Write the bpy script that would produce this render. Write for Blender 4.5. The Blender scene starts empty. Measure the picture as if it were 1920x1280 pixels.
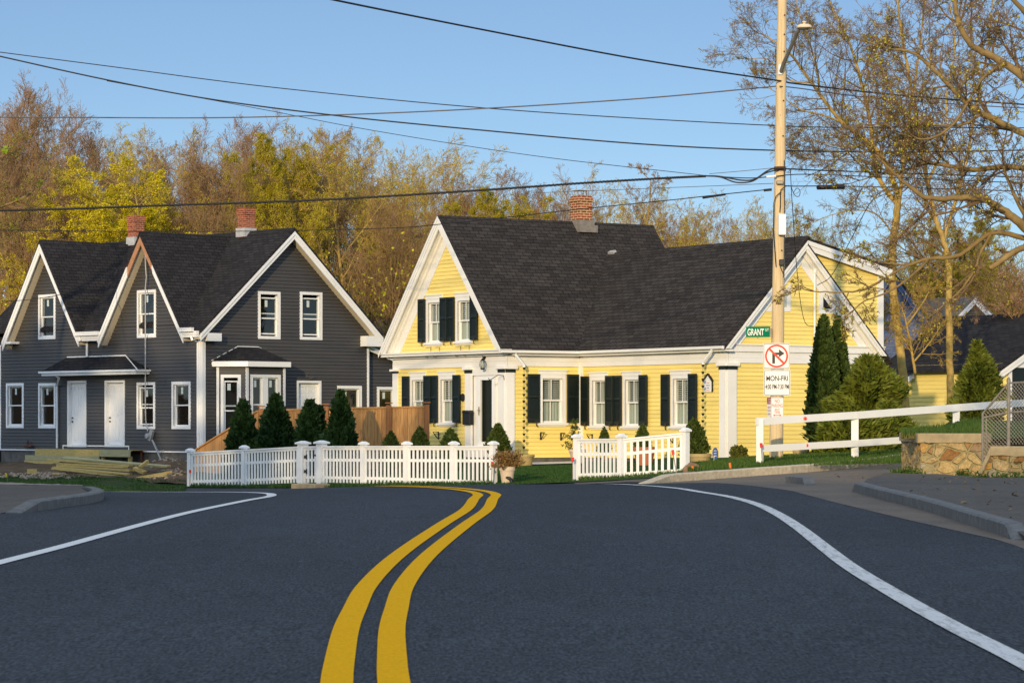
import bpy, math, random
import numpy as np
from mathutils import Vector, Matrix, noise as mnoise
R = math.radians
F = 5300.0          # focal length in photo pixels (1920 wide)
HY = 790.0          # eye level in the photo
SC = bpy.context.scene
COL = SC.collection
Z = Vector((0, 0, 1))
ORG = {}            # object name -> world origin used for its mesh


def at(px, py, d):
    return Vector(((px - 960) / F * d, d, (HY - py) / F * d))


def X(px, d):
    return (px - 960) / F * d


# ------------------------------------------------------------------ mesh builder
class MB:
    def __init__(self):
        self.v = []; self.f = []; self.m = []

    def face(self, pts, m=0):
        b = len(self.v)
        self.v.extend([tuple(p) for p in pts])
        self.f.append(tuple(range(b, b + len(pts)))); self.m.append(m)

    def hexa(self, a, b, m=0):
        """two quads a (4 pts) and b (4 pts), joined into a closed box"""
        i = len(self.v)
        self.v.extend([tuple(p) for p in a] + [tuple(p) for p in b])
        for q in ((3, 2, 1, 0), (4, 5, 6, 7), (0, 1, 5, 4), (1, 2, 6, 5), (2, 3, 7, 6), (3, 0, 4, 7)):
            self.f.append(tuple(i + k for k in q)); self.m.append(m)

    def box(self, c, s, rz=0.0, m=0, tilt=0.0, roll=0.0):
        M = Matrix.Rotation(rz, 3, 'Z') @ Matrix.Rotation(tilt, 3, 'Y') @ Matrix.Rotation(roll, 3, 'X')
        c = Vector(c); hx, hy, hz = s[0] / 2, s[1] / 2, s[2] / 2
        q = lambda z: [c + M @ Vector((x, y, z)) for x, y in ((-hx, -hy), (hx, -hy), (hx, hy), (-hx, hy))]
        self.hexa(q(-hz), q(hz), m)

    def prism(self, fac, poly, w0, w1, m=0):
        n = len(poly); i = len(self.v)
        self.v.extend([tuple(fac.p(u, v, w0)) for u, v in poly] + [tuple(fac.p(u, v, w1)) for u, v in poly])
        area = sum(poly[k][0] * poly[(k + 1) % n][1] - poly[(k + 1) % n][0] * poly[k][1] for k in range(n))
        lo = tuple(range(i, i + n)); hi = tuple(range(i + n, i + 2 * n))
        flip = (area > 0) == (w1 > w0)
        self.f += [lo[::-1], hi] if flip else [lo, hi[::-1]]
        self.m += [m, m]
        for k in range(n):
            k2 = (k + 1) % n
            q = (i + k, i + k2, i + n + k2, i + n + k)
            self.f.append(q if flip else q[::-1]); self.m.append(m)

    def fbox(self, fac, u0, u1, v0, v1, w0, w1, m=0):
        self.prism(fac, [(u0, v0), (u1, v0), (u1, v1), (u0, v1)], w0, w1, m)

    def tube(self, pts, rad, n=6, m=0, cap=True):
        pts = [Vector(p) for p in pts]
        if not isinstance(rad, (list, tuple)):
            rad = [rad] * len(pts)
        b = len(self.v); k = len(pts)
        up = Vector((0.31, 0.17, 0.93)).normalized()
        for i, p in enumerate(pts):
            t = (pts[min(i + 1, k - 1)] - pts[max(i - 1, 0)])
            if t.length < 1e-9: t = Vector((0, 0, 1))
            t.normalize()
            a = t.cross(up)
            if a.length < 0.15: a = t.cross(Vector((1, 0, 0)))
            a.normalize(); c = t.cross(a)
            for j in range(n):
                an = 2 * math.pi * j / n
                q = p + (a * math.cos(an) + c * math.sin(an)) * rad[i]
                self.v.append((q.x, q.y, q.z))
        for i in range(k - 1):
            for j in range(n):
                j2 = (j + 1) % n
                self.f.append((b + i * n + j, b + i * n + j2, b + (i + 1) * n + j2, b + (i + 1) * n + j)); self.m.append(m)
        if cap:
            self.f.append(tuple(b + j for j in range(n))[::-1]); self.m.append(m)
            self.f.append(tuple(b + (k - 1) * n + j for j in range(n))); self.m.append(m)

    def lathe(self, prof, c, n=20, m=0, axis=None, jit=None):
        """prof: list of (r, h) from bottom to top along z (or axis)"""
        c = Vector(c); b = len(self.v)
        ax = (axis or Z).normalized()
        a = ax.cross(Vector((0, 1, 0)))
        if a.length < .1: a = ax.cross(Vector((1, 0, 0)))
        a.normalize(); e = ax.cross(a)
        for r, h in prof:
            for j in range(n):
                an = 2 * math.pi * j / n
                q = c + ax * h + (a * math.cos(an) + e * math.sin(an)) * r
                self.v.append((q.x, q.y, q.z))
        for i in range(len(prof) - 1):
            for j in range(n):
                j2 = (j + 1) % n
                self.f.append((b + i * n + j, b + i * n + j2, b + (i + 1) * n + j2, b + (i + 1) * n + j)); self.m.append(m)
        self.f.append(tuple(b + j for j in range(n))[::-1]); self.m.append(m)
        t = b + (len(prof) - 1) * n
        self.f.append(tuple(t + j for j in range(n))); self.m.append(m)

    def build(self, name, mats, parent=None, origin=None, uv=True, smooth=False, bevel=0.0, fixn=False):
        if not isinstance(mats, (list, tuple)): mats = [mats]
        V = np.array(self.v, dtype=np.float64).reshape(-1, 3)
        if parent is not None: o = ORG[parent.name]
        elif origin is not None: o = Vector(origin)
        else: o = Vector(((V[:, 0].min() + V[:, 0].max()) / 2, (V[:, 1].min() + V[:, 1].max()) / 2, V[:, 2].min()))
        V = V - np.array(o)
        me = bpy.data.meshes.new(name)
        me.from_pydata(V.tolist(), [], self.f)
        for mm in mats: me.materials.append(mm)
        if len(mats) > 1: me.polygons.foreach_set('material_index', self.m)
        me.update()
        if fixn:
            import bmesh
            bm = bmesh.new(); bm.from_mesh(me)
            bmesh.ops.recalc_face_normals(bm, faces=bm.faces)
            bm.to_mesh(me); bm.free()
        if uv:
            lay = me.uv_layers.new(name='UVMap')
            W = V + np.array(o)
            data = np.zeros((len(me.loops), 2))
            for p in me.polygons:
                n = p.normal
                if abs(n.z) > 0.985:
                    for li in p.loop_indices:
                        w = W[me.loops[li].vertex_index]; data[li] = (w[0], w[1])
                else:
                    ua = Z.cross(n).normalized(); va = n.cross(ua)
                    for li in p.loop_indices:
                        w = W[me.loops[li].vertex_index]
                        data[li] = (w[0] * ua.x + w[1] * ua.y, w[0] * va.x + w[1] * va.y + w[2] * va.z)
            lay.data.foreach_set('uv', data.ravel())
        if smooth:
            me.polygons.foreach_set('use_smooth', [True] * len(me.polygons))
        ob = bpy.data.objects.new(name, me); COL.objects.link(ob)
        if parent is not None:
            ob.parent = parent
        else:
            ob.location = o
        ORG[ob.name] = Vector(o)
        if bevel > 0:
            md = ob.modifiers.new('bevel', 'BEVEL'); md.width = bevel; md.segments = 2; md.limit_method = 'ANGLE'
        return ob


def empty(name, loc):
    o = bpy.data.objects.new(name, None); COL.objects.link(o)
    o.location = loc; o.empty_display_size = .3
    ORG[o.name] = Vector(loc)
    return o


def tag(o, label=None, cat=None, group=None, kind=None):
    if label: o['label'] = label
    if cat: o['category'] = cat
    if group: o['group'] = group
    if kind: o['kind'] = kind
    return o


def thing(name, loc, label, cat, group=None):
    return tag(empty(name, loc), label, cat, group)


def copy_tree(o, parent=None):
    c = o.copy(); COL.objects.link(c)
    ORG[c.name] = ORG[o.name]
    if parent is not None: c.parent = parent
    for ch in list(o.children): copy_tree(ch, c)
    return c


# ------------------------------------------------------------------ facade frames
class Fac:
    """a vertical plane: O on it, t along it to the right, n out of it"""
    def __init__(self, O, ang):
        self.O = Vector((O[0], O[1], 0))
        self.t = Vector((math.cos(ang), math.sin(ang), 0))
        self.n = Vector((self.t.y, -self.t.x, 0))

    def p(self, u, v, w=0.0):
        q = self.O + self.t * u + self.n * w
        return Vector((q.x, q.y, v))

    def u(self, px, w=0.0):
        k = (px - 960) / F; o = self.O + self.n * w
        return (k * o.y - o.x) / (self.t.x - k * self.t.y)

    def d(self, px, w=0.0):
        return self.p(self.u(px, w), 0, w).y

    def v(self, px, py, w=0.0):
        return (HY - py) * self.d(px, w) / F


# ------------------------------------------------------------------ materials
def _nt(name):
    m = bpy.data.materials.new(name); m.use_nodes = True
    nt = m.node_tree; nt.nodes.clear()
    out = nt.nodes.new('ShaderNodeOutputMaterial')
    b = nt.nodes.new('ShaderNodeBsdfPrincipled')
    nt.links.new(b.outputs[0], out.inputs[0])
    return m, nt, b


def _n(nt, typ, **kw):
    n = nt.nodes.new(typ)
    for k, v in kw.items(): setattr(n, k, v)
    return n


def _ramp(nt, fac, stops):
    r = _n(nt, 'ShaderNodeValToRGB')
    while len(r.color_ramp.elements) > 1: r.color_ramp.elements.remove(r.color_ramp.elements[0])
    r.color_ramp.elements[0].position = stops[0][0]; r.color_ramp.elements[0].color = (*stops[0][1], 1)
    for p, c in stops[1:]:
        e = r.color_ramp.elements.new(p); e.color = (*c, 1)
    nt.links.new(fac, r.inputs[0])
    return r.outputs[0]


def _noise(nt, scale, detail=4, rough=.55, vec=None, dist=0.0):
    n = _n(nt, 'ShaderNodeTexNoise'); n.inputs['Scale'].default_value = scale
    n.inputs['Detail'].default_value = detail; n.inputs['Roughness'].default_value = rough
    n.inputs['Distortion'].default_value = dist
    if vec is not None: nt.links.new(vec, n.inputs['Vector'])
    return n.outputs[0]


def _mix(nt, a, b, fac, mode='MIX'):
    m = _n(nt, 'ShaderNodeMix', data_type='RGBA', blend_type=mode)
    for s, v in ((m.inputs[0], fac), (m.inputs[6], a), (m.inputs[7], b)):
        if hasattr(v, 'is_output'): nt.links.new(v, s)
        elif isinstance(v, (tuple, list)): s.default_value = (*v, 1) if len(v) == 3 else v
        else: s.default_value = v
    return m.outputs[2]


def _bump(nt, b, h, strength=.3, dist=.01):
    n = _n(nt, 'ShaderNodeBump'); n.inputs['Strength'].default_value = strength
    n.inputs['Distance'].default_value = dist
    nt.links.new(h, n.inputs['Height']); nt.links.new(n.outputs[0], b.inputs['Normal'])


def _coord(nt, kind='Object', scale=None):
    c = _n(nt, 'ShaderNodeTexCoord').outputs[kind]
    if scale:
        mp = _n(nt, 'ShaderNodeMapping'); mp.inputs['Scale'].default_value = scale
        nt.links.new(c, mp.inputs[0]); c = mp.outputs[0]
    return c


def dull(c, k): return tuple(x * k for x in c)


def plain(name, col, rough=.55, var=.12, scale=3.0, spec=.4, metal=0.0, island=0.0, bump=0.0, bscale=60, stretch=None):
    m, nt, b = _nt(name)
    co = _coord(nt, 'Object', stretch)
    c = _ramp(nt, _noise(nt, scale, 5, .6, co), [(.3, dull(col, 1 - var)), (.7, dull(col, 1 + var * .6))])
    if island:
        g = _n(nt, 'ShaderNodeNewGeometry').outputs['Random Per Island']
        c = _mix(nt, c, _ramp(nt, g, [(0, (1 - island,) * 3), (1, (1 + island * .4,) * 3)]), 1.0, 'MULTIPLY')
    nt.links.new(c, b.inputs['Base Color'])
    b.inputs['Roughness'].default_value = rough; b.inputs['Metallic'].default_value = metal
    b.inputs['Specular IOR Level'].default_value = spec
    if bump: _bump(nt, b, _noise(nt, bscale, 4, .6, co), bump, .004)
    return m


def wood(name, c1, c2, island=.25, rough=.7, axis=(14, 14, 1.2), spec=.2):
    m, nt, b = _nt(name)
    co = _coord(nt, 'Object', axis)
    c = _ramp(nt, _noise(nt, 2.2, 6, .65, co, .6), [(.3, c1), (.68, c2)])
    kn = _n(nt, 'ShaderNodeTexVoronoi'); kn.inputs['Scale'].default_value = 4.5
    nt.links.new(_coord(nt, 'Object', (1.6, 1.6, .7)), kn.inputs['Vector'])
    c = _mix(nt, c, _ramp(nt, kn.outputs[0], [(.05, (.45, .35, .28)), (.1, (1, 1, 1))]), .8, 'MULTIPLY')
    g = _n(nt, 'ShaderNodeNewGeometry').outputs['Random Per Island']
    c = _mix(nt, c, _ramp(nt, g, [(0, (1 - island,) * 3), (1, (1 + island * .3,) * 3)]), 1.0, 'MULTIPLY')
    nt.links.new(c, b.inputs['Base Color']); b.inputs['Roughness'].default_value = rough
    b.inputs['Specular IOR Level'].default_value = spec
    _bump(nt, b, _noise(nt, 3, 5, .6, co), .25, .004)
    return m


def brickmat(name, c1, c2, mortar, bw, bh, ms, rough=.8, bump=.5, off=.5, noisy=.25, spec=.25, squash=1.0):
    m, nt, b = _nt(name)
    uv = _coord(nt, 'UV')
    br = _n(nt, 'ShaderNodeTexBrick'); br.offset = off
    for k, v in (('Color1', (*c1, 1)), ('Color2', (*c2, 1)), ('Mortar', (*mortar, 1))): br.inputs[k].default_value = v
    br.inputs['Scale'].default_value = 1.0; br.inputs['Mortar Size'].default_value = ms
    br.inputs['Brick Width'].default_value = bw; br.inputs['Row Height'].default_value = bh
    br.inputs['Bias'].default_value = 0.0; br.inputs['Mortar Smooth'].default_value = .2
    nt.links.new(uv, br.inputs['Vector'])
    nz = _noise(nt, 9, 5, .65, uv)
    c = _mix(nt, br.outputs[0], _ramp(nt, nz, [(.25, (1 - noisy,) * 3), (.75, (1 + noisy,) * 3)]), 1.0, 'MULTIPLY')
    nz2 = _noise(nt, .7, 3, .5, uv)
    c = _mix(nt, c, _ramp(nt, nz2, [(.3, (.93,) * 3), (.7, (1.06,) * 3)]), 1.0, 'MULTIPLY')
    nt.links.new(c, b.inputs['Base Color']); b.inputs['Roughness'].default_value = rough
    b.inputs['Specular IOR Level'].default_value = spec
    if bump:
        inv = _n(nt, 'ShaderNodeMath', operation='MULTIPLY_ADD'); inv.inputs[1].default_value = -1; 
        nt.links.new(br.outputs[1], inv.inputs[0]); nt.links.new(nz, inv.inputs[2])
        _bump(nt, b, inv.outputs[0], bump, .012)
    return m


def leafmat(name, c1, c2, rough=.6, trans=.25):
    m, nt, b = _nt(name)
    g = _n(nt, 'ShaderNodeNewGeometry').outputs['Random Per Island']
    n2 = _noise(nt, 1.3, 3, .5, _coord(nt, 'Object'))
    mx = _n(nt, 'ShaderNodeMath', operation='ADD'); 
    nt.links.new(g, mx.inputs[0]); nt.links.new(n2, mx.inputs[1])
    md = _n(nt, 'ShaderNodeMath', operation='MULTIPLY'); md.inputs[1].default_value = .5
    nt.links.new(mx.outputs[0], md.inputs[0])
    c = _ramp(nt, md.outputs[0], [(.2, c1), (.8, c2)])
    nt.links.new(c, b.inputs['Base Color']); b.inputs['Roughness'].default_value = rough
    b.inputs['Specular IOR Level'].default_value = .2
    if trans:
        out = [n for n in nt.nodes if n.type == 'OUTPUT_MATERIAL'][0]
        tr = _n(nt, 'ShaderNodeBsdfTranslucent'); nt.links.new(c, tr.inputs[0])
        ms = _n(nt, 'ShaderNodeMixShader'); ms.inputs[0].default_value = trans
        nt.links.new(b.outputs[0], ms.inputs[1]); nt.links.new(tr.outputs[0], ms.inputs[2])
        nt.links.new(ms.outputs[0], out.inputs[0])
    return m


def glassmat(name, refl=.0):
    m, nt, b = _nt(name)
    out = [n for n in nt.nodes if n.type == 'OUTPUT_MATERIAL'][0]
    nt.nodes.remove(b)
    t = _n(nt, 'ShaderNodeBsdfTransparent'); t.inputs[0].default_value = (.86, .9, .88, 1)
    g = _n(nt, 'ShaderNodeBsdfGlossy'); g.inputs['Roughness'].default_value = .02
    bp = _n(nt, 'ShaderNodeBump'); bp.inputs['Strength'].default_value = .05; bp.inputs['Distance'].default_value = .02
    nt.links.new(_noise(nt, 2.5, 1, .5, _coord(nt)), bp.inputs['Height']); nt.links.new(bp.outputs[0], g.inputs['Normal'])
    fr = _n(nt, 'ShaderNodeLayerWeight'); fr.inputs[0].default_value = .5
    pw = _n(nt, 'ShaderNodeMath', operation='POWER'); pw.inputs[1].default_value = 4.0; nt.links.new(fr.outputs['Facing'], pw.inputs[0])
    ad = _n(nt, 'ShaderNodeMath', operation='MULTIPLY_ADD'); ad.inputs[1].default_value = .8; ad.inputs[2].default_value = .06 + refl
    nt.links.new(pw.outputs[0], ad.inputs[0])
    ms = _n(nt, 'ShaderNodeMixShader')
    nt.links.new(ad.outputs[0], ms.inputs[0]); nt.links.new(t.outputs[0], ms.inputs[1]); nt.links.new(g.outputs[0], ms.inputs[2])
    nt.links.new(ms.outputs[0], out.inputs[0])
    return m


def asphalt(name, base, dust=(.16, .13, .11), dusty=.0, patch=.2):
    m, nt, b = _nt(name)
    co = _coord(nt)
    fine = _noise(nt, 62, 3, .6, _coord(nt, 'Object', (1, .17, 1)))
    c = _ramp(nt, fine, [(.30, dull(base, .42)), (.5, base), (.70, dull(base, 1.8))])
    mid = _noise(nt, 7, 4, .65, _coord(nt, 'Object', (1, .25, 1)))
    c = _mix(nt, c, _ramp(nt, mid, [(.3, (1 - patch,) * 3), (.7, (1 + patch,) * 3)]), 1.0, 'MULTIPLY')
    big = _noise(nt, .35, 4, .6, _coord(nt, 'Object', (1.0, .3, 1)))
    c = _mix(nt, c, _ramp(nt, big, [(.3, (.84,) * 3), (.7, (1.12,) * 3)]), 1.0, 'MULTIPLY')
    vor = _n(nt, 'ShaderNodeTexVoronoi'); vor.inputs['Scale'].default_value = 24; nt.links.new(co, vor.inputs['Vector'])
    c = _mix(nt, c, (.30, .28, .26), _ramp(nt, vor.outputs[0], [(.06, (.55,) * 3), (.10, (0, 0, 0))]))
    if dusty:
        dn = _noise(nt, .8, 5, .6, co)
        c = _mix(nt, c, dust, _ramp(nt, dn, [(.30, (dusty * .55,) * 3), (.62, (dusty,) * 3)]))
    nt.links.new(c, b.inputs['Base Color'])
    b.inputs['Roughness'].default_value = .9; b.inputs['Specular IOR Level'].default_value = .12
    _bump(nt, b, fine, .55, .008)
    return m


def paint(name, col, wear=.3, asph=(.05, .05, .052), centre=False):
    m, nt, b = _nt(name)
    co = _coord(nt)
    fine = _noise(nt, 40, 5, .7, co)
    c = _ramp(nt, fine, [(.2, dull(col, .72)), (.6, col)])
    w = _noise(nt, 7, 6, .75, _coord(nt, 'Object', (3.0, .35, 1)))
    c = _mix(nt, c, asph, _ramp(nt, w, [(.62 - .16 * wear, (0, 0, 0)), (.74, (wear,) * 3)]))
    nt.links.new(c, b.inputs['Base Color']); b.inputs['Roughness'].default_value = .85
    b.inputs['Specular IOR Level'].default_value = .06
    _bump(nt, b, fine, .3, .004)
    return m


def groundmat(name, stops, scale=2.0, fine=40, bump=.6, rough=.95):
    m, nt, b = _nt(name)
    co = _coord(nt)
    c = _ramp(nt, _noise(nt, scale, 6, .65, co), stops)
    fn = _noise(nt, fine, 5, .7, co)
    c = _mix(nt, c, _ramp(nt, fn, [(.3, (.55,) * 3), (.7, (1.4,) * 3)]), 1.0, 'MULTIPLY')
    nt.links.new(c, b.inputs['Base Color']); b.inputs['Roughness'].default_value = rough
    b.inputs['Specular IOR Level'].default_value = .1
    _bump(nt, b, fn, bump, .03)
    return m


def stonemat(name):
    m, nt, b = _nt(name)
    uv = _coord(nt, 'Object')
    wv = _n(nt, 'ShaderNodeVectorMath', operation='ADD')
    nz = _n(nt, 'ShaderNodeTexNoise'); nz.inputs['Scale'].default_value = 3.5; nt.links.new(uv, nz.inputs['Vector'])
    sc = _n(nt, 'ShaderNodeVectorMath', operation='SCALE'); sc.inputs['Scale'].default_value = .10
    nt.links.new(nz.outputs[1], sc.inputs[0]); nt.links.new(uv, wv.inputs[0]); nt.links.new(sc.outputs[0], wv.inputs[1])
    mp = _n(nt, 'ShaderNodeMapping'); mp.inputs['Scale'].default_value = (3.4, 3.4, 5.4); nt.links.new(wv.outputs[0], mp.inputs[0])
    v = _n(nt, 'ShaderNodeTexVoronoi'); v.inputs['Scale'].default_value = 1; v.inputs['Randomness'].default_value = .85
    e = _n(nt, 'ShaderNodeTexVoronoi'); e.feature = 'DISTANCE_TO_EDGE'; e.inputs['Scale'].default_value = 1; e.inputs['Randomness'].default_value = .85
    nt.links.new(mp.outputs[0], v.inputs['Vector']); nt.links.new(mp.outputs[0], e.inputs['Vector'])
    sep = _n(nt, 'ShaderNodeSeparateColor'); nt.links.new(v.outputs['Color'], sep.inputs[0])
    c = _ramp(nt, sep.outputs[0], [(0, (.40, .27, .10)), (.3, (.42, .32, .16)), (.5, (.50, .26, .05)), (.62, (.33, .28, .19)), (.85, (.26, .13, .045)), (1, (.46, .34, .15))])
    fn = _noise(nt, 22, 6, .7, uv)
    c = _mix(nt, c, _ramp(nt, fn, [(.3, (.6,) * 3), (.7, (1.35,) * 3)]), 1.0, 'MULTIPLY')
    ef = _ramp(nt, e.outputs[0], [(.035, (0, 0, 0)), (.09, (1, 1, 1))])
    c = _mix(nt, _mix(nt, (.38, .31, .16), (.27, .23, .10), fn), c, ef)
    nt.links.new(c, b.inputs['Base Color']); b.inputs['Roughness'].default_value = .9
    b.inputs['Specular IOR Level'].default_value = .15
    ad = _n(nt, 'ShaderNodeMath', operation='MULTIPLY_ADD'); ad.inputs[1].default_value = .4
    nt.links.new(fn, ad.inputs[0]); nt.links.new(ef, ad.inputs[2])
    _bump(nt, b, ad.outputs[0], .9, .03)
    return m


M = dict(
    white=plain('white_paint', (.78, .765, .72), .5, .06, 1.2),
    white2=plain('white_vinyl', (.80, .80, .79), .4, .04, 1.0),
    fencewhite=plain('white_fence_vinyl', (.80, .80, .78), .45, .07, 1.5),
    soffit=plain('beige_soffit', (.62, .55, .42), .6, .06, 2),
    yellow=plain('yellow_clapboard', (.85, .67, .195), .6, .07, 1.6, island=.07, stretch=(.6, .6, 3)),
    grey=plain('grey_vinyl_siding', (.057, .054, .052), .5, .08, 1.2, island=.06),
    dgreen=plain('dark_green_paint', (.0075, .014, .012), .45, .15, 4),
    black=plain('black_metal', (.012, .012, .013), .45, .2, 8),
    dark=plain('dark_interior', (.014, .014, .015), .9, .1, 2),
    blind=plain('blind_slat', (.52, .53, .48), .6, .05, 4),
    curtain=plain('pale_curtain', (.42, .45, .39), .8, .07, 3, stretch=(8, 8, .5)),
    glass=glassmat('window_glass', .01),
    greyglass=glassmat('new_window_glass', .03),
    sticker=plain('sticker', (.55, .62, .58), .5, .05),
    shingle=brickmat('roof_shingle', (.023, .0215, .023), (.036, .034, .035), (.009, .009, .01), .30, .135, .010, .9, .5, spec=.06),
    shinglewarm=brickmat('weathered_shingle', (.031, .0275, .026), (.052, .046, .042), (.011, .0105, .010), .30, .135, .010, .9, .5, spec=.06),
    brick=brickmat('red_brick', (.19, .034, .014), (.34, .080, .028), (.36, .28, .20), .205, .07, .008, .85, .6),
    brickbuff=brickmat('red_brick_pale_joint', (.17, .035, .012), (.32, .078, .026), (.56, .42, .24), .21, .075, .011, .85, .6),
    lead=plain('lead_flashing', (.42, .42, .42), .5, .25, 6),
    mortar=plain('mortar_flashing', (.20, .18, .155), .9, .3, 8, bump=.5),
    found=plain('foundation_concrete', (.11, .105, .095), .9, .45, 3.5, bump=.5),
    concrete=plain('concrete', (.36, .285, .165), .9, .25, 5, bump=.6),
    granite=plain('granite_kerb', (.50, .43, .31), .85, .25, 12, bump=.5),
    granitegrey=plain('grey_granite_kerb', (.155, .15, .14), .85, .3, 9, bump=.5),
    cedar=wood('cedar_board', (.38, .17, .055), (.64, .35, .125), .22),
    cedarpost=wood('cedar_post', (.20, .085, .03), (.33, .15, .06), .1),
    lumber=wood('treated_lumber', (.40, .29, .09), (.58, .45, .17), .25, axis=(2, 2, 10)),
    lumberg=wood('green_treated_lumber', (.30, .28, .14), (.44, .40, .22), .15, axis=(2, 2, 10)),
    rawwood=plain('bare_sheathing', (.42, .21, .11), .8, .25, 6),
    pole=wood('pole_wood', (.50, .365, .19), (.73, .565, .33), .0, .85, (16, 16, .6)),
    asphalt=asphalt('asphalt', (.046, .0505, .056), patch=.10),
    asphaltdust=asphalt('dusty_asphalt', (.075, .072, .07), (.22, .175, .13), .75),
    apron=asphalt('old_asphalt', (.066, .064, .062), (.16, .135, .105), .6, .3),
    yline=paint('yellow_road_paint', (.90, .44, .003), .15),
    wline=paint('white_road_paint', (.70, .68, .64), .8),
    wline2=paint('fresh_white_road_paint', (.76, .74, .70), .2),
    lawn=groundmat('lawn_turf', [(.3, (.018, .045, .010)), (.7, (.045, .095, .020))], 1.5, 45),
    roughgrass=groundmat('rough_turf', [(.30, (.09, .065, .04)), (.45, (.03, .05, .015)), (.7, (.035, .075, .018))], .9, 35),
    dirt=groundmat('bare_soil', [(.3, (.055, .036, .022)), (.7, (.16, .115, .075))], 1.6, 22, .9),
    mulch=groundmat('bark_mulch', [(.3, (.035, .02, .012)), (.7, (.09, .055, .035))], 5, 40, .9),
    gravel=plain('white_pebbles', (.62, .60, .56), .8, .3, 30, bump=.9, bscale=50),
    woodfloor=groundmat('leaf_litter', [(.3, (.05, .03, .015)), (.7, (.13, .085, .04))], .5, 8),
    stone=stonemat('fieldstone'),
    rock=plain('garden_rock', (.30, .24, .18), .9, .4, 6, bump=.6, bscale=15),
    terracotta=plain('terracotta', (.42, .14, .07), .8, .15, 6),
    tanpot=plain('tan_pot', (.40, .30, .13), .75, .2, 5),
    beigepot=plain('beige_pot', (.62, .49, .36), .7, .06, 4),
    steel=plain('galvanised_steel', (.25, .225, .185), .55, .25, 10, metal=.4),
    greymetal=plain('grey_meter_metal', (.34, .36, .38), .45, .15, 8, metal=.4),
    lampgrey=plain('lamp_arm_metal', (.26, .24, .20), .5, .2, 6, metal=.5),
    rust=plain('rusty_pipe', (.10, .04, .022), .85, .4, 10),
    red=plain('red_plastic', (.70, .03, .015), .35, .05),
    orange=plain('orange_stake_paint', (.75, .19, .025), .6, .1),
    signred=plain('sign_red', (.72, .045, .015), .4, .03),
    signwhite=plain('sign_white', (.78, .77, .73), .4, .03),
    signblack=plain('sign_black', (.02, .017, .015), .4, .05),
    signgreen=plain('sign_green', (.0, .17, .075), .6, .05, spec=.05),
    signmaroon=plain('sign_maroon', (.30, .045, .05), .5, .05),
    signblue=plain('sign_blue', (.06, .12, .33), .5, .1),
    brass=plain('brass', (.45, .30, .09), .3, .1, 5, metal=.9),
    wire=plain('black_cable', (.013, .012, .011), .6, .1),
    wiregrey=plain('grey_cable', (.11, .095, .085), .6, .2),
    bark=plain('grey_brown_bark', (.25, .168, .062), .95, .35, 5, bump=.6, bscale=25),
    barkpale=plain('pale_olive_bark', (.42, .285, .08), .95, .35, 6, bump=.6, bscale=25),
    twig=plain('brown_twig', (.26, .155, .062), .95, .25, 2),
    twigpurple=plain('purplish_twig', (.255, .15, .075), .95, .25, 2),
    twigolive=plain('olive_twig', (.36, .235, .06), .95, .25, 2),
    bud=leafmat('olive_bud', (.36, .33, .02), (.62, .54, .035)),
    budbrown=leafmat('brown_bud', (.24, .15, .07), (.36, .25, .10)),
    leafyellow=leafmat('yellow_green_flower', (.40, .335, .007), (.76, .63, .015)),
    leafolive=leafmat('olive_leaf', (.25, .22, .010), (.50, .41, .02)),
    leafgreen=leafmat('fresh_green_leaf', (.20, .28, .015), (.38, .46, .03)),
    everdark=leafmat('dark_evergreen', (.010, .030, .010), (.030, .070, .018), trans=.1),
    everlit=leafmat('mid_evergreen', (.030, .055, .012), (.085, .125, .025), trans=.12),
    spruce=leafmat('dwarf_spruce', (.035, .060, .010), (.085, .115, .020), trans=.1),
    boxwood=leafmat('boxwood_leaf', (.06, .075, .012), (.16, .16, .03), trans=.15),
    drybrush=leafmat('dry_leaf', (.16, .085, .03), (.32, .20, .07), trans=.15),
    limbtwig=plain('dark_twig', (.17, .105, .048), .95, .25, 2),
    flagyellow=plain('flag_yellow', (.75, .50, .02), .6, .05),
    bushlit=leafmat('bright_evergreen', (.060, .085, .010), (.20, .22, .026), trans=.15),
    gravelgrey=plain('grey_gravel', (.20, .18, .165), .95, .35, 14, bump=.9, bscale=40),
    blossom=leafmat('pink_blossom', (.55, .25, .28), (.75, .42, .42), trans=.2),
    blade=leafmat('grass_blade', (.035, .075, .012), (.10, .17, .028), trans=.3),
    bladeshade=leafmat('shaded_grass_blade', (.018, .055, .010), (.050, .11, .020), trans=.25),  # darker copy of the grass blade, shade put into the colour
    bladedry=leafmat('dry_grass_blade', (.14, .13, .03), (.28, .22, .07), trans=.3),
    blue=plain('blue_siding', (.05, .085, .19), .6, .08, 2),
    greyshake=brickmat('grey_cedar_shake', (.16, .13, .10), (.23, .19, .145), (.09, .075, .06), .16, .13, .006, .9, .4),
    cream=plain('cream_trim', (.62, .52, .36), .6, .1, 2),
    millbrick=brickmat('mill_brick', (.20, .07, .04), (.28, .10, .055), (.3, .26, .2), .21, .075, .012, .9, .3),
)
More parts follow.
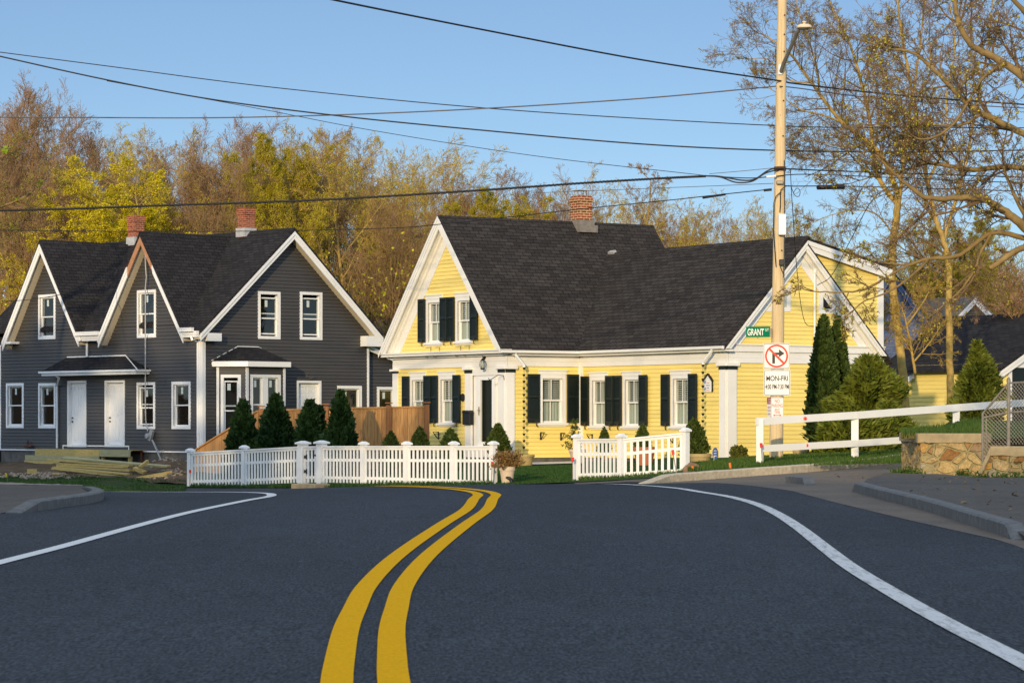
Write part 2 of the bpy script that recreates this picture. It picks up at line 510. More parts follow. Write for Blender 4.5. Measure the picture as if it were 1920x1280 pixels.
# ------------------------------------------------------------------ terrain heights (eye level = 0)
ROWS = [
 (-60, [(-40, -1.3), (40, -1.3)]), (2, [(-30, -1.22), (30, -1.20)]), (12.6, [(-30, -1.18), (0, -1.165), (30, -1.16)]),
 (25, [(-30, -1.14), (0, -1.105), (30, -1.10)]),
 (38, [(-30, -1.16), (X(0, 38), -1.12), (X(700, 38), -1.047), (X(1300, 38), -1.045), (X(1640, 38), -1.045), (30, -1.0)]),
 (43.5, [(-30, -1.2), (X(0, 43.5), -1.15), (X(350, 43.5), -1.125), (X(700, 43.5), -1.05), (X(960, 43.5), -1.03), (X(1480, 43.5), -1.02), (X(1700, 43.5), -1.01), (30, -1.0)]),
 (46.5, [(-30, -1.22), (X(0, 46.5), -1.165), (X(350, 46.5), -1.157), (X(700, 46.5), -1.065), (X(930, 46.5), -1.037), (X(1180, 46.5), -1.033), (X(1480, 46.5), -1.025), (X(1750, 46.5), -1.04), (30, -1.0)]),
 (50, [(-30, -1.25), (X(0, 50), -1.205), (X(350, 50), -1.255), (X(700, 50), -1.18), (X(930, 50), -1.14), (X(1180, 50), -1.115), (X(1480, 50), -1.045), (X(1735, 50), -1.06), (X(1900, 50), -1.08), (30, -1.0)]),
 (54, [(-30, -1.3), (X(0, 54), -1.25), (X(350, 54), -1.42), (X(700, 54), -1.33), (X(930, 54), -1.27), (X(1180, 54), -1.21), (X(1300, 54), -1.16), (X(1480, 54), -1.075), (X(1700, 54), -1.05), (X(1900, 54), -1.02), (30, -.9)]),
 (58, [(-30, -1.35), (X(0, 58), -1.33), (X(350, 58), -1.55), (X(700, 58), -1.45), (X(930, 58), -1.38), (X(1180, 58), -1.265), (X(1400, 58), -1.135), (X(1480, 58), -1.10), (X(1700, 58), -1.04), (X(1900, 58), -.98), (30, -.8)]),
 (62, [(-30, -1.45), (X(0, 62), -1.40), (X(350, 62), -1.68), (X(700, 62), -1.53), (X(930, 62), -1.45), (X(1080, 62), -1.40), (X(1180, 62), -1.285), (X(1285, 62), -1.18), (X(1425, 62), -1.06), (X(1603, 62), -1.0), (X(1690, 62), -.98), (X(1900, 62), -.9), (30, -.6)]),
 (66, [(-30, -1.5), (X(0, 66), -1.46), (X(350, 66), -1.75), (X(700, 66), -1.58), (X(930, 66), -1.48), (X(1080, 66), -1.38), (X(1285, 66), -1.15), (X(1455, 66), -.95), (X(1603, 66), -.90), (X(1690, 66), -.86), (X(1900, 66), -.7), (30, -.4)]),
 (70, [(-30, -1.55), (X(0, 70), -1.5), (X(350, 70), -1.76), (X(700, 70), -1.6), (X(930, 70), -1.40), (X(1080, 70), -1.3), (X(1285, 70), -1.15), (X(1455, 70), -1.0), (X(1690, 70), -.8), (X(1900, 70), -.45), (30, -.2)]),
 (75, [(-30, -1.6), (X(0, 75), -1.58), (X(350, 75), -1.76), (X(600, 75), -1.6), (X(930, 75), -1.3), (X(1100, 75), -1.22), (X(1370, 75), -1.1), (X(1600, 75), -.95), (X(1900, 75), -.45), (30, 0)]),
 (80, [(-30, -1.62), (X(0, 80), -1.62), (X(350, 80), -1.68), (X(600, 80), -1.45), (X(740, 80), -1.3), (X(950, 80), -1.22), (X(1085, 80), -1.2), (X(1600, 80), -.9), (X(1900, 80), -.4), (30, 0)]),
 (86, [(-30, -1.62), (X(0, 86), -1.62), (X(350, 86), -1.5), (X(600, 86), -1.4), (X(800, 86), -1.25), (X(1600, 86), -.8), (X(1900, 86), -.3), (40, .2)]),
 (92, [(-30, -1.55), (X(0, 92), -1.53), (X(350, 92), -1.37), (X(600, 92), -1.3), (X(1600, 92), -.7), (X(1900, 92), -.2), (40, .4)]),
 (100, [(-40, -1.5), (X(0, 100), -1.47), (X(350, 100), -1.3), (0, -.8), (X(1900, 100), 0), (40, .6)]),
 (112, [(-40, -.8), (0, -.2), (40, .9)]), (130, [(-60, 1.2), (60, 1.6)]), (170, [(-80, 4.5), (80, 4.5)]), (420, [(-200, 9), (200, 9)]),
]
RD = np.array([r[0] for r in ROWS], float)


def _pchip_slopes(x, y):
    h = np.diff(x); dl = np.diff(y) / h; m = np.zeros_like(y)
    for i in range(1, len(x) - 1):
        if dl[i - 1] * dl[i] > 0:
            w1 = 2 * h[i] + h[i - 1]; w2 = h[i] + 2 * h[i - 1]
            m[i] = (w1 + w2) / (w1 / dl[i - 1] + w2 / dl[i])
    m[0] = dl[0]; m[-1] = dl[-1]
    return m


def gz(x, y):
    """ground height"""
    vals = []
    i = int(np.clip(np.searchsorted(RD, y) - 1, 0, len(RD) - 2))
    lo = max(0, i - 1); hi = min(len(RD), i + 3)
    for r in ROWS[lo:hi]:
        xs = [q[0] for q in r[1]]; zs = [q[1] for q in r[1]]
        # soften the kinks across the street
        vals.append(.5 * np.interp(x, xs, zs) + .25 * np.interp(x - .8, xs, zs) + .25 * np.interp(x + .8, xs, zs))
    xx = RD[lo:hi]; yy = np.array(vals)
    m = _pchip_slopes(xx, yy); k = i - lo
    h = xx[k + 1] - xx[k]; t = min(max((y - xx[k]) / h, 0), 1)
    return float((2 * t ** 3 - 3 * t ** 2 + 1) * yy[k] + (t ** 3 - 2 * t ** 2 + t) * h * m[k] + (-2 * t ** 3 + 3 * t ** 2) * yy[k + 1] + (t ** 3 - t ** 2) * h * m[k + 1])


def gp(px, d, dz=0.0):
    x = X(px, d)
    return Vector((x, d, gz(x, d) + dz))


def resample(P, n):
    P = [Vector((p[0], p[1], 0)) for p in P]
    L = [0]
    for a, b in zip(P, P[1:]): L.append(L[-1] + (b - a).length)
    out = []
    for k in range(n):
        s = L[-1] * k / (n - 1)
        i = max(j for j in range(len(L) - 1) if L[j] <= s + 1e-9)
        t = (s - L[i]) / max(L[i + 1] - L[i], 1e-9)
        out.append(P[i].lerp(P[i + 1], min(t, 1)))
    return out


def smooth_line(P, n):
    """Catmull-Rom through 2D points"""
    P = [Vector((p[0], p[1], 0)) for p in P]
    Q = [P[0] * 2 - P[1]] + P + [P[-1] * 2 - P[-2]]
    out = []
    for i in range(1, len(Q) - 2):
        for k in range(n):
            t = k / n
            a, b, c, d = Q[i - 1], Q[i], Q[i + 1], Q[i + 2]
            out.append(.5 * ((2 * b) + (c - a) * t + (2 * a - 5 * b + 4 * c - d) * t * t + (3 * b - a - 3 * c + d) * t ** 3))
    out.append(P[-1])
    return out


def strip(name, A, B, n, m, dz, mat_, kind='structure', label=None, cat=None, mound=None):
    A = resample(A, n); B = resample(B, n)
    mb = MB()
    for i in range(n):
        for j in range(m + 1):
            q = A[i].lerp(B[i], j / m)
            h = dz(q.x, q.y) if callable(dz) else dz
            mb.v.append((q.x, q.y, gz(q.x, q.y) + h))
    for i in range(n - 1):
        for j in range(m):
            a = i * (m + 1) + j
            mb.f.append((a, a + m + 1, a + m + 2, a + 1)); mb.m.append(0)
    o = mb.build(name, mat_, smooth=True, uv=False, fixn=True)
    if o.data.polygons[0].normal.z < 0: o.data.flip_normals()
    return tag(o, label, cat, None, kind)


def P2(px, d): return (X(px, d), d)


# ground base, one sheet to the horizon
mb = MB()
ys = list(np.concatenate([np.arange(-60, 0, 6), np.arange(0, 120, 1.0), np.arange(120, 180, 5), [200, 260, 340, 420, 900]]))
xs = list(np.concatenate([[-400, -200, -120, -80, -60], np.arange(-45, 46, 1.0), [60, 80, 120, 200, 400]]))
for y in ys:
    for x in xs: mb.v.append((x, y, gz(x, y) - .06))
for i in range(len(ys) - 1):
    for j in range(len(xs) - 1):
        a = i * len(xs) + j
        mb.f.append((a, a + 1, a + len(xs) + 1, a + len(xs))); mb.m.append(0)
tag(mb.build('ground', M['woodfloor'], uv=False, smooth=True), kind='structure')

# main road sheet
A = [(-22, y) for y in np.arange(1, 79, 1.0)]; B = [(11, y) for y in np.arange(1, 79, 1.0)]
strip('road', A, B, 155, 50, 0.0, M['asphalt'])
# dusty shoulder on the right, in front of the side street
strip('road_shoulder', [P2(2300, 15), P2(2080, 20), P2(1880, 26), P2(1700, 31), P2(1560, 37), P2(1480, 42), P2(1330, 48.5), P2(1200, 55)],
      [P2(2900, 15), P2(2400, 21), P2(1960, 27), P2(1800, 32), P2(1660, 38.5), P2(1800, 47), P2(1800, 56), P2(1700, 64)], 40, 26, .004, M['asphaltdust'])


# painted lines: left and right edge of each stripe in photo pixels, put down on the road by their own depth
def road_depth(px, py):
    lo, hi = 4.0, 46.3
    best = None
    for k in range(60):
        mid = (lo + hi) / 2
        x = X(px, mid)
        yy = HY - gz(x, mid) * F / mid
        if yy > py: lo = mid
        else: hi = mid
    return (lo + hi) / 2


def stripe(name, centre, width, mat_, label=None, dz=.008, n=10):
    C = smooth_line(centre, n)
    mb = MB()
    for i, c in enumerate(C):
        t = (C[min(i + 1, len(C) - 1)] - C[max(i - 1, 0)]).normalized()
        s = Vector((t.y, -t.x, 0))
        for k in (-1, -.33, .33, 1):
            q = c + s * (width / 2 * k)
            mb.v.append((q.x, q.y, gz(q.x, q.y) + dz))
    for i in range(len(C) - 1):
        for k in range(3):
            a = i * 4 + k
            mb.f.append((a, a + 1, a + 5, a + 4)); mb.m.append(0)
    o = mb.build(name, mat_, uv=False)
    if o.data.polygons[0].normal.z < 0: o.data.flip_normals()
    return tag(o, kind='structure')


def Q(px, py):
    d = road_depth(px, py); return (X(px, d), d)


# centre of the double line, measured in the photograph
mid_line = [Q(690, 1340), Q(685, 1280), Q(686, 1240), Q(692, 1181), Q(705, 1140), Q(722, 1100), Q(760, 1055), Q(804, 1018), Q(857, 980), Q(894, 955), Q(906, 936)]
e = mid_line[-1]
mid_line += [(e[0] + .02, e[1] + 2.4), (e[0] - .25, e[1] + 4.6), (e[0] - .85, e[1] + 6.8), (e[0] - 1.9, e[1] + 9.2), (e[0] - 3.4, e[1] + 11.8), (e[0] - 5.6, e[1] + 14.6), (e[0] - 9, e[1] + 17.5), (e[0] - 14, e[1] + 20)]
C = smooth_line(mid_line, 10)


def offset(C, o):
    out = []
    for i, c in enumerate(C):
        t = (C[min(i + 1, len(C) - 1)] - C[max(i - 1, 0)]).normalized()
        q = c + Vector((t.y, -t.x, 0)) * o
        out.append((q.x, q.y))
    return out


for s in (-1, 1):
    stripe('road_marking', offset(C, s * .127)[::4], .147, M['yline'], n=6)
wl = [Q(1990, 1282), Q(1905, 1235), Q(1800, 1182), Q(1700, 1127), Q(1600, 1067), Q(1550, 1030), Q(1500, 991), Q(1460, 965), Q(1420, 946), Q(1370, 932), Q(1310, 922)]
e = wl[-1]
wl += [(e[0] - .25, e[1] + 2.2), (e[0] - .85, e[1] + 4.8), (e[0] - 1.9, e[1] + 7.5), (e[0] - 3.6, e[1] + 10.5), (e[0] - 6.2, e[1] + 13.5), (e[0] - 10, e[1] + 16.5)]
stripe('road_marking', wl, .145, M['wline'])
ll = [Q(-160, 1098), Q(0, 1055), Q(120, 1024), Q(250, 988), Q(350, 962), Q(430, 945), Q(470, 937)]
e = ll[-1]
ll += [(e[0] + .10, e[1] + 1.5), (e[0] + .05, e[1] + 2.8), (e[0] - .18, e[1] + 4.2), (e[0] - .75, e[1] + 5.6), (e[0] - 1.8, e[1] + 7.0), (e[0] - 3.4, e[1] + 8.4)]
stripe('road_marking', ll, .14, M['wline2'])

# left grass verge, bare soil by the grey house, side-street apron with its kerb
strip('verge', [P2(-320, 56), P2(-60, 54.5), P2(60, 52.5), P2(150, 50), P2(215, 52), P2(300, 64), P2(350, 73.6)],
      [P2(-400, 112), P2(-100, 112), P2(50, 112), P2(150, 112), P2(200, 112), P2(260, 112), P2(345, 112)], 60, 60, .02, M['roughgrass'])
strip('bare_soil', [P2(-120, 84), P2(0, 83), P2(110, 80.5), P2(230, 82), P2(290, 77), P2(352, 76)],
      [P2(-120, 101), P2(0, 100), P2(100, 98), P2(200, 96), P2(300, 94), P2(372, 92)], 60, 34,
      lambda x, y: .03 + .10 * max(0, mnoise.noise(Vector((x * .9, y * .6, 3)))) + .04 * mnoise.noise(Vector((x * 3, y * 2, 1))) + .28 * math.exp(-((x - X(315, 88)) ** 2 / .5 + (y - 88) ** 2 / 3)), M['dirt'])
KL = [P2(-190, 28), P2(-70, 31), P2(22, 34.2), P2(75, 35.4), P2(120, 36.8), P2(165, 38.4), P2(183, 40.5), P2(176, 42.5), P2(166, 44)]
strip('apron', [P2(-300, 30)] + [(x - .12, y) for x, y in KL[1:]], [P2(-700, 45), P2(-320, 56), P2(-120, 55.2), P2(-60, 54.6), P2(0, 53.8), P2(60, 52.6), P2(110, 51.4), P2(150, 50.2), P2(160, 49.5)], 50, 24,
      lambda x, y: .004 + .098 * max(min(1, max(0, (x + 6.75) / .75)) * min(1, max(0, (y - 34.25) / 1.1)), min(1, max(0, (y - 37) / 6))), M['apron'])


strip('gravel_edge', [P2(-90, 49.5), P2(-10, 49), P2(70, 48), P2(152, 46.6)], [P2(-90, 55), P2(0, 53.7), P2(110, 51.3), P2(158, 49.4)], 24, 8, lambda x, y: .109 + .012 * mnoise.noise(Vector((x * 7, y * 5, 2))), M['gravelgrey'])


def kerb(name, line, mat_, h=.13, w=.15, seg=1.8, taper=(0, 0), sink=.1):
    """row of kerb stones along a polyline (top inner edge), each stone with a fine joint"""
    C = smooth_line(line, 10); mb = MB()
    L = [0]
    for a, b in zip(C, C[1:]): L.append(L[-1] + (b - a).length)

    def pos(s):
        i = max(j for j in range(len(L) - 1) if L[j] <= s + 1e-9)
        t = min((s - L[i]) / max(L[i + 1] - L[i], 1e-9), 1)
        return C[i].lerp(C[i + 1], t)

    def sec(s):
        c = pos(s); t = (pos(min(s + .05, L[-1])) - pos(max(s - .05, 0))).normalized()
        n = Vector((t.y, -t.x, 0)); hh = h
        if taper[0] and s < taper[0]: hh = max(.012, h * s / taper[0])
        if taper[1] and L[-1] - s < taper[1]: hh = max(.012, h * (L[-1] - s) / taper[1])
        z = gz(c.x, c.y)
        j = .006 * mnoise.noise(Vector((s * 2, 7, 1)))
        a, b = c + n * (w / 2 + j), c - n * w / 2
        return [Vector((a.x, a.y, z - sink)), Vector((a.x + n.x * .01, a.y + n.y * .01, z + hh - .02 + j)), Vector((a.x - n.x * .015, a.y - n.y * .015, z + hh + j)),
                Vector((b.x, b.y, z + hh + j)), Vector((b.x, b.y, z - sink))]
    s = 0
    rng = random.Random(5)
    while s < L[-1] - .05:
        e_ = min(s + seg * rng.uniform(.8, 1.2), L[-1]); k = 5
        secs = [sec(s + .006 + (e_ - s - .012) * i / k) for i in range(k + 1)]
        b0 = len(mb.v)
        for q in secs: mb.v.extend([tuple(p) for p in q])
        for i in range(k):
            for j in range(5):
                j2 = (j + 1) % 5
                mb.f.append((b0 + i * 5 + j, b0 + i * 5 + j2, b0 + i * 5 + 5 + j2, b0 + i * 5 + 5 + j)); mb.m.append(0)
        mb.f.append(tuple(b0 + j for j in range(5))); mb.m.append(0)
        mb.f.append(tuple(b0 + k * 5 + j for j in range(5))[::-1]); mb.m.append(0)
        s = e_
    return tag(mb.build(name, mat_, fixn=True), kind='structure')


kerb('kerb', KL[2:], M['granitegrey'], .135, .16, .75, (.9, 0))
# right pavement behind its kerb
KR = [P2(1608, 41.5), P2(1640, 39.3), P2(1700, 36), P2(1760, 33), P2(1820, 30), P2(1880, 27.6), P2(1915, 26.2)]
strip('pavement', KR + [P2(1990, 24.0), P2(2400, 19)], [P2(1660, 52.5), P2(1720, 51.2), P2(1760, 51.5), P2(1800, 50), P2(1850, 48.5), P2(1930, 48), P2(2050, 47), P2(2200, 42), P2(2600, 36)], 50, 24,
      lambda x, y: .012 + .10 * min(1, max(0, (x - X(1608, 41.5)) / .35 + (41.5 - y) / 6)) * min(1, max(0, (y - 25.6) / 1.4)), M['apron'])
kerb('kerb', KR, M['granitegrey'], .14, .15, 1.9, (.35, .5))
kerb('kerb', [P2(1481, 47.5), P2(1493, 47.2), P2(1504, 46.6), P2(1519, 45.6)], M['granitegrey'], .13, .16, .3, (0, .22))
# granite kerb of the side street, lit by the sun
KG = [P2(1205, 55.6), P2(1250, 56.6), P2(1320, 57.6), P2(1400, 58.6), P2(1480, 59.4), P2(1560, 60.8), P2(1630, 62.4), P2(1700, 64.5), P2(1800, 68)]
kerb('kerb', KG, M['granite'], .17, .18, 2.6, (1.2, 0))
# garden lawn of the yellow house
GF = [P2(345, 74.2), P2(450, 72.6), P2(580, 70.4), P2(760, 67.6), P2(935, 64.6), P2(1075, 63.4), P2(1165, 62.2), P2(1262, 61.0), P2(1290, 59.4), P2(1400, 58.75), P2(1480, 59.55), P2(1560, 60.95), P2(1630, 62.55), P2(1700, 64.65), P2(1960, 74)]
GB_ = [(x, 112) for x in np.linspace(X(345, 100), X(2000, 100), 15)]
strip('lawn', GF, GB_, 90, 70, lambda x, y: .03 + .12 * min(1, max(0, (x - X(1262, 60)) / .8)), M['lawn'])
strip('pavement', [P2(1076, 63.2), P2(1130, 62.3), P2(1170, 61.9), P2(1262, 60.7), P2(1290, 59.2)], [P2(1080, 61.5), P2(1120, 60), P2(1160, 58.6), P2(1200, 57.2), P2(1262, 57.3)], 16, 10, .02, M['apron'])
# white pebble bed along the foundation
strip('pebble_bed', [P2(930, 77.8), P2(970, 77.6), P2(1020, 78.0), P2(1078, 78.3)], [P2(938, 79.4), P2(965, 80), P2(1020, 80.6), P2(1085, 80.7)], 16, 6, .06, M['gravel'])
strip('planting_bed', [P2(1295, 70), P2(1380, 68.5), P2(1500, 69.5), P2(1680, 74)], [P2(1320, 75.6), P2(1370, 74.9), P2(1500, 76.5), P2(1680, 80)], 20, 8, .13, M['mulch'])
# ------------------------------------------------------------------ building pieces
def clap(mb, fac, outline, holes, expo, vbase, proud=.020, w=0.0, m=0):
    """lapped boards over a convex outline with openings left out: real tilted boards with an underside"""
    n = len(outline)
    vs = [q[1] for q in outline]; lo, hi = min(vs), max(vs)

    def span(v):
        us = []
        for i in range(n):
            (u0, v0), (u1, v1) = outline[i], outline[(i + 1) % n]
            if abs(v1 - v0) < 1e-9: continue
            if min(v0, v1) - 1e-9 <= v <= max(v0, v1) + 1e-9: us.append(u0 + (u1 - u0) * (v - v0) / (v1 - v0))
        return (min(us), max(us)) if us else None
    k0 = math.floor((lo - vbase) / expo)
    cuts = set([lo, hi] + vs)
    k = k0
    while vbase + k * expo < hi:
        c = vbase + k * expo
        if c > lo: cuts.add(c)
        k += 1
    for h in holes:
        for c in (h[2], h[3]):
            if lo < c < hi: cuts.add(c)
    cuts = sorted(cuts); cuts = [c for i, c in enumerate(cuts) if i == 0 or c - cuts[i - 1] > 1e-4]
    for a, b in zip(cuts, cuts[1:]):
        sa, sb = span(a + 1e-5), span(b - 1e-5)
        if not sa or not sb: continue
        kk = math.floor((a + 1e-6 - vbase) / expo); c0 = vbase + kk * expo
        wa = w + .002 + proud * (1 - (a - c0) / expo); wb = w + .002 + proud * (1 - (b - c0) / expo)
        hs = sorted([(h[0], h[1]) for h in holes if h[2] <= a + 1e-4 and h[3] >= b - 1e-4])
        segs = []; l0, l1 = sa[0], sb[0]
        for h in hs:
            if h[1] <= l0 or h[0] >= max(sa[1], sb[1]): continue
            segs.append((l0, h[0], l1, h[0])); l0 = l1 = h[1]
        segs.append((l0, sa[1], l1, sb[1]))
        for q in segs:
            if q[1] - q[0] < 1e-3 and q[3] - q[2] < 1e-3: continue
            G = .005; top = abs(b - (c0 + expo)) < 1e-4
            if top and b - a > G * 1.5:
                f_ = (b - G - a) / (b - a)
                e0, e1 = q[0] + (q[2] - q[0]) * f_, q[1] + (q[3] - q[1]) * f_; be = b - G; we = wa + (wb - wa) * f_
                mb.face([fac.p(e0, be, we), fac.p(e1, be, we), fac.p(e1, be, w - .03), fac.p(e0, be, w - .02)], m)
                mb.face([fac.p(e0, be, w - .02), fac.p(e1, be, w - .02), fac.p(q[3], b, w - .02), fac.p(q[2], b, w - .02)], m)
            else:
                e0, e1, be, we = q[2], q[3], b, wb
            mb.face([fac.p(q[0], a, wa), fac.p(q[1], a, wa), fac.p(e1, be, we), fac.p(e0, be, we)], m)
            if abs(a - c0) < 1e-4:
                mb.face([fac.p(q[0], a, w - .02), fac.p(q[1], a, w - .02), fac.p(q[1], a, wa), fac.p(q[0], a, wa)], m)


def window(root, fac, u0, u1, v0, v1, cw=.11, trim=None, head=0.0, sill=True, blind=False, muntin=False, glass=None, open_=0.0, sticker=None, w=0.0, split=.5, double=False):
    """u0..v1 outer casing; returns the opening for the wall"""
    trim = trim or M['white']; glass = glass or M['glass']
    i0, i1, j0, j1 = u0 + cw, u1 - cw, v0 + (.02 if sill else cw), v1 - cw
    mb = MB()
    for a in ((u0, i0, v0, v1), (i1, u1, v0, v1), (i0, i1, j1, v1), (i0, i1, v0, j0)):
        mb.fbox(fac, *a, w - .16, w + .032)
    mb.fbox(fac, i0 - .012, i0, j0, j1, w - .02, w + .04); mb.fbox(fac, i1, i1 + .012, j0, j1, w - .02, w + .04)
    if head:
        mb.fbox(fac, u0 - .01, u1 + .01, v1 + .001, v1 + head, w - .02, w + .045)
        mb.fbox(fac, u0 - .035, u1 + .035, v1 + head + .001, v1 + head + .03, w - .02, w + .075)
    win = mb.build('window', trim, root)
    if sill:
        s = MB(); s.fbox(fac, u0 - .05, u1 + .05, v0 - .06, v0 - .002, w - .02, w + .085); s.fbox(fac, u0, u1, v0 - .10, v0 - .061, w - .02, w + .035)
        s.build('sill', trim, win)
    spans = [(i0, i1)]
    if double:
        mid = (i0 + i1) / 2; spans = [(i0, mid - .11), (mid + .11, i1)]
        s = MB(); s.fbox(fac, mid - .109, mid + .109, j0, j1, w - .15, w + .02); s.build('mullion', trim, win)
    for a0, a1 in spans:
        vm = j0 + (j1 - j0) * split
        t = .042
        for (b0, b1, ws, we) in ((vm - .02 - open_, j1 - open_, -.075, -.04), (j0 + open_ * .6, vm + .02 + open_ * .6, -.115, -.08)):
            s = MB()
            for q in ((a0, a0 + t, b0, b1), (a1 - t, a1, b0, b1), (a0 + t, a1 - t, b1 - t, b1), (a0 + t, a1 - t, b0, b0 + t)):
                s.fbox(fac, *q, w + ws, w + we)
            if muntin:
                c = (a0 + a1) / 2; s.fbox(fac, c - .011, c + .011, b0 + t, b1 - t, w + ws + .008, w + we - .006)
            s.build('sash', trim, win)
            g = MB(); wm = w + (ws + we) / 2
            g.face([fac.p(a0 + t, b0 + t, wm), fac.p(a1 - t, b0 + t, wm), fac.p(a1 - t, b1 - t, wm), fac.p(a0 + t, b1 - t, wm)])
            g.build('pane', glass, win)
        if sticker:
            s = MB(); c = a0 + (a1 - a0) * sticker[0]; h = j1 - t - .05 - open_
            s.fbox(fac, c - .055, c + .055, h - .22, h, w - .054, w - .050); s.build('sticker', M['sticker'], win)
        if blind:
            s = MB(); v = j1 - .05
            while v > vm + .02:
                s.prism(fac, [(a0 + .01, v - .012), (a1 - .01, v - .012), (a1 - .01, v + .016), (a0 + .01, v + .016)], w - .152, w - .140); v -= .058
            s.fbox(fac, (a0 + a1) / 2 - .05, (a0 + a1) / 2 + .02, vm, j1, w - .136, w - .132)
            s.fbox(fac, a0, a1, j1 - .045, j1 + .01, w - .158, w - .132)
            s.build('blind', M['blind'], win)
            s = MB(); nn = 14
            for k in range(nn):
                x0 = a0 + (a1 - a0) * k / nn; x1 = a0 + (a1 - a0) * (k + 1) / nn; o = .012 if k % 2 else -.012
                s.face([fac.p(x0, j0 - .02, w - .15 - o), fac.p(x1, j0 - .02, w - .15 + o), fac.p(x1, vm + .03, w - .15 + o), fac.p(x0, vm + .03, w - .15 - o)])
            s.build('curtain', M['curtain'], win)
    return (u0 + cw * .5, u1 - cw * .5, v0 + .01, v1 - cw * .5)


def shutter(root, fac, u0, u1, v0, v1, w=.055, tilt=0.0):
    mb = MB(); fr = .05; T = .035; mid = v0 + (v1 - v0) * .53
    for q in ((u0, u0 + fr, v0, v1), (u1 - fr, u1, v0, v1), (u0 + fr, u1 - fr, v0, v0 + .11), (u0 + fr, u1 - fr, v1 - .07, v1), (u0 + fr, u1 - fr, mid - .03, mid + .03)):
        mb.fbox(fac, *q, w, w + T)
    for a, b in ((v0 + .11, mid - .03), (mid + .03, v1 - .07)):
        v = a
        while v < b - .01:
            mb.face([fac.p(u0 + fr, v, w + .030), fac.p(u1 - fr, v, w + .030), fac.p(u1 - fr, min(v + .042, b), w + .004), fac.p(u0 + fr, min(v + .042, b), w + .004)])
            v += .032
    s = mb.build('shutter', M['dgreen'], root)
    d = MB(); c = (u0 + u1) / 2 + .06
    d.tube([fac.p(c, v0 + .05, w + .05), fac.p(c, v0 - .06, w + .06), fac.p(c + .02, v0 - .11, w + .06), fac.p(c + .05, v0 - .10, w + .06)], .014, 5)
    d.tube([fac.p(c - .08, v0 + .03, w + .05), fac.p(c + .06, v0 + .04, w + .05)], .012, 5)
    d.build('shutter_dog', M['black'], s)
    return s


def slope_slab(mb, fac, a, b, th, w0, w1, m=0):
    """roof slope: section line a->b in the gable plane, extruded along w"""
    k = th * math.hypot(b[0] - a[0], b[1] - a[1]) / max(abs(b[0] - a[0]), 1e-6)
    mb.prism(fac, [a, b, (b[0], b[1] - k), (a[0], a[1] - k)], w0, w1, m)


def rake(root, fac, a, b, out, th, barge=.20, frieze=0.0, soffit_mat=None, trim=None, name='rake_board', step=True, vmin=None):
    """trim under a sloping roof edge: barge board, soffit, frieze"""
    trim = trim or M['white']
    sec = math.hypot(b[0] - a[0], b[1] - a[1]) / max(abs(b[0] - a[0]), 1e-6)
    def P(d0, d1):
        q = [(a[0], a[1] - d0 * sec), (b[0], b[1] - d0 * sec), (b[0], b[1] - d1 * sec), (a[0], a[1] - d1 * sec)]
        if vmin is None: return q
        out_ = []
        for i in range(4):
            p_, n_ = q[i], q[(i + 1) % 4]
            if p_[1] >= vmin: out_.append(p_)
            if (p_[1] >= vmin) != (n_[1] >= vmin):
                t = (vmin - p_[1]) / (n_[1] - p_[1]); out_.append((p_[0] + (n_[0] - p_[0]) * t, vmin))
        return out_
    mb = MB()
    mb.prism(fac, P(th + .004, th + barge), out - .035, out)
    if step:
        mb.prism(fac, P(th + .002, th + barge * .45), out + .001, out + .03)
    if frieze:
        mb.prism(fac, P(th + .10, th + .10 + frieze), -.01, .05)
        mb.prism(fac, P(th + .09, th + .20), .051, .12)
    o = mb.build(name, trim, root, fixn=True)
    if out > .1:
        s = MB(); s.prism(fac, P(th + barge * .62, th + barge * .75), -.02, out - .036)
        so = s.build('soffit', soffit_mat or trim, root, fixn=True)
    return o


def roof_bumps(o):
    return o


# ================================================================== the yellow house
Y1 = Fac((X(948, 79.5), 79.5), R(-57)); uL = Y1.u(738.5)
o_ = Y1.p(uL, 0); FA = Fac((o_.x, o_.y), R(-57)); W1 = -uL
c1 = FA.p(W1, 0); FB1 = Fac((c1.x, c1.y), R(33)); L1 = FB1.u(1088)
c2 = FB1.p(L1, 0); FA2 = Fac((c2.x, c2.y), R(-57)); L2 = FA2.u(1362.6)
c3 = FA2.p(L2, 0); FB2 = Fac((c3.x, c3.y), R(33)); W2 = FB2.u(1655)
yh = thing('yellow_house', FA.p(W1 / 2, -1.3), 'yellow clapboard house with steep dark roof, white trim and dark green shutters', 'house')
TH = .075
vS, vE, vP = 1.86, 2.02, 5.95
gEx = .30
gmid = W1 / 2
gsl = (vP - vE) / (gmid + gEx)
holesA, holesB1, holesA2, holesB2 = [], [], [], []
YB = -1.02           # bottom of the boards
def yw(fac, p0, p1, v0, v1, holes, head=.10, cw=.105):
    u0, u1 = fac.u(p0), fac.u(p1)
    holes.append(window(yh, fac, u0, u1, v0, v1, cw=cw, head=head, blind=True, muntin=True))
    return u0, u1
def ysh(fac, u0, u1, v0, v1, l=.40):
    shutter(yh, fac, u0 - l - .01, u0 - .01, v0, v1); shutter(yh, fac, u1 + .01, u1 + l + .01, v0, v1, .085)
a = yw(FA, 770.5, 799.5, -.045, 1.33, holesA); ysh(FA, a[0], a[1], -.03, 1.345, .38)
a = yw(FA, 824, 854, -.045, 1.33, holesA); ysh(FA, a[0], a[1], -.03, 1.345, .38)
gable_holes = []
a = yw(FA, 800.5, 830, 2.31, 3.58, gable_holes); ysh(FA, a[0], a[1], 2.33, 3.60, .38)
a = yw(FA, 855.5, 886.5, 2.31, 3.58, gable_holes); ysh(FA, a[0], a[1], 2.33, 3.60, .38)
a = yw(FB1, 1010, 1060.5, -.045, 1.335, holesB1, cw=.11); shutter(yh, FB1, a[0] - .42, a[0] - .01, -.03, 1.345); shutter(yh, FB1, a[1] + .01, a[1] + .40, -.03, 1.345)
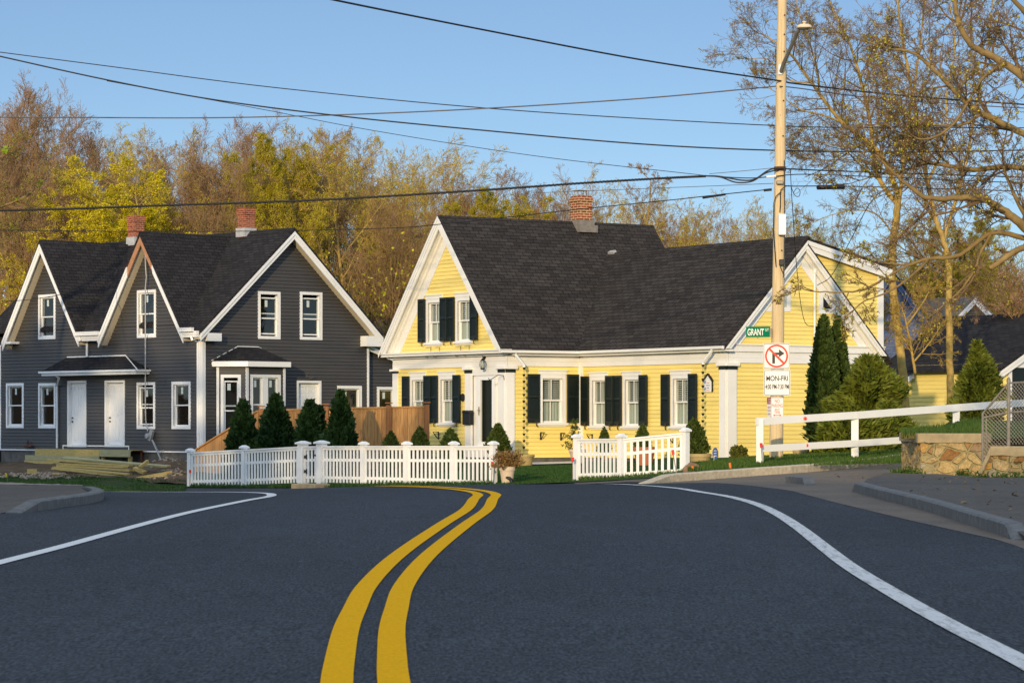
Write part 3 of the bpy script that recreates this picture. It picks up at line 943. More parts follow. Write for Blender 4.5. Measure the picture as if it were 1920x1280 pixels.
for p0, p1 in ((1107.5, 1140), (1169, 1203), (1259, 1295.5)):
    a = yw(FA2, p0, p1, -.125, 1.27, holesA2); ysh(FA2, a[0], a[1], -.11, 1.29, .38)

# door opening
du0, du1 = FA.u(886), FA.u(948) - .26
holesA.append((du0, du1, YB, 1.55))
# walls
mb = MB(); clap(mb, FA, [(0, YB), (W1, YB), (W1, 1.6), (0, 1.6)], holesA, .112, YB); mb.build('wall', M['yellow'], yh)
mb = MB(); clap(mb, FA, [(0, 2.0), (W1, 2.0), (gmid, 2.0 + gsl * gmid)], gable_holes, .112, YB); mb.build('wall', M['yellow'], yh)
mb = MB(); clap(mb, FB1, [(0, YB), (L1, YB), (L1, 1.9), (0, 1.9)], holesB1, .112, YB); mb.build('wall', M['yellow'], yh)
mb = MB(); clap(mb, FA2, [(0, YB), (L2, YB), (L2, 1.9), (0, 1.9)], holesA2, .112, YB); mb.build('wall', M['yellow'], yh)
# wing gable end with its shed dormer
wE, wP = 2.02, 4.98
umid = FB2.u(1514, .28)
wD = 4.30           # dormer eave
wsl = (wP - wE) / (umid + .28)
dsl = (wP - wD) / (W2 - umid)
tri_l = [(FB2.u(1434), FB2.v(1434, 584)), (FB2.u(1481), FB2.v(1481, 584)), (FB2.u(1481), FB2.v(1481, 531))]
tri_r = [(FB2.u(1534), FB2.v(1534, 588)), (FB2.u(1584), FB2.v(1584, 588)), (FB2.u(1534), FB2.v(1534, 533))]
mb = MB()
clap(mb, FB2, [(0, YB), (W2, YB), (W2, wD - .05), (umid, wP - .05), (0, wE)], [], .112, YB)
# shaded side walls closing the back of the house
DEPTH = 7.05
mb.fbox(FA, 0, W1, -1.3, 2.0, -DEPTH, -DEPTH + .1)
mb.prism(FA, [(0, 2.0), (W1, 2.0), (gmid, 2.0 + gsl * gmid)], -DEPTH, -DEPTH + .1)
mb.fbox(FA, 0, .1, -1.3, 2.0, -DEPTH, -.02)
mb.fbox(FA, W1 - .1, W1, -1.3, 2.0, -DEPTH, -L1 - 3.0)
mb.fbox(FB2, W2 - .1, W2, -1.3, wD - .05, -L2 - .3, -.02)
mb.build('wall', M['yellow'], yh)
# stone foundation
mb = MB()
for f, a, b in ((FA, 0, W1), (FB1, 0, L1), (FA2, 0, L2), (FB2, 0, W2)): mb.fbox(f, a, b, -2.0, YB - .004, -.3, -.03)
mb.build('foundation', M['found'], yh)
# white trim: frieze, pediment shelf, corner boards, pilasters
mb = MB()
mb.fbox(FA, 0, W1 + .044, 1.56, 1.70, -.03, .045); mb.fbox(FA, 0, W1 + .039, 1.703, vS, -.03, .040)
mb.fbox(FB1, .046, L1 - .042, 1.56, 1.70, .001, .045); mb.fbox(FB1, .046, L1 - .042, 1.703, vS, .001, .040)
mb.fbox(FA2, .045, L2 + .044, 1.56, 1.70, -.03, .045); mb.fbox(FA2, .045, L2 + .039, 1.703, vS, -.03, .040)
mb.fbox(FB2, .046, W2, 1.56, 1.70, .001, .045); mb.fbox(FB2, .046, W2, 1.703, vS, .001, .040)
mb.build('frieze', M['white'], yh)
mb = MB()
mb.prism(FA, [(-gEx, vS + .06), (W1 + gEx, vS + .06), (W1 + gEx, 1.99), (-gEx, 1.99)], -.02, .30)
mb.prism(FA, [(-gEx - .05, 1.992), (W1 + gEx, 1.992), (W1 + gEx, 2.03), (-gEx - .05, 2.03)], -.02, .345)
mb.prism(FA, [(-.12, vS), (W1 + .12, vS), (W1 + .12, vS + .058), (-.12, vS + .058)], -.02, .14)
mb.build('cornice', M['white'], yh); mb = MB()
mb.fbox(FB2, 0, W2, vS + .002, 2.03, .001, .09); mb.fbox(FB2, -.02, W2, 2.032, 2.06, .001, .13)
mb.build('cornice', M['white'], yh)
mb = MB()
cb = FA.u(747.5)
mb = MB(); mb.fbox(FA, 0, cb, YB, 1.44, .001, .05); mb.fbox(FA, -.06, cb + .05, 1.50, 1.56, .0, .12); mb.fbox(FA, -.03, cb + .02, 1.44, 1.499, .001, .07, 1); mb.build('corner_board', [M['white'], M['dgreen']], yh)
for f, a, b in ((FA, W1 - .30, W1), (FB1, 0, FB1.u(963)), (FA2, FA2.u(1351.5), L2), (FB2, 0, FB2.u(1379))):
    mb = MB()
    mb.fbox(f, a, b, YB, 1.38, .0015, .055 if f in (FA, FA2) else .058)
    mb.fbox(f, a - .02, b + .02, 1.382, 1.478, .001, .066 if f in (FA, FA2) else .069, 1)
    mb.fbox(f, a - (.06 if f in (FA, FA2) else .08), b + (.08 if f in (FA, FA2) else .06), 1.48, 1.558, .001, .125 if f in (FA, FA2) else .128)
    mb.build('corner_board', [M['white'], M['dgreen']], yh)
for q in ((FB1, FB1.u(1083.7), L1, YB, 1.56, .0015, .04), (FA2, 0, FA2.u(1094), YB, 1.56, .0015, .04), (FB2, FB2.u(1645), W2, 2.06, wD - .1, .001, .04), (FB2, W2 - .2, W2, YB, 1.56, .001, .04)):
    mb = MB(); mb.fbox(*q); mb.build('corner_board', M['white'], yh)

# main roof
mb = MB()
AL, AP, AR = (-gEx, vE), (gmid, vP), (W1 + gEx, vE)
ovA = .36
slope_slab(mb, FA, AL, AP, TH, -DEPTH - .3, ovA); slope_slab(mb, FA, AR, AP, TH, -DEPTH - .3, ovA)
# ridge cap
mb.prism(FA, [(gmid - .14, vP - .17), (gmid, vP + .025), (gmid + .14, vP - .17), (gmid, vP - .02)], -DEPTH - .31, ovA + .005)
main_roof = mb.build('roof', M['shinglewarm'], yh, fixn=True)
rake(yh, FA, AL, AP, ovA - .03, TH, .17, .36, vmin=2.032); rake(yh, FA, AR, AP, ovA - .03, TH, .17, .36, vmin=2.032)
# white drip edge seen along the roof
mb = MB()
for q in (AL, AR):
    slope_slab(mb, FA, (q[0], q[1] + .002), (AP[0], AP[1] + .002), TH * 1.0, ovA + .001, ovA + .012)
mb.build('drip_edge', M['white'], yh, fixn=True)
# wing roof
BL, BP = (-.28, wE), (umid, wP)
mb = MB()
slope_slab(mb, FB2, BL, BP, TH, -L2 - 3.1, .29)
BD = (W2 + .16, wP - dsl * (W2 + .16 - umid))
slope_slab(mb, FB2, BD, BP, TH, -L2 - 1.5, .22)
mb.prism(FB2, [(umid - .14, wP - .13), (umid, wP + .03), (umid + .14, wP - .03), (umid, wP - .03)], -L2 - 2.6, .295)
# short steep piece in front of the dormer wall
BR = (W2 + .12, wP - wsl * (W2 + .12 - umid) - .16); BP2 = (umid, wP - .16)
slope_slab(mb, FB2, BR, BP2, .05, .02, .29)
mb.build('roof', M['shinglewarm'], yh, fixn=True)
rake(yh, FB2, BL, BP, .27, TH, .15, .30, vmin=1.93); rake(yh, FB2, BR, BP2, .27, .05, .13, .30, vmin=1.80)
rake(yh, FB2, BD, BP, .20, TH, .26, .0)
# eaves: soffit, gutter
mb = MB()
mb.fbox(FB1, .10, L1 + .1, vS + .002, vS + .05, -.02, .24); mb.fbox(FB1, .10, L1 + .1, vS + .051, 1.985, .21, .245)
mb.fbox(FA2, -.02, L2 + .26, vS + .002, vS + .05, -.02, .225); mb.fbox(FA2, .2, L2 + .26, vS + .051, 1.985, .195, .23)
mb.build('soffit', M['white'], yh)
for f, a, b in ((FB1, -.35, L1 - .12), (FA2, .12, L2 + .26)):
    g = MB()
    prof = [(.246, 1.93), (.30, 1.915), (.35, 1.93), (.365, 2.0), (.355, 2.0), (.34, 1.945), (.30, 1.93), (.256, 1.945), (.256, 2.0), (.246, 2.0)]
    base = len(g.v); k = len(prof)
    for u in (a, b): g.v.extend([tuple(f.p(u, v, w_)) for w_, v in prof])
    for i in range(k):
        g.f.append((i, (i + 1) % k, k + (i + 1) % k, k + i)); g.m.append(0)
    g.fbox(f, a, a + .01, 1.92, 2.0, .247, .36); g.fbox(f, b - .01, b, 1.92, 2.0, .247, .36)
    go = g.build('gutter', M['white2'], yh, fixn=True)
    s = MB()
    if f is FB1: A_, B_ = f.u(966, .30), f.u(982.5, .30)
    else: A_, B_ = f.u(1335, .30), f.u(1318.5, .30)
    zt = 1.90; zb = 1.53
    s.tube([f.p(A_, zt, .30), f.p(A_ + (B_ - A_) * .1, zt - .05, .30), f.p(B_, zb + .05, .30), f.p(B_, zb, .30)], .042, 8)
    s.build('spout', M['white2'], go)
# chimney
cu = (FA.p(gmid, 0, 0)); tB = -FA.n
k = (1090 - 960) / F; s_ = (k * cu.y - cu.x) / (tB.x - k * tB.y); cc = cu + tB * s_
sc_ = cc.y / F
mb = MB(); ztop = (HY - 368) * sc_
mb.box((cc.x, cc.y, (5.3 + ztop) / 2), (.46, .46, ztop - 5.3), R(33))
mb.box((cc.x, cc.y, ztop - .10), (.50, .50, .13), R(33))
ch = mb.build('chimney', M['brickbuff'], yh)
mb = MB(); mb.box((cc.x - .02, cc.y - .02, vP - .02), (.60, .60, .16), R(33)); mb.box((cc.x + .02, cc.y - .02, vP - .20), (.66, .72, .22), R(33)); mb.build('flashing', M['mortar'], ch)
mb = MB()
for i in range(12):
    a = i / 12 * 2 * math.pi; q = Matrix.Rotation(R(33), 3, 'Z') @ Vector((max(-.17, min(.17, .24 * math.cos(a))), max(-.17, min(.17, .24 * math.sin(a))), 0))
    mb.tube([(cc.x + q.x, cc.y + q.y, ztop), (cc.x + q.x, cc.y + q.y, ztop + .16)], .008, 4)
mb.box((cc.x, cc.y, ztop + .17), (.46, .46, .02), R(33)); mb.build('chimney_cap', M['lead'], ch)
mb = MB(); q = FB2.p(umid, wP + .03, -L2 - 2.0); mb.box(q, (.28, .12, .10), R(-57), 0, .0, .5)
mb.build('roof_vent', M['lead'], yh)
# triangular attic windows
for T_ in (tri_l, tri_r):
    mb = MB(); mb.prism(FB2, T_, -.03, .035)
    w_ = mb.build('window', M['white'], yh, fixn=True)
    cx = sum(q[0] for q in T_) / 3; cy = sum(q[1] for q in T_) / 3
    mb = MB(); mb.prism(FB2, [(cx + (q[0] - cx) * .52, cy + (q[1] - cy) * .52) for q in T_], .036, .040)
    mb.build('pane', M['dark'] if T_ is tri_r else M['curtain'], w_, fixn=True)
# front door and its surround
mb = MB()
mb.fbox(FA, du0 - .02, du1 + .28, 1.31, 1.558, -.06, .030)
mb.fbox(FA, FA.u(875.5), FA.u(886.5), YB, 1.38, .001, .07); mb.fbox(FA, FA.u(875.5) - .02, FA.u(886.5) + .02, 1.382, 1.478, .001, .08, 1); mb.fbox(FA, FA.u(875.5) - .06, FA.u(886.5) + .06, 1.48, 1.558, .001, .135)
d0, d1 = FA.u(897.5), FA.u(926.5)
mb.fbox(FA, du0, d0 - .003, YB, 1.309, -.12, -.03); mb.fbox(FA, d1 + .003, du1 + .02, YB, 1.309, -.12, -.03)
mb.fbox(FA, d0 - .12, d0 - .004, YB, 1.305, -.029, .01); mb.fbox(FA, d1 + .004, d1 + .10, YB, 1.305, -.029, .01)
mb.fbox(FA, d0 - .1, d1 + .1, YB, -.72, -.10, .20)
mb.build('door_surround', [M['white'], M['dgreen']], yh)
mb = MB(); v0, v1 = -.715, 1.30
fw = .10
for q in ((d0, d0 + fw, v0, v1), (d1 - fw, d1, v0, v1), (d0 + fw, d1 - fw, v1 - .12, v1), (d0 + fw, d1 - fw, v0, v0 + .14)): mb.fbox(FA, *q, -.05, .015)
dr = mb.build('door', M['white2'], yh)
g = MB(); g.face([FA.p(d0 + fw, v0 + .14, -.02), FA.p(d1 - fw, v0 + .14, -.02), FA.p(d1 - fw, v1 - .12, -.02), FA.p(d0 + fw, v1 - .12, -.02)]); g.build('pane', M['glass'], dr)
g = MB(); g.fbox(FA, d0, d1, v0, v1, -.17, -.13); g.build('inner_panel', M['dgreen'], dr)
g = MB(); g.fbox(FA, d0 + .03, d0 + .07, .18, .42, .016, .03); g.tube([FA.p(d0 + .05, .32, .03), FA.p(d0 + .05, .32, .07), FA.p(d0 + .16, .32, .07)], .012, 6); g.build('handle', M['brass'], dr)

# things fixed to or hung on the yellow house
def chain(fac, px, w, ztop, zbot, label):
    u = fac.u(px, w); mb = MB(); z = ztop
    while z > zbot + .1:
        c = fac.p(u + random.Random(int(z * 100)).uniform(-.006, .006), z, w)
        mb.lathe([(.018, -.045), (.026, -.043), (.046, .02), (.040, .02), (.022, -.03)], c, 10)
        for k in range(3):
            e = .011 if k % 2 else -.011
            for sgn in (-1, 1):
                mb.tube([c + Vector((sgn * .010, 0, -.045 - k * .045)), c + Vector((sgn * .017, 0, -.068 - k * .045)), c + Vector((sgn * .010, 0, -.09 - k * .045))], .0035, 4)
        z -= .185
    o = mb.build('rain_chain', M['black']); tag(o, label, 'rain chain', 'rain chains')
chain(FB1, 982.5, .30, 1.50, -.85, 'black cup rain chain between the front door and the wide window')
chain(FA2, 1318, .30, 1.50, -.95, 'black cup rain chain beside the small white house-shaped plaque')
# lantern
q = FA.p(FA.u(905, .2), 0, .2); zc = (HY - 683) * q.y / F
lt = thing('wall_lantern', (q.x, q.y, zc - .2), 'black onion lantern hung above the yellow house front door', 'lantern')
mb = MB(); b_ = FA.p(FA.u(909, .06), zc + .18, .06)
mb.lathe([(.06, 0), (.05, .03), (.0, .035)], FA.p(FA.u(909, .04), zc + .20, .04), 12, axis=FA.n)
mb.tube([FA.p(FA.u(909, .05), zc + .20, .07), Vector((q.x, q.y, zc + .24)), Vector((q.x, q.y, zc + .14))], .013, 6)
mb.lathe([(.07, .10), (.035, .15), (.02, .17)], (q.x, q.y, zc), 12); mb.lathe([(.06, -.15), (.065, -.11), (.03, -.10)], (q.x, q.y, zc), 12)
for i in range(6):
    a = i / 6 * 2 * math.pi
    mb.tube([(q.x + .06 * math.cos(a), q.y + .06 * math.sin(a), zc - .11), (q.x + .105 * math.cos(a), q.y + .105 * math.sin(a), zc), (q.x + .065 * math.cos(a), q.y + .065 * math.sin(a), zc + .10)], .006, 4)
mb.build('frame', M['black'], lt)
mb = MB(); mb.lathe([(.055, -.10), (.09, -.04), (.095, .01), (.06, .095)], (q.x, q.y, zc), 14); mb.build('globe', M['glass'], lt, smooth=True)
mb = MB(); mb.lathe([(.012, -.1), (.012, .0), (.004, .03)], (q.x, q.y, zc), 8); mb.build('candle', M['cream'], lt)
# mailbox
ub0, ub1 = FA.u(870, .1), FA.u(883, .1); mx = thing('mailbox', FA.p((ub0 + ub1) / 2, -.04, .1), 'black wall mailbox beside the yellow house front door', 'mailbox')
vb0, vb1 = FA.v(876, 796, .1), FA.v(876, 771, .1)
mb = MB(); mb.fbox(FA, ub0, ub1, vb0, vb1 - .05, .01, .16); mb.build('box', M['black'], mx, bevel=.01)
mb = MB(); mb.prism(FA, [(ub0 - .02, vb1 - .05), (ub1 + .02, vb1 - .05), (ub1 - .04, vb1 + .03), (ub0 + .04, vb1 + .03)], .0, .18); mb.build('lid', M['black'], mx, bevel=.01)
mb = MB(); mb.lathe([(.10, 0), (.12, .01), (.11, .025), (.0, .03)], FA.p(FA.u(868, .02), FA.v(868, 745, .02), .02), 20, axis=FA.n)
op = mb.build('house_plaque', [M['dark']]); tag(op, 'round dark house plaque above the black mailbox', 'plaque')
# plant hook by the door
mb = MB(); a0 = FA.p(FA.u(943, .1), FA.v(943, 712, .1), .06)
mb.tube([a0, a0 + FA.n * .02 + Z * .12, a0 + FA.n * .20 + Z * .14, a0 + FA.n * .42 + Z * .02, a0 + FA.n * .50 - Z * .0, a0 + FA.n * .52 + Z * .05], .010, 6)
tag(mb.build('plant_hook', M['black']), 'thin black iron plant hook right of the front door', 'hook')
# wire window-box brackets of the gable
for (p0, lb) in ((800, 'wire planter bracket under the left window of the yellow gable'), (856, 'wire planter bracket under the right window of the yellow gable')):
    mb = MB()
    for q in (p0 + 8, p0 + 24):
        u = FA.u(q, .05); z0 = 2.16
        mb.tube([FA.p(u, z0, .06), FA.p(u, z0 - .26, .06), FA.p(u, z0 - .28, .24), FA.p(u, z0 - .20, .26)], .009, 5)
        mb.tube([FA.p(u + .1, z0 + .02, .08), FA.p(u - .25, z0, .08)], .006, 4)
    tag(mb.build('planter_bracket', M['black']), lb, 'bracket', 'window planter brackets')
# flat black brackets under the ground-floor windows
def bracket(fac, px, py, lab, flip=1):
    u = fac.u(px, .03); v = fac.v(px, py, .03)
    mb = MB(); t = .02
    mb.fbox(fac, u - t, u + t, v - .2, v, .01, .035)
    mb.prism(fac, [(u - t, v), (u + t, v), (u + t, v + .02), (u - t, v + .02)], .01, .22)
    a0, a1 = fac.p(u, v - .19, .03), fac.p(u, v - .01, .20)
    mb.tube([a0, a0.lerp(a1, .5) + Z * -.02 , a1], .014, 5)
    tag(mb.build('planter_bracket', M['black']), lab, 'bracket', 'window planter brackets')
for f, px, py, lb in ((FA, 768, 810, 'black scroll bracket under the leftmost ground-floor window of the yellow gable'), (FA, 822, 810, 'black scroll bracket between two clipped shrubs left of the front door'),
                      (FB1, 1014, 811, 'black bracket under the wide window, the nearer to the rain chain'), (FB1, 1052, 812, 'black bracket under the wide window, the nearer to the sparse conifer'),
                      (FA2, 1110, 815, 'black bracket just right of the sparse potted conifer'), (FA2, 1172, 815, 'black bracket behind the middle of the right picket fence'), (FA2, 1262, 817, 'black bracket left of the tall potted cone shrub')):
    bracket(f, px, py, lb)
# house-shaped plaque
us0, us1 = FA2.u(1319.5, .06), FA2.u(1334, .06); z0, z1, z2 = FA2.v(1327, 734.5, .06), FA2.v(1327, 714, .06), FA2.v(1327, 703, .06)
pq = thing('house_shaped_plaque', FA2.p((us0 + us1) / 2, z0, .03), 'small white house-shaped plaque with black roof on yellow wall', 'plaque')
um = (us0 + us1) / 2
mb = MB(); mb.prism(FA2, [(us0, z0), (us1, z0), (us1, z1), (um, z2), (us0, z1)], .02, .05); mb.build('board', M['signwhite'], pq)
mb = MB()
mb.prism(FA2, [(us0 - .03, z1 - .02), (um, z2 + .01), (um, z2 + .05), (us0 - .03, z1 + .03)], .015, .08); mb.prism(FA2, [(um, z2 + .01), (us1 + .03, z1 - .02), (us1 + .03, z1 + .03), (um, z2 + .05)], .015, .08)
mb.fbox(FA2, us1 + .001, us1 + .02, z0, z1, .015, .06); mb.build('edge', M['black'], pq, fixn=True)
for k, (w_, mm) in enumerate(((.5, 'orange'), (.7, 'signblue'), (.45, 'signblue'), (.6, 'orange'))):
    mb = MB(); hw = (us1 - us0) / 2 * w_ * .7; zz = z1 - .05 - k * .065; mb.fbox(FA2, um - hw, um + hw, zz - .012, zz + .006, .0505, .0515); mb.build('line_mark', M[mm], pq)
# service mast on the gable end
mb = MB(); um_ = FB2.u(1528, .1); zt = FB2.v(1528, 508, .1); zb = FB2.v(1528, 700, .1)
mb.tube([FB2.p(um_, zb, .09), FB2.p(um_, zt, .09)], .032, 8)
mb.lathe([(.05, -.05), (.055, .02), (.035, .06), (.0, .07)], FB2.p(um_, zt, .10), 10)
ms_ = mb.build('service_mast', M['white2']); tag(ms_, 'white electric service mast up the yellow gable end', 'pipe')

# ================================================================== the grey house
G0 = Fac((X(378, 91.5), 91.5), R(-47)); uL = G0.u(1.0)
o_ = G0.p(uL, 0); GA = Fac((o_.x, o_.y), R(-47)); WA = -uL
cg = GA.p(WA, 0); GB = Fac((cg.x, cg.y), R(43)); WB = GB.u(690)
gh = thing('grey_house', GA.p(WA / 2, -1.5), 'dark grey clapboard house with three gables, white window trim and bay', 'house')
GBASE = -.965
GE, GP = 2.93, 6.25      # eave and front gable ridge
hA, hB, hG1, hG2 = [], [], [], []
def gw(fac, p0, p1, y0, y1, holes, cw=.095, **kw):
    pm = (p0 + p1) / 2
    u0, u1, v0, v1 = fac.u(p0), fac.u(p1), fac.v(pm, y1), fac.v(pm, y0)
    holes.append(window(gh, fac, u0, u1, v0, v1, cw=cw, trim=M['white2'], glass=M['greyglass'], sill=False, **kw))
gw(GA, 12.5, 45.5, 718, 802, hA, sticker=(.45, 0)); gw(GA, 73, 105.5, 718, 802.5, hA, sticker=(.4, 0))
gw(GA, 257.5, 292, 716.5, 804, hA, sticker=(.45, 0), open_=.07); gw(GA, 323, 358.5, 715, 804, hA, sticker=(.45, 0))
gw(GA, 73, 105, 552, 636, hG1, sticker=(.45, 0)); gw(GA, 258, 293.5, 543.5, 633, hG2, sticker=(.45, 0))
gw(GB, 483, 525, 546.5, 635.5, hB, sticker=(.4, 0), open_=.10); gw(GB, 561.5, 603.5, 547.5, 637, hB, sticker=(.4, 0), open_=.10)
gw(GB, 631.5, 677.5, 723, 800, hB, sticker=(.35, 0), split=.25)
# doors
def gdoor(fac, p0, p1, ytop, ybot, holes, lab=None):
    pm = (p0 + p1) / 2; u0, u1, v0, v1 = fac.u(p0), fac.u(p1), fac.v(pm, ybot), fac.v(pm, ytop)
    holes.append((u0 + .05, u1 - .05, v0, v1 - .05))
    mb = MB(); c = .075
    for q in ((u0, u0 + c, v0, v1), (u1 - c, u1, v0, v1), (u0 + c, u1 - c, v1 - c, v1), (u0 + c, u1 - c, v0, v0 + .05)): mb.fbox(fac, *q, -.16, .035)
    fr = mb.build('door_frame', M['white2'], gh)
    mb = MB(); a0, a1, b0, b1 = u0 + c + .003, u1 - c - .003, v0 + .055, v1 - c - .003
    mb.fbox(fac, a0, a1, b0, b1, -.145, -.105)
    wd = a1 - a0; hh = b1 - b0
    for (r0, r1) in ((.86, .95), (.48, .82), (.06, .42)):
        for (s0, s1) in ((.14, .44), (.56, .86)):
            x0, x1, y0, y1 = a0 + wd * s0, a0 + wd * s1, b0 + hh * r0, b0 + hh * r1
            for q in ((x0, x1, y0, y0 + .018), (x0, x1, y1 - .018, y1), (x0, x0 + .018, y0 + .019, y1 - .019), (x1 - .018, x1, y0 + .019, y1 - .019)): mb.fbox(fac, *q, -.104, -.094)
            mb.fbox(fac, x0 + .05, x1 - .05, y0 + .05, y1 - .05, -.104, -.097)
    d = mb.build('door', M['white2'], gh)
    mb = MB()
    for k in (.44, .38): mb.lathe([(.025, 0), (.028, .02), (.02, .05), (0, .055)], fac.p(a0 + .07, b0 + hh * k, -.105), 8, axis=fac.n)
    mb.build('door_knob', M['dark'], d)
gdoor(GA, 127.5, 163, 713.5, 837.5, hA); gdoor(GA, 197.5, 235, 713, 837.5, hA); gdoor(GB, 555.5, 601.5, 713.5, 850, hB)
# gables on the long side
G1P, G1R = GA.u(75, .38), GA.u(147.5, .38); half1 = G1R - G1P; G2P = GA.u(262.5, .38); G2R = GA.u(343.5, .38); half2 = G2R - G2P
sl1 = (GP - GE) / half1; sl2 = (GP - GE) / half2
mb = MB()
clap(mb, GA, [(0, GBASE), (WA, GBASE), (WA, 2.78), (0, 2.78)], hA, .115, GBASE, .028)
for P_, h_, s_, hs in ((G1P, half1, sl1, hG1), (G2P, half2, sl2, hG2)):
    w_ = h_ - .22
    clap(mb, GA, [(P_ - w_, 2.78), (P_ + w_, 2.78), (P_ + w_, GP - s_ * w_ - .08), (P_, GP - .08), (P_ - w_, GP - s_ * w_ - .08)], hs, .115, GBASE, .028)
mb.build('wall', M['grey'], gh)
# right gable
BGP = GB.u(552, .36); BPK = GB.v(552, 428, .36); sB = (BPK - 2.95) / (BGP + .30)
wr = WB
mb = MB()
clap(mb, GB, [(0, GBASE), (wr, GBASE), (wr, BPK - sB * (wr - BGP) - .1), (BGP, BPK - .1), (0, BPK - sB * BGP - .1)], hB, .115, GBASE, .028)
GD = 12.6
mb.fbox(GB, 0, WB, -1.6, 2.9, -GD, -GD + .1); mb.fbox(GB, WB - .1, WB, -1.6, 2.9, -GD, -.02)
mb.prism(GB, [(0, 2.9), (WB, 2.9), (BGP, BPK - .2)], -GD, -GD + .1)
mb.build('wall', M['grey'], gh)
# lean-to on the far side
LU = GB.u(745, -.25)
hL = []
wl_ = []
u0, u1 = GB.u(706, -.25), GB.u(742, -.25)
f2 = Fac((GB.p(0, 0, -.25).x, GB.p(0, 0, -.25).y), R(43))
hL.append(window(gh, f2, u0, u1, f2.v(722, 800), f2.v(722, 725), cw=.095, trim=M['white2'], glass=M['greyglass'], sill=False, sticker=(.4, 0), split=.25))
LV0, LV1 = f2.v(690, 652), f2.v(742, 676)
LE = LU + 1.2; lsl = (LV1 - LV0) / (f2.u(742) - f2.u(690)); 
mb = MB(); clap(mb, f2, [(WB + .02, GBASE), (LE, GBASE), (LE, LV0 + lsl * (LE - f2.u(690))), (WB + .02, LV0)], hL, .115, GBASE, .028)
mb.fbox(f2, LE - .1, LE, -1.6, 1.2, -5, -.02)
mb.build('wall', M['grey'], gh)
mb = MB(); a0, b0 = (WB - .02, LV0 + .16), (LE + .2, LV0 + lsl * (LE + .2 - f2.u(690)) + .16)
slope_slab(mb, f2, b0, a0, .05, -5.5, .22); mb.build('roof', M['shingle'], gh, fixn=True)
rake(gh, f2, b0, a0, .20, .05, .17)
# roofs
mb = MB()
ML, MP, MR = (-.30, 2.95), (BGP, BPK), (2 * BGP + .30, 2.95)
MI = (-.01, 2.95 + (BPK - 2.95) / (BGP + .3) * .29)
slope_slab(mb, GB, MI, MP, TH, -GD - .3, .38)
for q0, q1 in ((G2R - .12 - WA, .38), (G1R - .12 - WA, G2P - half2 + .12 - WA)): slope_slab(mb, GB, ML, (MI[0] - .002, MI[1] - .002), TH, q0, q1)
slope_slab(mb, GB, MR, MP, TH, -GD - .3, .38)
mb.prism(GB, [(BGP - .15, BPK - .12), (BGP, BPK + .03), (BGP + .15, BPK - .12), (BGP, BPK - .02)], -GD - .31, .385)
mb.build('roof', M['shingle'], gh, fixn=True)
for P_, h_ in ((G1P, half1), (G2P, half2)):
    mb = MB()
    slope_slab(mb, GA, (P_ - h_, GE), (P_, GP), TH, -BGP - .1, .40); slope_slab(mb, GA, (P_ + h_, GE), (P_, GP), TH, -BGP - .1, .40)
    mb.prism(GA, [(P_ - .13, GP - .17), (P_, GP + .03), (P_ + .13, GP - .17), (P_, GP - .02)], -BGP, .405)
    mb.build('roof', M['shingle'], gh, fixn=True)
rake(gh, GA, (G1P - half1, GE), (G1P, GP), .40, TH, .19, 0, M['soffit'], M['white2']); rake(gh, GA, (G1P + half1, GE), (G1P, GP), .40, TH, .15, 0, M['soffit'], M['white2'])
# second gable: upper end of the rakes still bare sheathing
tt = .70
def part_rake(P_, h_, sgn):
    a = (P_ + sgn * h_, GE); b = (P_, GP); m_ = (a[0] + (b[0] - a[0]) * tt, a[1] + (b[1] - a[1]) * tt)
    rake(gh, GA, a, m_, .40, TH, .19 if sgn < 0 else .15, 0, M['soffit'], M['white2'])
    r = rake(gh, GA, m_, b, .385, TH, .19 if sgn < 0 else .15, 0, M['soffit'], M['rawwood'], step=False)
    r['label'] = 'bare brown rake end not yet clad in white'
part_rake(G2P, half2, -1); part_rake(G2P, half2, 1)
rake(gh, GB, ML, MP, .37, TH, .19, 0, M['soffit'], M['white2']); rake(gh, GB, MR, MP, .37, TH, .19, 0, M['soffit'], M['white2'])
# eave returns, gutters, downspouts
mb = MB()
for a0, b0 in ((G1R - .05, G2P - half2 + .08), (G2R - .05, WA + .25)):
    mb = MB(); mb.fbox(GA, a0, b0, 2.72, 2.80, .0, .40); mb.fbox(GA, a0 - .02, b0 + .02, 2.801, 2.92, .30, .42); mb.build('eave_return', M['white2'], gh)
for q in ((GA, G1P - half1 - .05, G1P - half1 + .5, 2.72, 2.80, .0, .38), (GB, -.02, .55, 2.60, 2.86, .0, .35), (GB, WB - .35, WB + .35, 2.55, 2.90, .0, .35)):
    mb = MB(); mb.fbox(*q); mb.build('eave_return', M['white2'], gh)

for a0, b0, pxs, zb in ((G1R - .1, G2P - half2 + .12, [(148, 632), (150, 637), (163, 640), (163, 669)], None), (G2R - .1, WA + .15, [(358, 630), (360, 636), (371, 641), (371, 846)], None)):
    g = MB(); g.fbox(GA, a0, b0, 2.90, 3.02, .42, .53); g.fbox(GA, a0 - .01, b0 + .01, 3.0, 3.03, .421, .545); go = g.build('gutter', M['white2'], gh)
    d = MB(); pts = []
    for i, (px, py) in enumerate(pxs):
        w_ = .46 if i < 2 else .07
        if px == 163 and py == 669: w_ = .10
        pts.append(GA.p(GA.u(px, w_), GA.v(px, py, w_), w_))
    d.tube(pts, .042, 8); d.build('downspout', M['white2'], go)
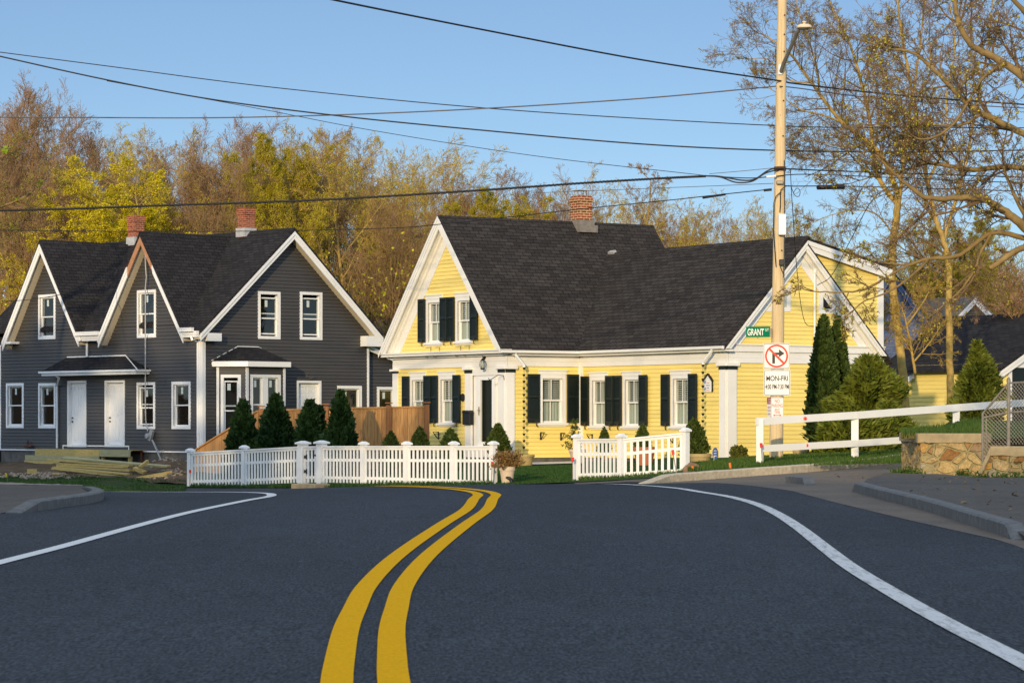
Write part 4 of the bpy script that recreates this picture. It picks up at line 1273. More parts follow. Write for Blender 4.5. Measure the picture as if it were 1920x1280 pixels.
# corner boards and base trim, foundation
mb = MB()
cbw = GA.u(383.5) - WA
for q in ((GA, WA - .13, WA, GBASE, 2.75, .001, .04), (GB, 0, .13, GBASE, 2.75, .001, .043), (GA, 0, .06, GBASE, 2.7, .001, .03), (GB, WB - .06, WB + .02, GBASE, 2.6, .001, .04), (f2, LE - .1, LE, GBASE, .8, .001, .03)):
    mb = MB(); mb.fbox(*q); mb.build('corner_board', M['white2'], gh)
mb = MB()
mb.fbox(GA, 0, WA, GBASE - .045, GBASE - .003, -.02, .035); mb.fbox(GB, .04, WB, GBASE - .045, GBASE - .003, -.02, .035)
ud0, ud1 = GA.u(119), GA.u(243.5)
for q in ((ud0, GA.u(127)), (GA.u(163.5), GA.u(197)), (GA.u(235.5), ud1)): mb.fbox(GA, q[0], q[1], GBASE + .12, GBASE + .16, .02, .036)
mb.fbox(GA, ud0, ud0 + .04, GBASE, GBASE + .12, .02, .036); mb.fbox(GA, ud1 - .04, ud1, GBASE, GBASE + .12, .02, .036)
mb.build('base_trim', M['white2'], gh)
mb = MB(); mb.fbox(GA, 0, WA, -2.4, GBASE - .046, -.3, -.03); mb.fbox(GB, 0, LE, -2.4, GBASE - .046, -.3, -.03); mb.build('foundation', M['found'], gh)
# canopy over the two doors
w_ = .55
tA, tB_ = GA.u(127), GA.u(236.5); eC, eD = GA.u(77, w_), GA.u(257.5, w_)
vt = GA.v(180, 668); ve = GA.v(170, 694.5, w_)
mb = MB()
P0, P1 = GA.p(tA, vt, .02), GA.p(tB_, vt, .02); E0, E1 = GA.p(eC, ve, w_), GA.p(eD, ve, w_); W0_, W1_ = GA.p(eC, ve, .02), GA.p(eD, ve, .02)
mb.face([E0, E1, P1, P0]); mb.face([W0_, E0, P0]); mb.face([E1, W1_, P1]); mb.face([E1, E0, W0_, W1_])
cn = mb.build('canopy', M['shingle'], gh, fixn=True)
mb = MB(); mb.fbox(GA, eC - .03, eD + .03, ve - .06, ve + .005, .02, w_ + .10); mb.fbox(GA, eC + .05, eD - .05, ve - .15, ve - .061, .0, w_ + .02)
mb.tube([P0, P1], .025, 6); mb.tube([P1, E1], .018, 6)
mb.build('fascia', M['white2'], cn)
d = MB(); pts = [GA.p(GA.u(102, w_), ve - .1, w_), GA.p(GA.u(102, w_) + .05, ve - .22, w_ - .15), GA.p(GA.u(107, .07), ve - .5, .07), GA.p(GA.u(107, .07), GBASE + .05, .07)]
d.tube(pts, .04, 8); d.build('downspout', M['white2'], cn)
# bay window
bw = .70
bB, bC = GB.u(463, bw), GB.u(532, bw); bA, bD = bB - .70, bC + .45
vbt = GB.v(465, 683, bw); 
f_l = Fac((GB.p(bA, 0, 0).x, GB.p(bA, 0, 0).y), R(43) - math.atan2(bw, bB - bA)); ll_ = math.hypot(bw, bB - bA)
pc = GB.p(bB, 0, bw); f_c = Fac((pc.x, pc.y), R(43))
pd = GB.p(bC, 0, bw); f_r = Fac((pd.x, pd.y), R(43) + math.atan2(bw, bD - bC)); lr_ = math.hypot(bw, bD - bC)
hl, hc = [], []
bay_v0 = GB.v(432, 815, .4)
def bw_(f, p0, p1, y0, y1, holes, **kw):
    pm = (p0 + p1) / 2
    u0, u1, v0, v1 = f.u(p0), f.u(p1), f.v(pm, y1), f.v(pm, y0)
    holes.append(window(gh, f, u0, u1, v0, v1, cw=.10, trim=M['white2'], glass=M['greyglass'], sill=False, **kw))
bw_(f_l, 414, 452, 702, 826, hl, sticker=(.35, 0), open_=.1); bw_(f_c, 468.5, 525.5, 702, 815, hc, sticker=(.35, 0), double=True)
mb = MB()
clap(mb, f_l, [(0, GBASE), (ll_, GBASE), (ll_, vbt), (0, vbt)], hl, .115, GBASE, .028); clap(mb, f_c, [(0, GBASE), (bC - bB, GBASE), (bC - bB, vbt), (0, vbt)], hc, .115, GBASE, .028)
clap(mb, f_r, [(0, GBASE), (lr_, GBASE), (lr_, vbt), (0, vbt)], [], .115, GBASE, .028)
bay = mb.build('bay', M['grey'], gh)
mb = MB()
for f, u in ((f_l, .04), (f_c, .0), (f_c, bC - bB)):
    q = f.p(u, 0, .0); mb.box((q.x, q.y, (GBASE + vbt) / 2), (.085, .085, vbt - GBASE), R(43) + (0 if f is f_c else -.7))
mb.build('corner_post', M['white2'], bay)
ov = .22
E = [GB.p(bA - ov, vbt + .10, 0), GB.p(bB - ov * .6, vbt + .10, bw + ov), GB.p(bC + ov * .6, vbt + .10, bw + ov), GB.p(bD + ov, vbt + .10, 0)]
vt2 = GB.v(463, 650); T0, T1 = GB.p(GB.u(445), vt2, .01), GB.p(GB.u(484), vt2, .01)
mb = MB(); mb.face([E[0], E[1], T0]); mb.face([E[1], E[2], T1, T0]); mb.face([E[2], E[3], T1]); mb.face(E[::-1])
rb = mb.build('bay_roof', M['shingle'], gh, fixn=True)
mb = MB(); lo = [p - Z * .17 for p in E]
for i in range(3):
    mb.face([lo[i], lo[i + 1], E[i + 1], E[i]])
mb.face(lo)
mb.tube([T0, T1], .022, 6); mb.tube([E[0] + Z * .02, T0], .018, 6); mb.tube([E[3].lerp(T1, .55), T1], .018, 6)
mb.build('fascia', M['white2'], rb)
# chimneys on the ridge
rp = GB.p(BGP, 0, 0); td = -GB.n
for (px, pyt, lab) in ((255, 405, None), (461.5, 391, None)):
    k = (px - 960) / F; s_ = (k * rp.y - rp.x) / (td.x - k * td.y); c = rp + td * s_
    zt = (HY - pyt) * c.y / F
    mb = MB(); mb.box((c.x, c.y, (5.6 + zt) / 2), (.42, .42, zt - 5.6), R(43)); mb.box((c.x, c.y, zt - .12), (.47, .47, .20), R(43))
    ch = mb.build('chimney', M['brick'], gh)
    mb = MB(); mb.box((c.x, c.y, BPK - .02), (.50, .50, .30), R(43)); mb.build('flashing', M['lead'], ch)
# loose wires above the small door, pipes
mb = MB(); q = GB.p(GB.u(579, .04), GB.v(579, 712, .04), .05)
for k in range(2): mb.tube([q, q + Vector((.05 + .1 * k, -.1, .12)), q + Vector((-.1 + .2 * k, -.16, .05)), q + Vector((-.02 - .08 * k, -.1, .25 - .1 * k))], .008, 4)
mb.build('loose_wire', M['wiregrey'], gh)
mb = MB(); b0 = GA.p(GA.u(248, .12), -1.0, .12); e0 = GA.p(GA.u(265, .12), -1.0, .12)
mb.tube([b0 + Z * -.55, b0 + Z * .0], .03, 6); mb.tube([b0, e0], .045, 6); mb.tube([e0 + Z * .06, e0 - Z * .5], .05, 6)
mb.lathe([(.09, 0), (.09, .08), (.05, .1)], b0 + Z * -.22 + GA.n * .02, 12, 1, axis=GA.n)
tag(mb.build('gas_pipe', [M['rust'], M['greymetal']]), 'rusty gas pipe with grey round regulator at grey house foundation', 'pipe')
mb = MB(); b0 = GA.p(GA.u(46, .1), -.86, .1); mb.tube([b0, GA.p(GA.u(60, .1), -.86, .1)], .045, 6); mb.tube([b0 + GA.t * .2, b0 + GA.t * .2 + Z * .2], .03, 6)
tag(mb.build('pipe_stub', M['rust']), 'short rusty pipe stub low on the grey wall, left of the timber step', 'pipe')
# electric meter hanging from its cable
mt = thing('electric_meter', GA.p(GA.u(282, .15), -.85, .15), 'grey electric meter box hanging crooked below the grey house window', 'meter')
q = GA.p(GA.u(283, .15), GA.v(283, 816, .15), .15)
mb = MB(); mb.box(q, (.16, .10, .36), R(43) * 0 + R(-47), 0, R(24)); mb.build('meter_box', M['greymetal'], mt, bevel=.01)
mb = MB(); mb.lathe([(.10, 0), (.10, .06), (.085, .12), (0, .13)], q - GA.t * .10 - Z * .02, 14, axis=GA.n); mb.build('meter_dial', M['greymetal'], mt)
mb = MB(); e0 = GA.p(GA.u(305, .25), GA.v(305, 864, .25), .3); mb.tube([q + Z * -.15 + GA.t * .06, e0], .022, 6); mb.tube([q - Z * .15 + GA.t * .1, q + GA.t * .5 - Z * .6, GA.p(GA.u(307, .1), -.92, .1)], .010, 5); mb.build('conduit', M['greymetal'], mt)
mb = MB(); pts = [GA.p(GA.u(px, .2), GA.v(px, py, .2), .2) for px, py in ((272, 477), (273, 500), (274.5, 520), (272.5, 540), (272.5, 640), (272.5, 760), (273.5, 790), (277, 808))]
mb.tube(pts, .020, 6); mb.build('cable', M['lead'], mt)
# ------------------------------------------------------------------ lettering
def text(body, c, width, height, right, up, mat_, parent, name='lettering', bold=0.0):
    cu = bpy.data.curves.new('lettering', 'FONT'); cu.body = body; cu.size = 1; cu.extrude = .0
    cu.offset = bold; cu.fill_mode = 'FRONT'
    o = bpy.data.objects.new('lettering', cu); COL.objects.link(o)
    bpy.context.view_layer.update()
    me = bpy.data.meshes.new_from_object(o.evaluated_get(bpy.context.evaluated_depsgraph_get()))
    bpy.data.objects.remove(o); bpy.data.curves.remove(cu)
    P = np.array([v.co[:] for v in me.vertices])
    lo, hi = P.min(0), P.max(0)
    mb = MB(); n = right.cross(up)
    for v in me.vertices:
        a = (v.co.x - (lo[0] + hi[0]) / 2) / (hi[0] - lo[0]) * width
        b = (v.co.y - (lo[1] + hi[1]) / 2) / (hi[1] - lo[1]) * height
        mb.v.append(tuple(c + right * a + up * b))
    for p in me.polygons:
        mb.f.append(tuple(p.vertices)); mb.m.append(0)
    bpy.data.meshes.remove(me)
    return mb.build(name, mat_, parent, uv=False)


def plate(c, w, h, right, up, th, r=.03):
    """rounded rectangle as list of points"""
    pts = []
    for cx, cy, a0 in ((w / 2 - r, h / 2 - r, 0), (-w / 2 + r, h / 2 - r, 90), (-w / 2 + r, -h / 2 + r, 180), (w / 2 - r, -h / 2 + r, 270)):
        for k in range(5):
            a = R(a0 + k * 22.5); pts.append((cx + r * math.cos(a), cy + r * math.sin(a)))
    return pts


class Flat(Fac):
    """upright plane at a point with its own right vector"""
    def __init__(self, c, rz=0.0):
        self.O = Vector((c[0], c[1], 0)); self.t = Vector((math.cos(rz), math.sin(rz), 0)); self.n = Vector((self.t.y, -self.t.x, 0)); self.zc = c[2]

    def p(self, u, v, w=0.0):
        q = self.O + self.t * u + self.n * w
        return Vector((q.x, q.y, self.zc + v))


# ------------------------------------------------------------------ utility pole with its signs and gear
PD = 64.6
pb = Vector((X(1455, PD), PD, gz(X(1455, PD), PD) - .1)); pt = at(1466.5, 1, PD)
up_ = thing('utility_pole', pb, 'tall bare wooden utility pole carrying street signs and cables', 'utility pole')
mb = MB(); pts = [pb.lerp(pt, k / 12) for k in range(13)]
mb.tube(pts, [.160 - .055 * (k / 12) for k in range(13)], 20)
mb.build('pole', M['pole'], up_, smooth=False)
def pole_at(py): # centre of the pole at a picture height
    z = (HY - py) * PD / F; t = (z - pb.z) / (pt.z - pb.z)
    return pb.lerp(pt, t), .160 - .055 * t
def polebox(name, py0, py1, px0, px1, dep, mat_, lab=None, off=.0, bev=.015):
    c, r = pole_at((py0 + py1) / 2); w = (px1 - px0) * PD / F; h = (py1 - py0) * PD / F
    x = X((px0 + px1) / 2, PD)
    mb = MB(); mb.box((x, PD - r - dep / 2 + off, c.z), (w, dep, h)); o = mb.build(name, mat_, up_, bevel=bev)
    return o
polebox('equipment_box', 403, 442, 1457.5, 1471.5, .18, M['white2'])
polebox('junction_box', 487, 499, 1459.5, 1469, .10, M['black'])
polebox('bracket', 340, 347, 1454.5, 1467, .10, M['lampgrey'])
mb = MB(); c, r = pole_at(317); mb.lathe([(r + .012, -.05), (r + .012, .05)], c, 20); mb.build('band', M['rust'], up_)
mb = MB()
for pts_ in ([(1462, 398), (1463, 385), (1463, 366), (1464, 356), (1472, 350), (1480, 348)], [(1455, 500), (1450, 430), (1451, 380), (1455, 368), (1464, 360)], [(1463, 500), (1466, 508), (1470, 515)], [(1470.5, 300), (1471, 400), (1470, 480), (1469, 520)]):
    mb.tube([at(x, y, PD - .20) for x, y in pts_], .011, 5)
mb.build('riser_cable', M['wire'], up_)
mb = MB()
for py in (30, 66, 98, 190, 256, 470, 560): 
    c, r = pole_at(py); mb.lathe([(.018, 0), (.018, .03), (0, .035)], (c.x + .05, PD - r + .0, c.z), 6, axis=Vector((0, -1, 0)))
mb.build('bolt', M['rust'], up_)

# street lamp
c0, r0 = pole_at(120)
sl = thing('street_lamp', at(1463, 133, PD - .2), 'cobra-head street lamp on slanting arm near top of pole', 'street lamp')
mb = MB(); mb.tube([at(1464.5, 134, PD - .2), at(1469, 120, PD - .35), at(1484, 86, PD - .8), at(1494, 62, PD - 1.1), at(1499, 55, PD - 1.2)], [.045, .045, .042, .038, .036], 10); mb.build('arm', M['lampgrey'], sl)
mb = MB(); mb.box(at(1463, 131, PD - .13), (.09, .06, .23)); mb.build('mounting_plate', M['white2'], sl, bevel=.008)
hc = at(1508, 52, PD - 1.25)
mb = MB()
for prof, zo, m_ in (([(.02, .085), (.10, .08), (.155, .05), (.165, .0)], 0, 0),):
    n = 20; rings = [(.168, -.005), (.170, .015), (.150, .055), (.10, .075), (.02, .082)]
    b0 = len(mb.v)
    for r, h in rings:
        for j in range(n):
            a = 2 * math.pi * j / n; mb.v.append((hc.x + r * math.cos(a), hc.y + r * .8 * math.sin(a), hc.z + h))
    for i in range(len(rings) - 1):
        for j in range(n): mb.f.append((b0 + i * n + j, b0 + i * n + (j + 1) % n, b0 + (i + 1) * n + (j + 1) % n, b0 + (i + 1) * n + j)); mb.m.append(0)
    mb.f.append(tuple(b0 + (len(rings) - 1) * n + j for j in range(n))); mb.m.append(0); mb.f.append(tuple(b0 + j for j in range(n))[::-1]); mb.m.append(0)
mb.build('lamp_housing', M['cream'], sl)
mb = MB(); mb.lathe([(.03, .078), (.03, .10), (.05, .115), (.05, .135), (.02, .145)], hc, 14); mb.build('photocell', M['cream'], sl)
mb = MB(); mb.lathe([(.02, -.055), (.09, -.05), (.14, -.02), (.145, -.006)], hc + Vector((-.02, 0, 0)), 18); mb.build('lens', M['lampgrey'], sl)

# traffic signs
SY = PD - .19
def sign(name, px0, px1, py0, py1, label, rz=0.0, col='signwhite', edge='signblack', inset=.012, y=SY, line=.010):
    c = at((px0 + px1) / 2, (py0 + py1) / 2, y); w = (px1 - px0) * y / F; h = (py1 - py0) * y / F
    f = Flat(c, rz); t = thing(name, c - Z * h / 2, label, 'sign')
    mb = MB(); mb.prism(f, plate(c, w, h, None, None, 0), -.003, .0); mb.build('plate', M[col], t, fixn=True)
    if edge:
        o, i_ = plate(c, w - inset * 2, h - inset * 2, None, None, 0), plate(c, w - inset * 2 - line * 2, h - inset * 2 - line * 2, None, None, 0, .022)
        mb = MB()
        for k in range(len(o)):
            k2 = (k + 1) % len(o); mb.face([f.p(*o[k], .002), f.p(*o[k2], .002), f.p(*i_[k2], .002), f.p(*i_[k], .002)])
        mb.build('border', M[edge], t, uv=False)
    return t, f, w, h
RT, UP = Vector((1, 0, 0)), Z.copy()
t, f, w, h = sign('no_right_turn_sign', 1431, 1481, 643, 691.5, 'square white no right turn sign with red slashed circle')
mb = MB()
def px2f(px, py, c=(1456, 667)): return ((px - c[0]) * SY / F, (c[1] - py) * SY / F)
arrow = [px2f(1448.0, 681), px2f(1448.0, 660.5), px2f(1460.5, 660.5), px2f(1460.5, 654.5), px2f(1471, 662), px2f(1460.5, 669), px2f(1460.5, 664.8), px2f(1453, 664.8), px2f(1453, 681)]
mb.prism(f, [arrow[0], arrow[1], (arrow[8][0], arrow[1][1]), arrow[8]], .003, .004); mb.prism(f, [(arrow[8][0], arrow[1][1]), (arrow[8][0], arrow[7][1]), arrow[6], arrow[2]], .003, .004); mb.prism(f, [arrow[3], arrow[4], arrow[5]], .003, .004)
mb.build('arrow', M['signblack'], t, fixn=True)
mb = MB(); n = 40; ro, ri = .262, .222
for k in range(n):
    a, b = 2 * math.pi * k / n, 2 * math.pi * (k + 1) / n
    mb.face([f.p(ro * math.cos(a), ro * math.sin(a), .006), f.p(ro * math.cos(b), ro * math.sin(b), .006), f.p(ri * math.cos(b), ri * math.sin(b), .006), f.p(ri * math.cos(a), ri * math.sin(a), .006)])
d_ = .7071; hw = .023
mb.face([f.p(-.232 * d_ - hw * d_, .232 * d_ - hw * d_, .0075), f.p(-.232 * d_ + hw * d_, .232 * d_ + hw * d_, .0075), f.p(.232 * d_ + hw * d_, -.232 * d_ + hw * d_, .0075), f.p(.232 * d_ - hw * d_, -.232 * d_ - hw * d_, .0075)])
mb.build('prohibition_ring', M['signred'], t, uv=False, fixn=False)
t, f, w, h = sign('hours_plate', 1432, 1482, 693, 741.5, 'white square plate with weekday hours under the no right turn sign')
text('MON-FRI', f.p(0, .10, .004), .49, .118, RT, UP, M['signblack'], t, bold=.014)
text('4:00 PM-7:30 PM', f.p(.0, -.09, .004), .535, .112, RT, UP, M['signblack'], t, bold=.014)
t, f, w, h = sign('no_parking_sign', 1445.5, 1469, 745, 783, 'small white no parking sign with red lettering low on pole', edge='signred', inset=.006, line=.006)
k = SY / F
for s, py, wd, hh in (('NO', 751.5, 9, 6.8), ('PARKING', 760, 20, 6.3), ('ANY', 767.5, 10, 5), ('TIME', 773, 11, 5)):
    text(s, f.p(0, (764 - py) * k, .004), wd * k, hh * k, RT, UP, M['signred'], t, bold=.0)
mb = MB(); y0 = (764 - 778.3) * k
mb.fbox(f, -.07, .07, y0 - .008, y0 + .008, .003, .004)
for s in (-1, 1): mb.prism(f, [(s * .06, y0 - .025), (s * .095, y0), (s * .06, y0 + .025)], .003, .0045)
mb.build('arrow', M['signred'], t, fixn=True)
c = at(1442.5, 762, PD - .10)
t = thing('side_sign', c - Z * .22, 'maroon and white sign seen almost edge-on left of the no parking sign', 'sign')
f = Flat(c, R(-62))
mb = MB(); mb.fbox(f, -.10, .10, -.22, .22, -.003, 0); mb.build('plate', M['signwhite'], t)
mb = MB(); mb.fbox(f, -.095, .095, .06, .21, .001, .002); mb.build('panel', M['signmaroon'], t)
text('TOW', f.p(0, .165, .003), .13, .05, f.t, UP, M['signwhite'], t); text('ZONE', f.p(0, .10, .003), .15, .05, f.t, UP, M['signwhite'], t)
for k_, zz in enumerate((-.02, -.09, -.17)): text(('REST', 'NO', 'PARK')[k_], f.p(0, zz, .003), .13, .045, f.t, UP, M['signmaroon'], t)
c = at(1421.5, 622, PD - .05); f = Flat(c, R(-9))
t = thing('street_name_sign', c - Z * .14, 'green street name sign fixed to left side of the pole', 'sign')
w = 45.5 * PD / F; h = 20 * PD / F
mb = MB(); mb.prism(f, plate(c, w, h, None, None, 0, .012), -.004, .0); mb.build('plate', M['signgreen'], t, fixn=True)
text('GRANT', f.p(-.055, -.005, .003), .375, .155, f.t, UP, M['signwhite'], t, bold=.012)
text('ST', f.p(.205, .045, .003), .085, .062, f.t, UP, M['signwhite'], t, bold=.0)
mb = MB(); mb.box(f.p(w / 2 + .01, -.02, .0), (.05, .06, .20)); mb.box(f.p(-.01, -h / 2 - .008, 0), (.03, .02, .03)); mb.build('bracket', M['steel'], t)

# ------------------------------------------------------------------ overhead cables: (points, radius, material, label)
def cable(pts, r, mat_, label, twist=False):
    P = [at(x, y, d) for x, y, d in pts]
    # smooth through the points
    Q = [P[0] * 2 - P[1]] + P + [P[-1] * 2 - P[-2]]; S = []
    for i in range(1, len(Q) - 2):
        for k in range(8):
            t = k / 8; a, b, c, d = Q[i - 1], Q[i], Q[i + 1], Q[i + 2]
            S.append(.5 * ((2 * b) + (c - a) * t + (2 * a - 5 * b + 4 * c - d) * t * t + (3 * b - a - 3 * c + d) * t ** 3))
    S.append(P[-1]); mb = MB()
    if twist:
        for ph in (0, 2.1, 4.2):
            T = []
            n = len(S); 
            for i in range(n - 1):
                for k in range(6):
                    q = S[i].lerp(S[i + 1], k / 6); a = (i * 6 + k) * 1.05 + ph
                    T.append(q + Vector((0, math.cos(a), math.sin(a))) * r * .75)
            mb.tube(T, r * .8, 5)
    else: mb.tube(S, r, 6)
    tag(mb.build('overhead_cable', mat_, uv=False, smooth=True), label, 'cable', 'overhead cables')
cable([(560, -16, 47), (625, 0, 49), (900, 55, 56), (1200, 112, 61), (1450, 150, 64.3), (1500, 158, 64.8), (1700, 180, 66), (1960, 199, 68)], .020, M['wire'], 'thick black cable coming down from the top of the photo to the pole')
cable([(-40, 93, 72), (200, 124, 72), (520, 165, 71), (950, 206, 69), (1460, 236, 67), (1700, 239, 68), (1960, 240, 69)], .012, M['wire'], 'thin black cable highest of those on the left, crossing behind the pole')
cable([(-40, 97, 66), (200, 150, 66), (400, 187, 66), (640, 218, 66), (900, 244, 66), (1200, 270, 66), (1450, 282, 66), (1700, 285, 68), (1960, 281, 70)], .017, M['wire'], 'black cable sagging from the left edge across to just above the white pole box')
cable([(200, 152, 68), (480, 203, 69), (700, 245, 70), (1000, 292, 70), (1320, 329, 67)], .008, M['wire'], 'very thin wire slanting down through open sky to the thick bundle')
cable([(-40, 220, 70), (150, 220.5, 70), (400, 221, 69), (650, 215, 68), (900, 204, 67), (1200, 185, 65.6), (1455, 162, 64.4)], .015, M['wiregrey'], 'brownish cable nearly level across the sky, meeting the pole below the lamp')
cable([(1462, 162, 64.4), (1500, 166, 65), (1620, 182, 66), (1800, 196, 68), (1960, 205, 69)], .014, M['wiregrey'], 'brownish cable leaving the pole rightwards just under the thick one')
cable([(-40, 396, 66), (150, 391, 66), (300, 385.5, 66), (600, 375, 66), (900, 357, 65.6), (1100, 343, 65.2), (1250, 334, 64.9), (1325, 330.5, 64.6)], .020, M['wire'], 'thick twisted black cable bundle in front of the trees', True)
cable([(1322, 330, 64.6), (1350, 332, 64.5), (1380, 342, 64.4), (1410, 340, 64.4), (1435, 325, 64.4), (1460, 318, 64.4)], .016, M['wire'], 'black loop of cable drooping left of the pole, the lower one')
cable([(1322, 330, 64.6), (1350, 331, 64.5), (1390, 338, 64.4), (1415, 336, 64.4), (1440, 320, 64.42), (1462, 316.5, 64.42), (1550, 320, 65), (1700, 325, 66.5), (1960, 334, 69)], .017, M['wire'], 'black cable loop that runs on past the pole into the bare tree')
cable([(1322, 329.5, 64.6), (1400, 334, 64.4), (1450, 331, 64.4), (1500, 327, 64.6), (1600, 330, 65.2), (1960, 345, 69)], .012, M['wire'], 'black cable with a white sleeve passing straight over the pole')
mb = MB(); mb.tube([at(1437, 332, 64.38), at(1455, 330, 64.38)], .028, 8); tag(mb.build('cable_sleeve', M['white2']), 'white sleeve around a cable just left of the pole', 'cable sleeve')
cable([(-40, 431, 80), (250, 434, 79), (500, 433, 78), (720, 428, 76), (830, 420, 74), (1100, 391, 70), (1250, 376, 67.5), (1340, 366, 66), (1445, 355, 64.5)], .011, M['wire'], 'thin black cable running low past both chimney tops to the pole')
mb = MB(); mb.tube([at(1318, 371, 66.2), at(1360, 364.5, 65.8)], .026, 8); tag(mb.build('cable_sleeve', M['wire']), 'black splice on the low thin cable left of the pole', 'cable sleeve')
mb = MB(); mb.tube([at(1432, 357, 64.5), at(1447, 355.5, 64.5)], .030, 8); tag(mb.build('cable_sleeve', M['wire']), 'short black cable clamp touching the pole above the white box', 'cable sleeve')
cable([(1000, 362, 68), (1200, 354, 67), (1330, 349, 66), (1450, 344, 64.6)], .007, M['wiregrey'], 'hair-thin grey wire above the low cable, left of the pole')
cable([(1330, 326, 64.6), (1400, 320, 64.6), (1460, 314, 64.6)], .007, M['wiregrey'], 'short thin wire rising from the bundle to the pole')
cable([(1460, 345, 64.5), (1480, 349, 64.6), (1560, 349, 65), (1700, 352, 66.5), (1960, 360, 69)], .013, M['wire'], 'black cable right of the pole carrying a long splice box')
mb = MB(); mb.tube([at(1533, 351.5, 64.8), at(1582, 350.5, 65.1)], [.055, .055], 10); tag(mb.build('splice_case', M['black']), 'long black splice case hanging from a cable right of the pole', 'splice case')
cable([(1482, 318, 64.4), (1484, 360, 64.8), (1488, 420, 66.5), (1492, 480, 69), (1500, 560, 72.3), (1510, 605, 74), (1526, 612, 75.4)], .009, M['wire'], 'slack black drop cable falling from the pole to the yellow gable end')
cable([(1700, 335, 66), (1640, 370, 69), (1600, 440, 72), (1560, 515, 74.4), (1532, 535, 75.2)], .010, M['wire'], 'black service cable slanting from the tree to the white mast')
cable([(-40, 566, 80), (60, 561, 86), (150, 541, 91), (240, 493, 95)], .010, M['wire'], 'thin service cable reaching up to the grey house middle gable')
cable([(1484, 352, 64.5), (1490, 366, 64.4), (1498, 368, 64.4), (1500, 358, 64.4), (1494, 353, 64.4), (1487, 362, 64.45)], .008, M['wire'], 'small coil of spare cable right of the pole')

# ------------------------------------------------------------------ white picket fence
def fpost(mb, p, zt, zb, s=.125, cap=.20):
    mb.box((p.x, p.y, (zt + zb) / 2), (s, s, zt - zb), R(-48))
    mb.box((p.x, p.y, zt + .02), (cap, cap, .04), R(-48))
    M_ = Matrix.Rotation(R(-48), 3, 'Z'); h = cap / 2
    q = [Vector((p.x, p.y, zt + .041)) + M_ @ Vector((a * h, b * h, 0)) for a, b in ((-1, -1), (1, -1), (1, 1), (-1, 1))]
    q2 = [Vector((p.x, p.y, zt + .085)) + M_ @ Vector((a * .035, b * .035, 0)) for a, b in ((-1, -1), (1, -1), (1, 1), (-1, 1))]
    mb.hexa(q, q2)


def panel(a, b, rt0, rt1, zb0, zb1, sp=.132, pw=.062, gap=.10):
    mb = MB(); d = Vector((b.x - a.x, b.y - a.y, 0)); L = d.length; d.normalize(); ang = math.atan2(d.y, d.x)
    f = Fac((a.x, a.y), ang)
    z = lambda u, k: (rt0 + (rt1 - rt0) * u / L) if k else (zb0 + (zb1 - zb0) * u / L)
    def rail(v0, v1, w0, w1): # v measured down from the top line
        mb.prism(f, [(gap * .6, z(0, 1) - v1), (L - gap * .6, z(L, 1) - v1), (L - gap * .6, z(L, 1) - v0), (gap * .6, z(0, 1) - v0)], w0, w1)
    rail(-.045, -.01, -.055, .065); rail(-.012, .055, -.03, .03); rail(.27, .34, -.022, -.002)
    h0 = z(0, 1) - z(0, 0); h1 = z(L, 1) - z(L, 0)
    mb.prism(f, [(gap * .6, z(0, 0) + .09), (L - gap * .6, z(L, 0) + .09), (L - gap * .6, z(L, 0) + .16), (gap * .6, z(0, 0) + .16)], -.022, -.002)
    n = max(2, int((L - 2 * gap) / sp)); s = (L - 2 * gap) / n
    for i in range(n + 1):
        u = gap + s * i
        mb.prism(f, [(u - pw / 2, z(u, 0)), (u + pw / 2, z(u, 0)), (u + pw / 2, z(u, 1) - .0), (u - pw / 2, z(u, 1) - .0)], .0, .02)
    return mb


def fence(posts, gate, label, big=(), sps=None, tallend=()):
    P = [(Vector((X(px, d), d, 0)), (HY - rp) * d / F, (HY - bp) * d / F) for px, d, rp, bp in posts]
    r = thing('picket_fence', (P[len(P) // 2][0].x, P[len(P) // 2][0].y, P[len(P) // 2][2]), label, 'fence')
    for i, (p, rt, zb) in enumerate(P):
        mb = MB()
        big_ = i in big
        fpost(mb, p, rt + (.10 if big_ else .07), min(zb, gz(p.x, p.y)) - .15, .20 if big_ else .13, .30 if big_ else .20)
        mb.build('post', M['fencewhite'], r)
    for i in range(len(P) - 1):
        (a, r0, b0), (b, r1, b1) = P[i], P[i + 1]
        mb = panel(a, b, r0, r1, b0, b1, sp=(sps[i] if sps else .132))
        if i == gate:
            g = mb.build('gate', M['fencewhite'], r)
            d = (b - a).normalized(); n = Vector((d.y, -d.x, 0)); f = Fac((a.x, a.y), math.atan2(d.y, d.x))
            for zz in (r0 - .22, b0 + .28):
                h = MB(); h.prism(f, [(.06, zz - .07), (.14, zz - .02), (.22, zz - .07), (.22, zz + .07), (.14, zz + .02), (.06, zz + .07)], .03, .045); h.build('hinge', M['black'], g, fixn=True)
            h = MB(); L = (b - a).length; h.fbox(f, L - .22, L - .08, r0 - .20, r0 - .15, .03, .06); h.fbox(f, L - .17, L - .13, r0 - .26, r0 - .1, .03, .05); h.build('latch', M['black'], g)
        else: mb.build('picket_panel', M['fencewhite'], r)
    return r
fence([(357, 75, 851, 911), (458, 73.2, 845.5, 909), (568, 71.2, 839.8, 904), (603, 70.6, 839, 904), (682, 69.3, 839, 905.5), (763, 68.1, 839, 907.5), (851, 67, 839, 911), (925, 66, 839, 915)], 2,
      'long white picket fence with small gate in front of both houses', big=(2, 3))
fence([(1082, 65.1, 826, 900), (1165, 63.9, 825.5, 898.5), (1285.5, 63.4, 814.5, 892)], None, 'short white picket fence rising to right in front of yellow wing', sps=[.132, .143])
mb = MB(); q = gp(582, 69.9); mb.box((q.x, q.y, q.z + .05), (.9, .5, .14), R(-45)); tag(mb.build('stone_step', M['concrete'], bevel=.02), 'low grey stone step under the white fence gate', 'step')

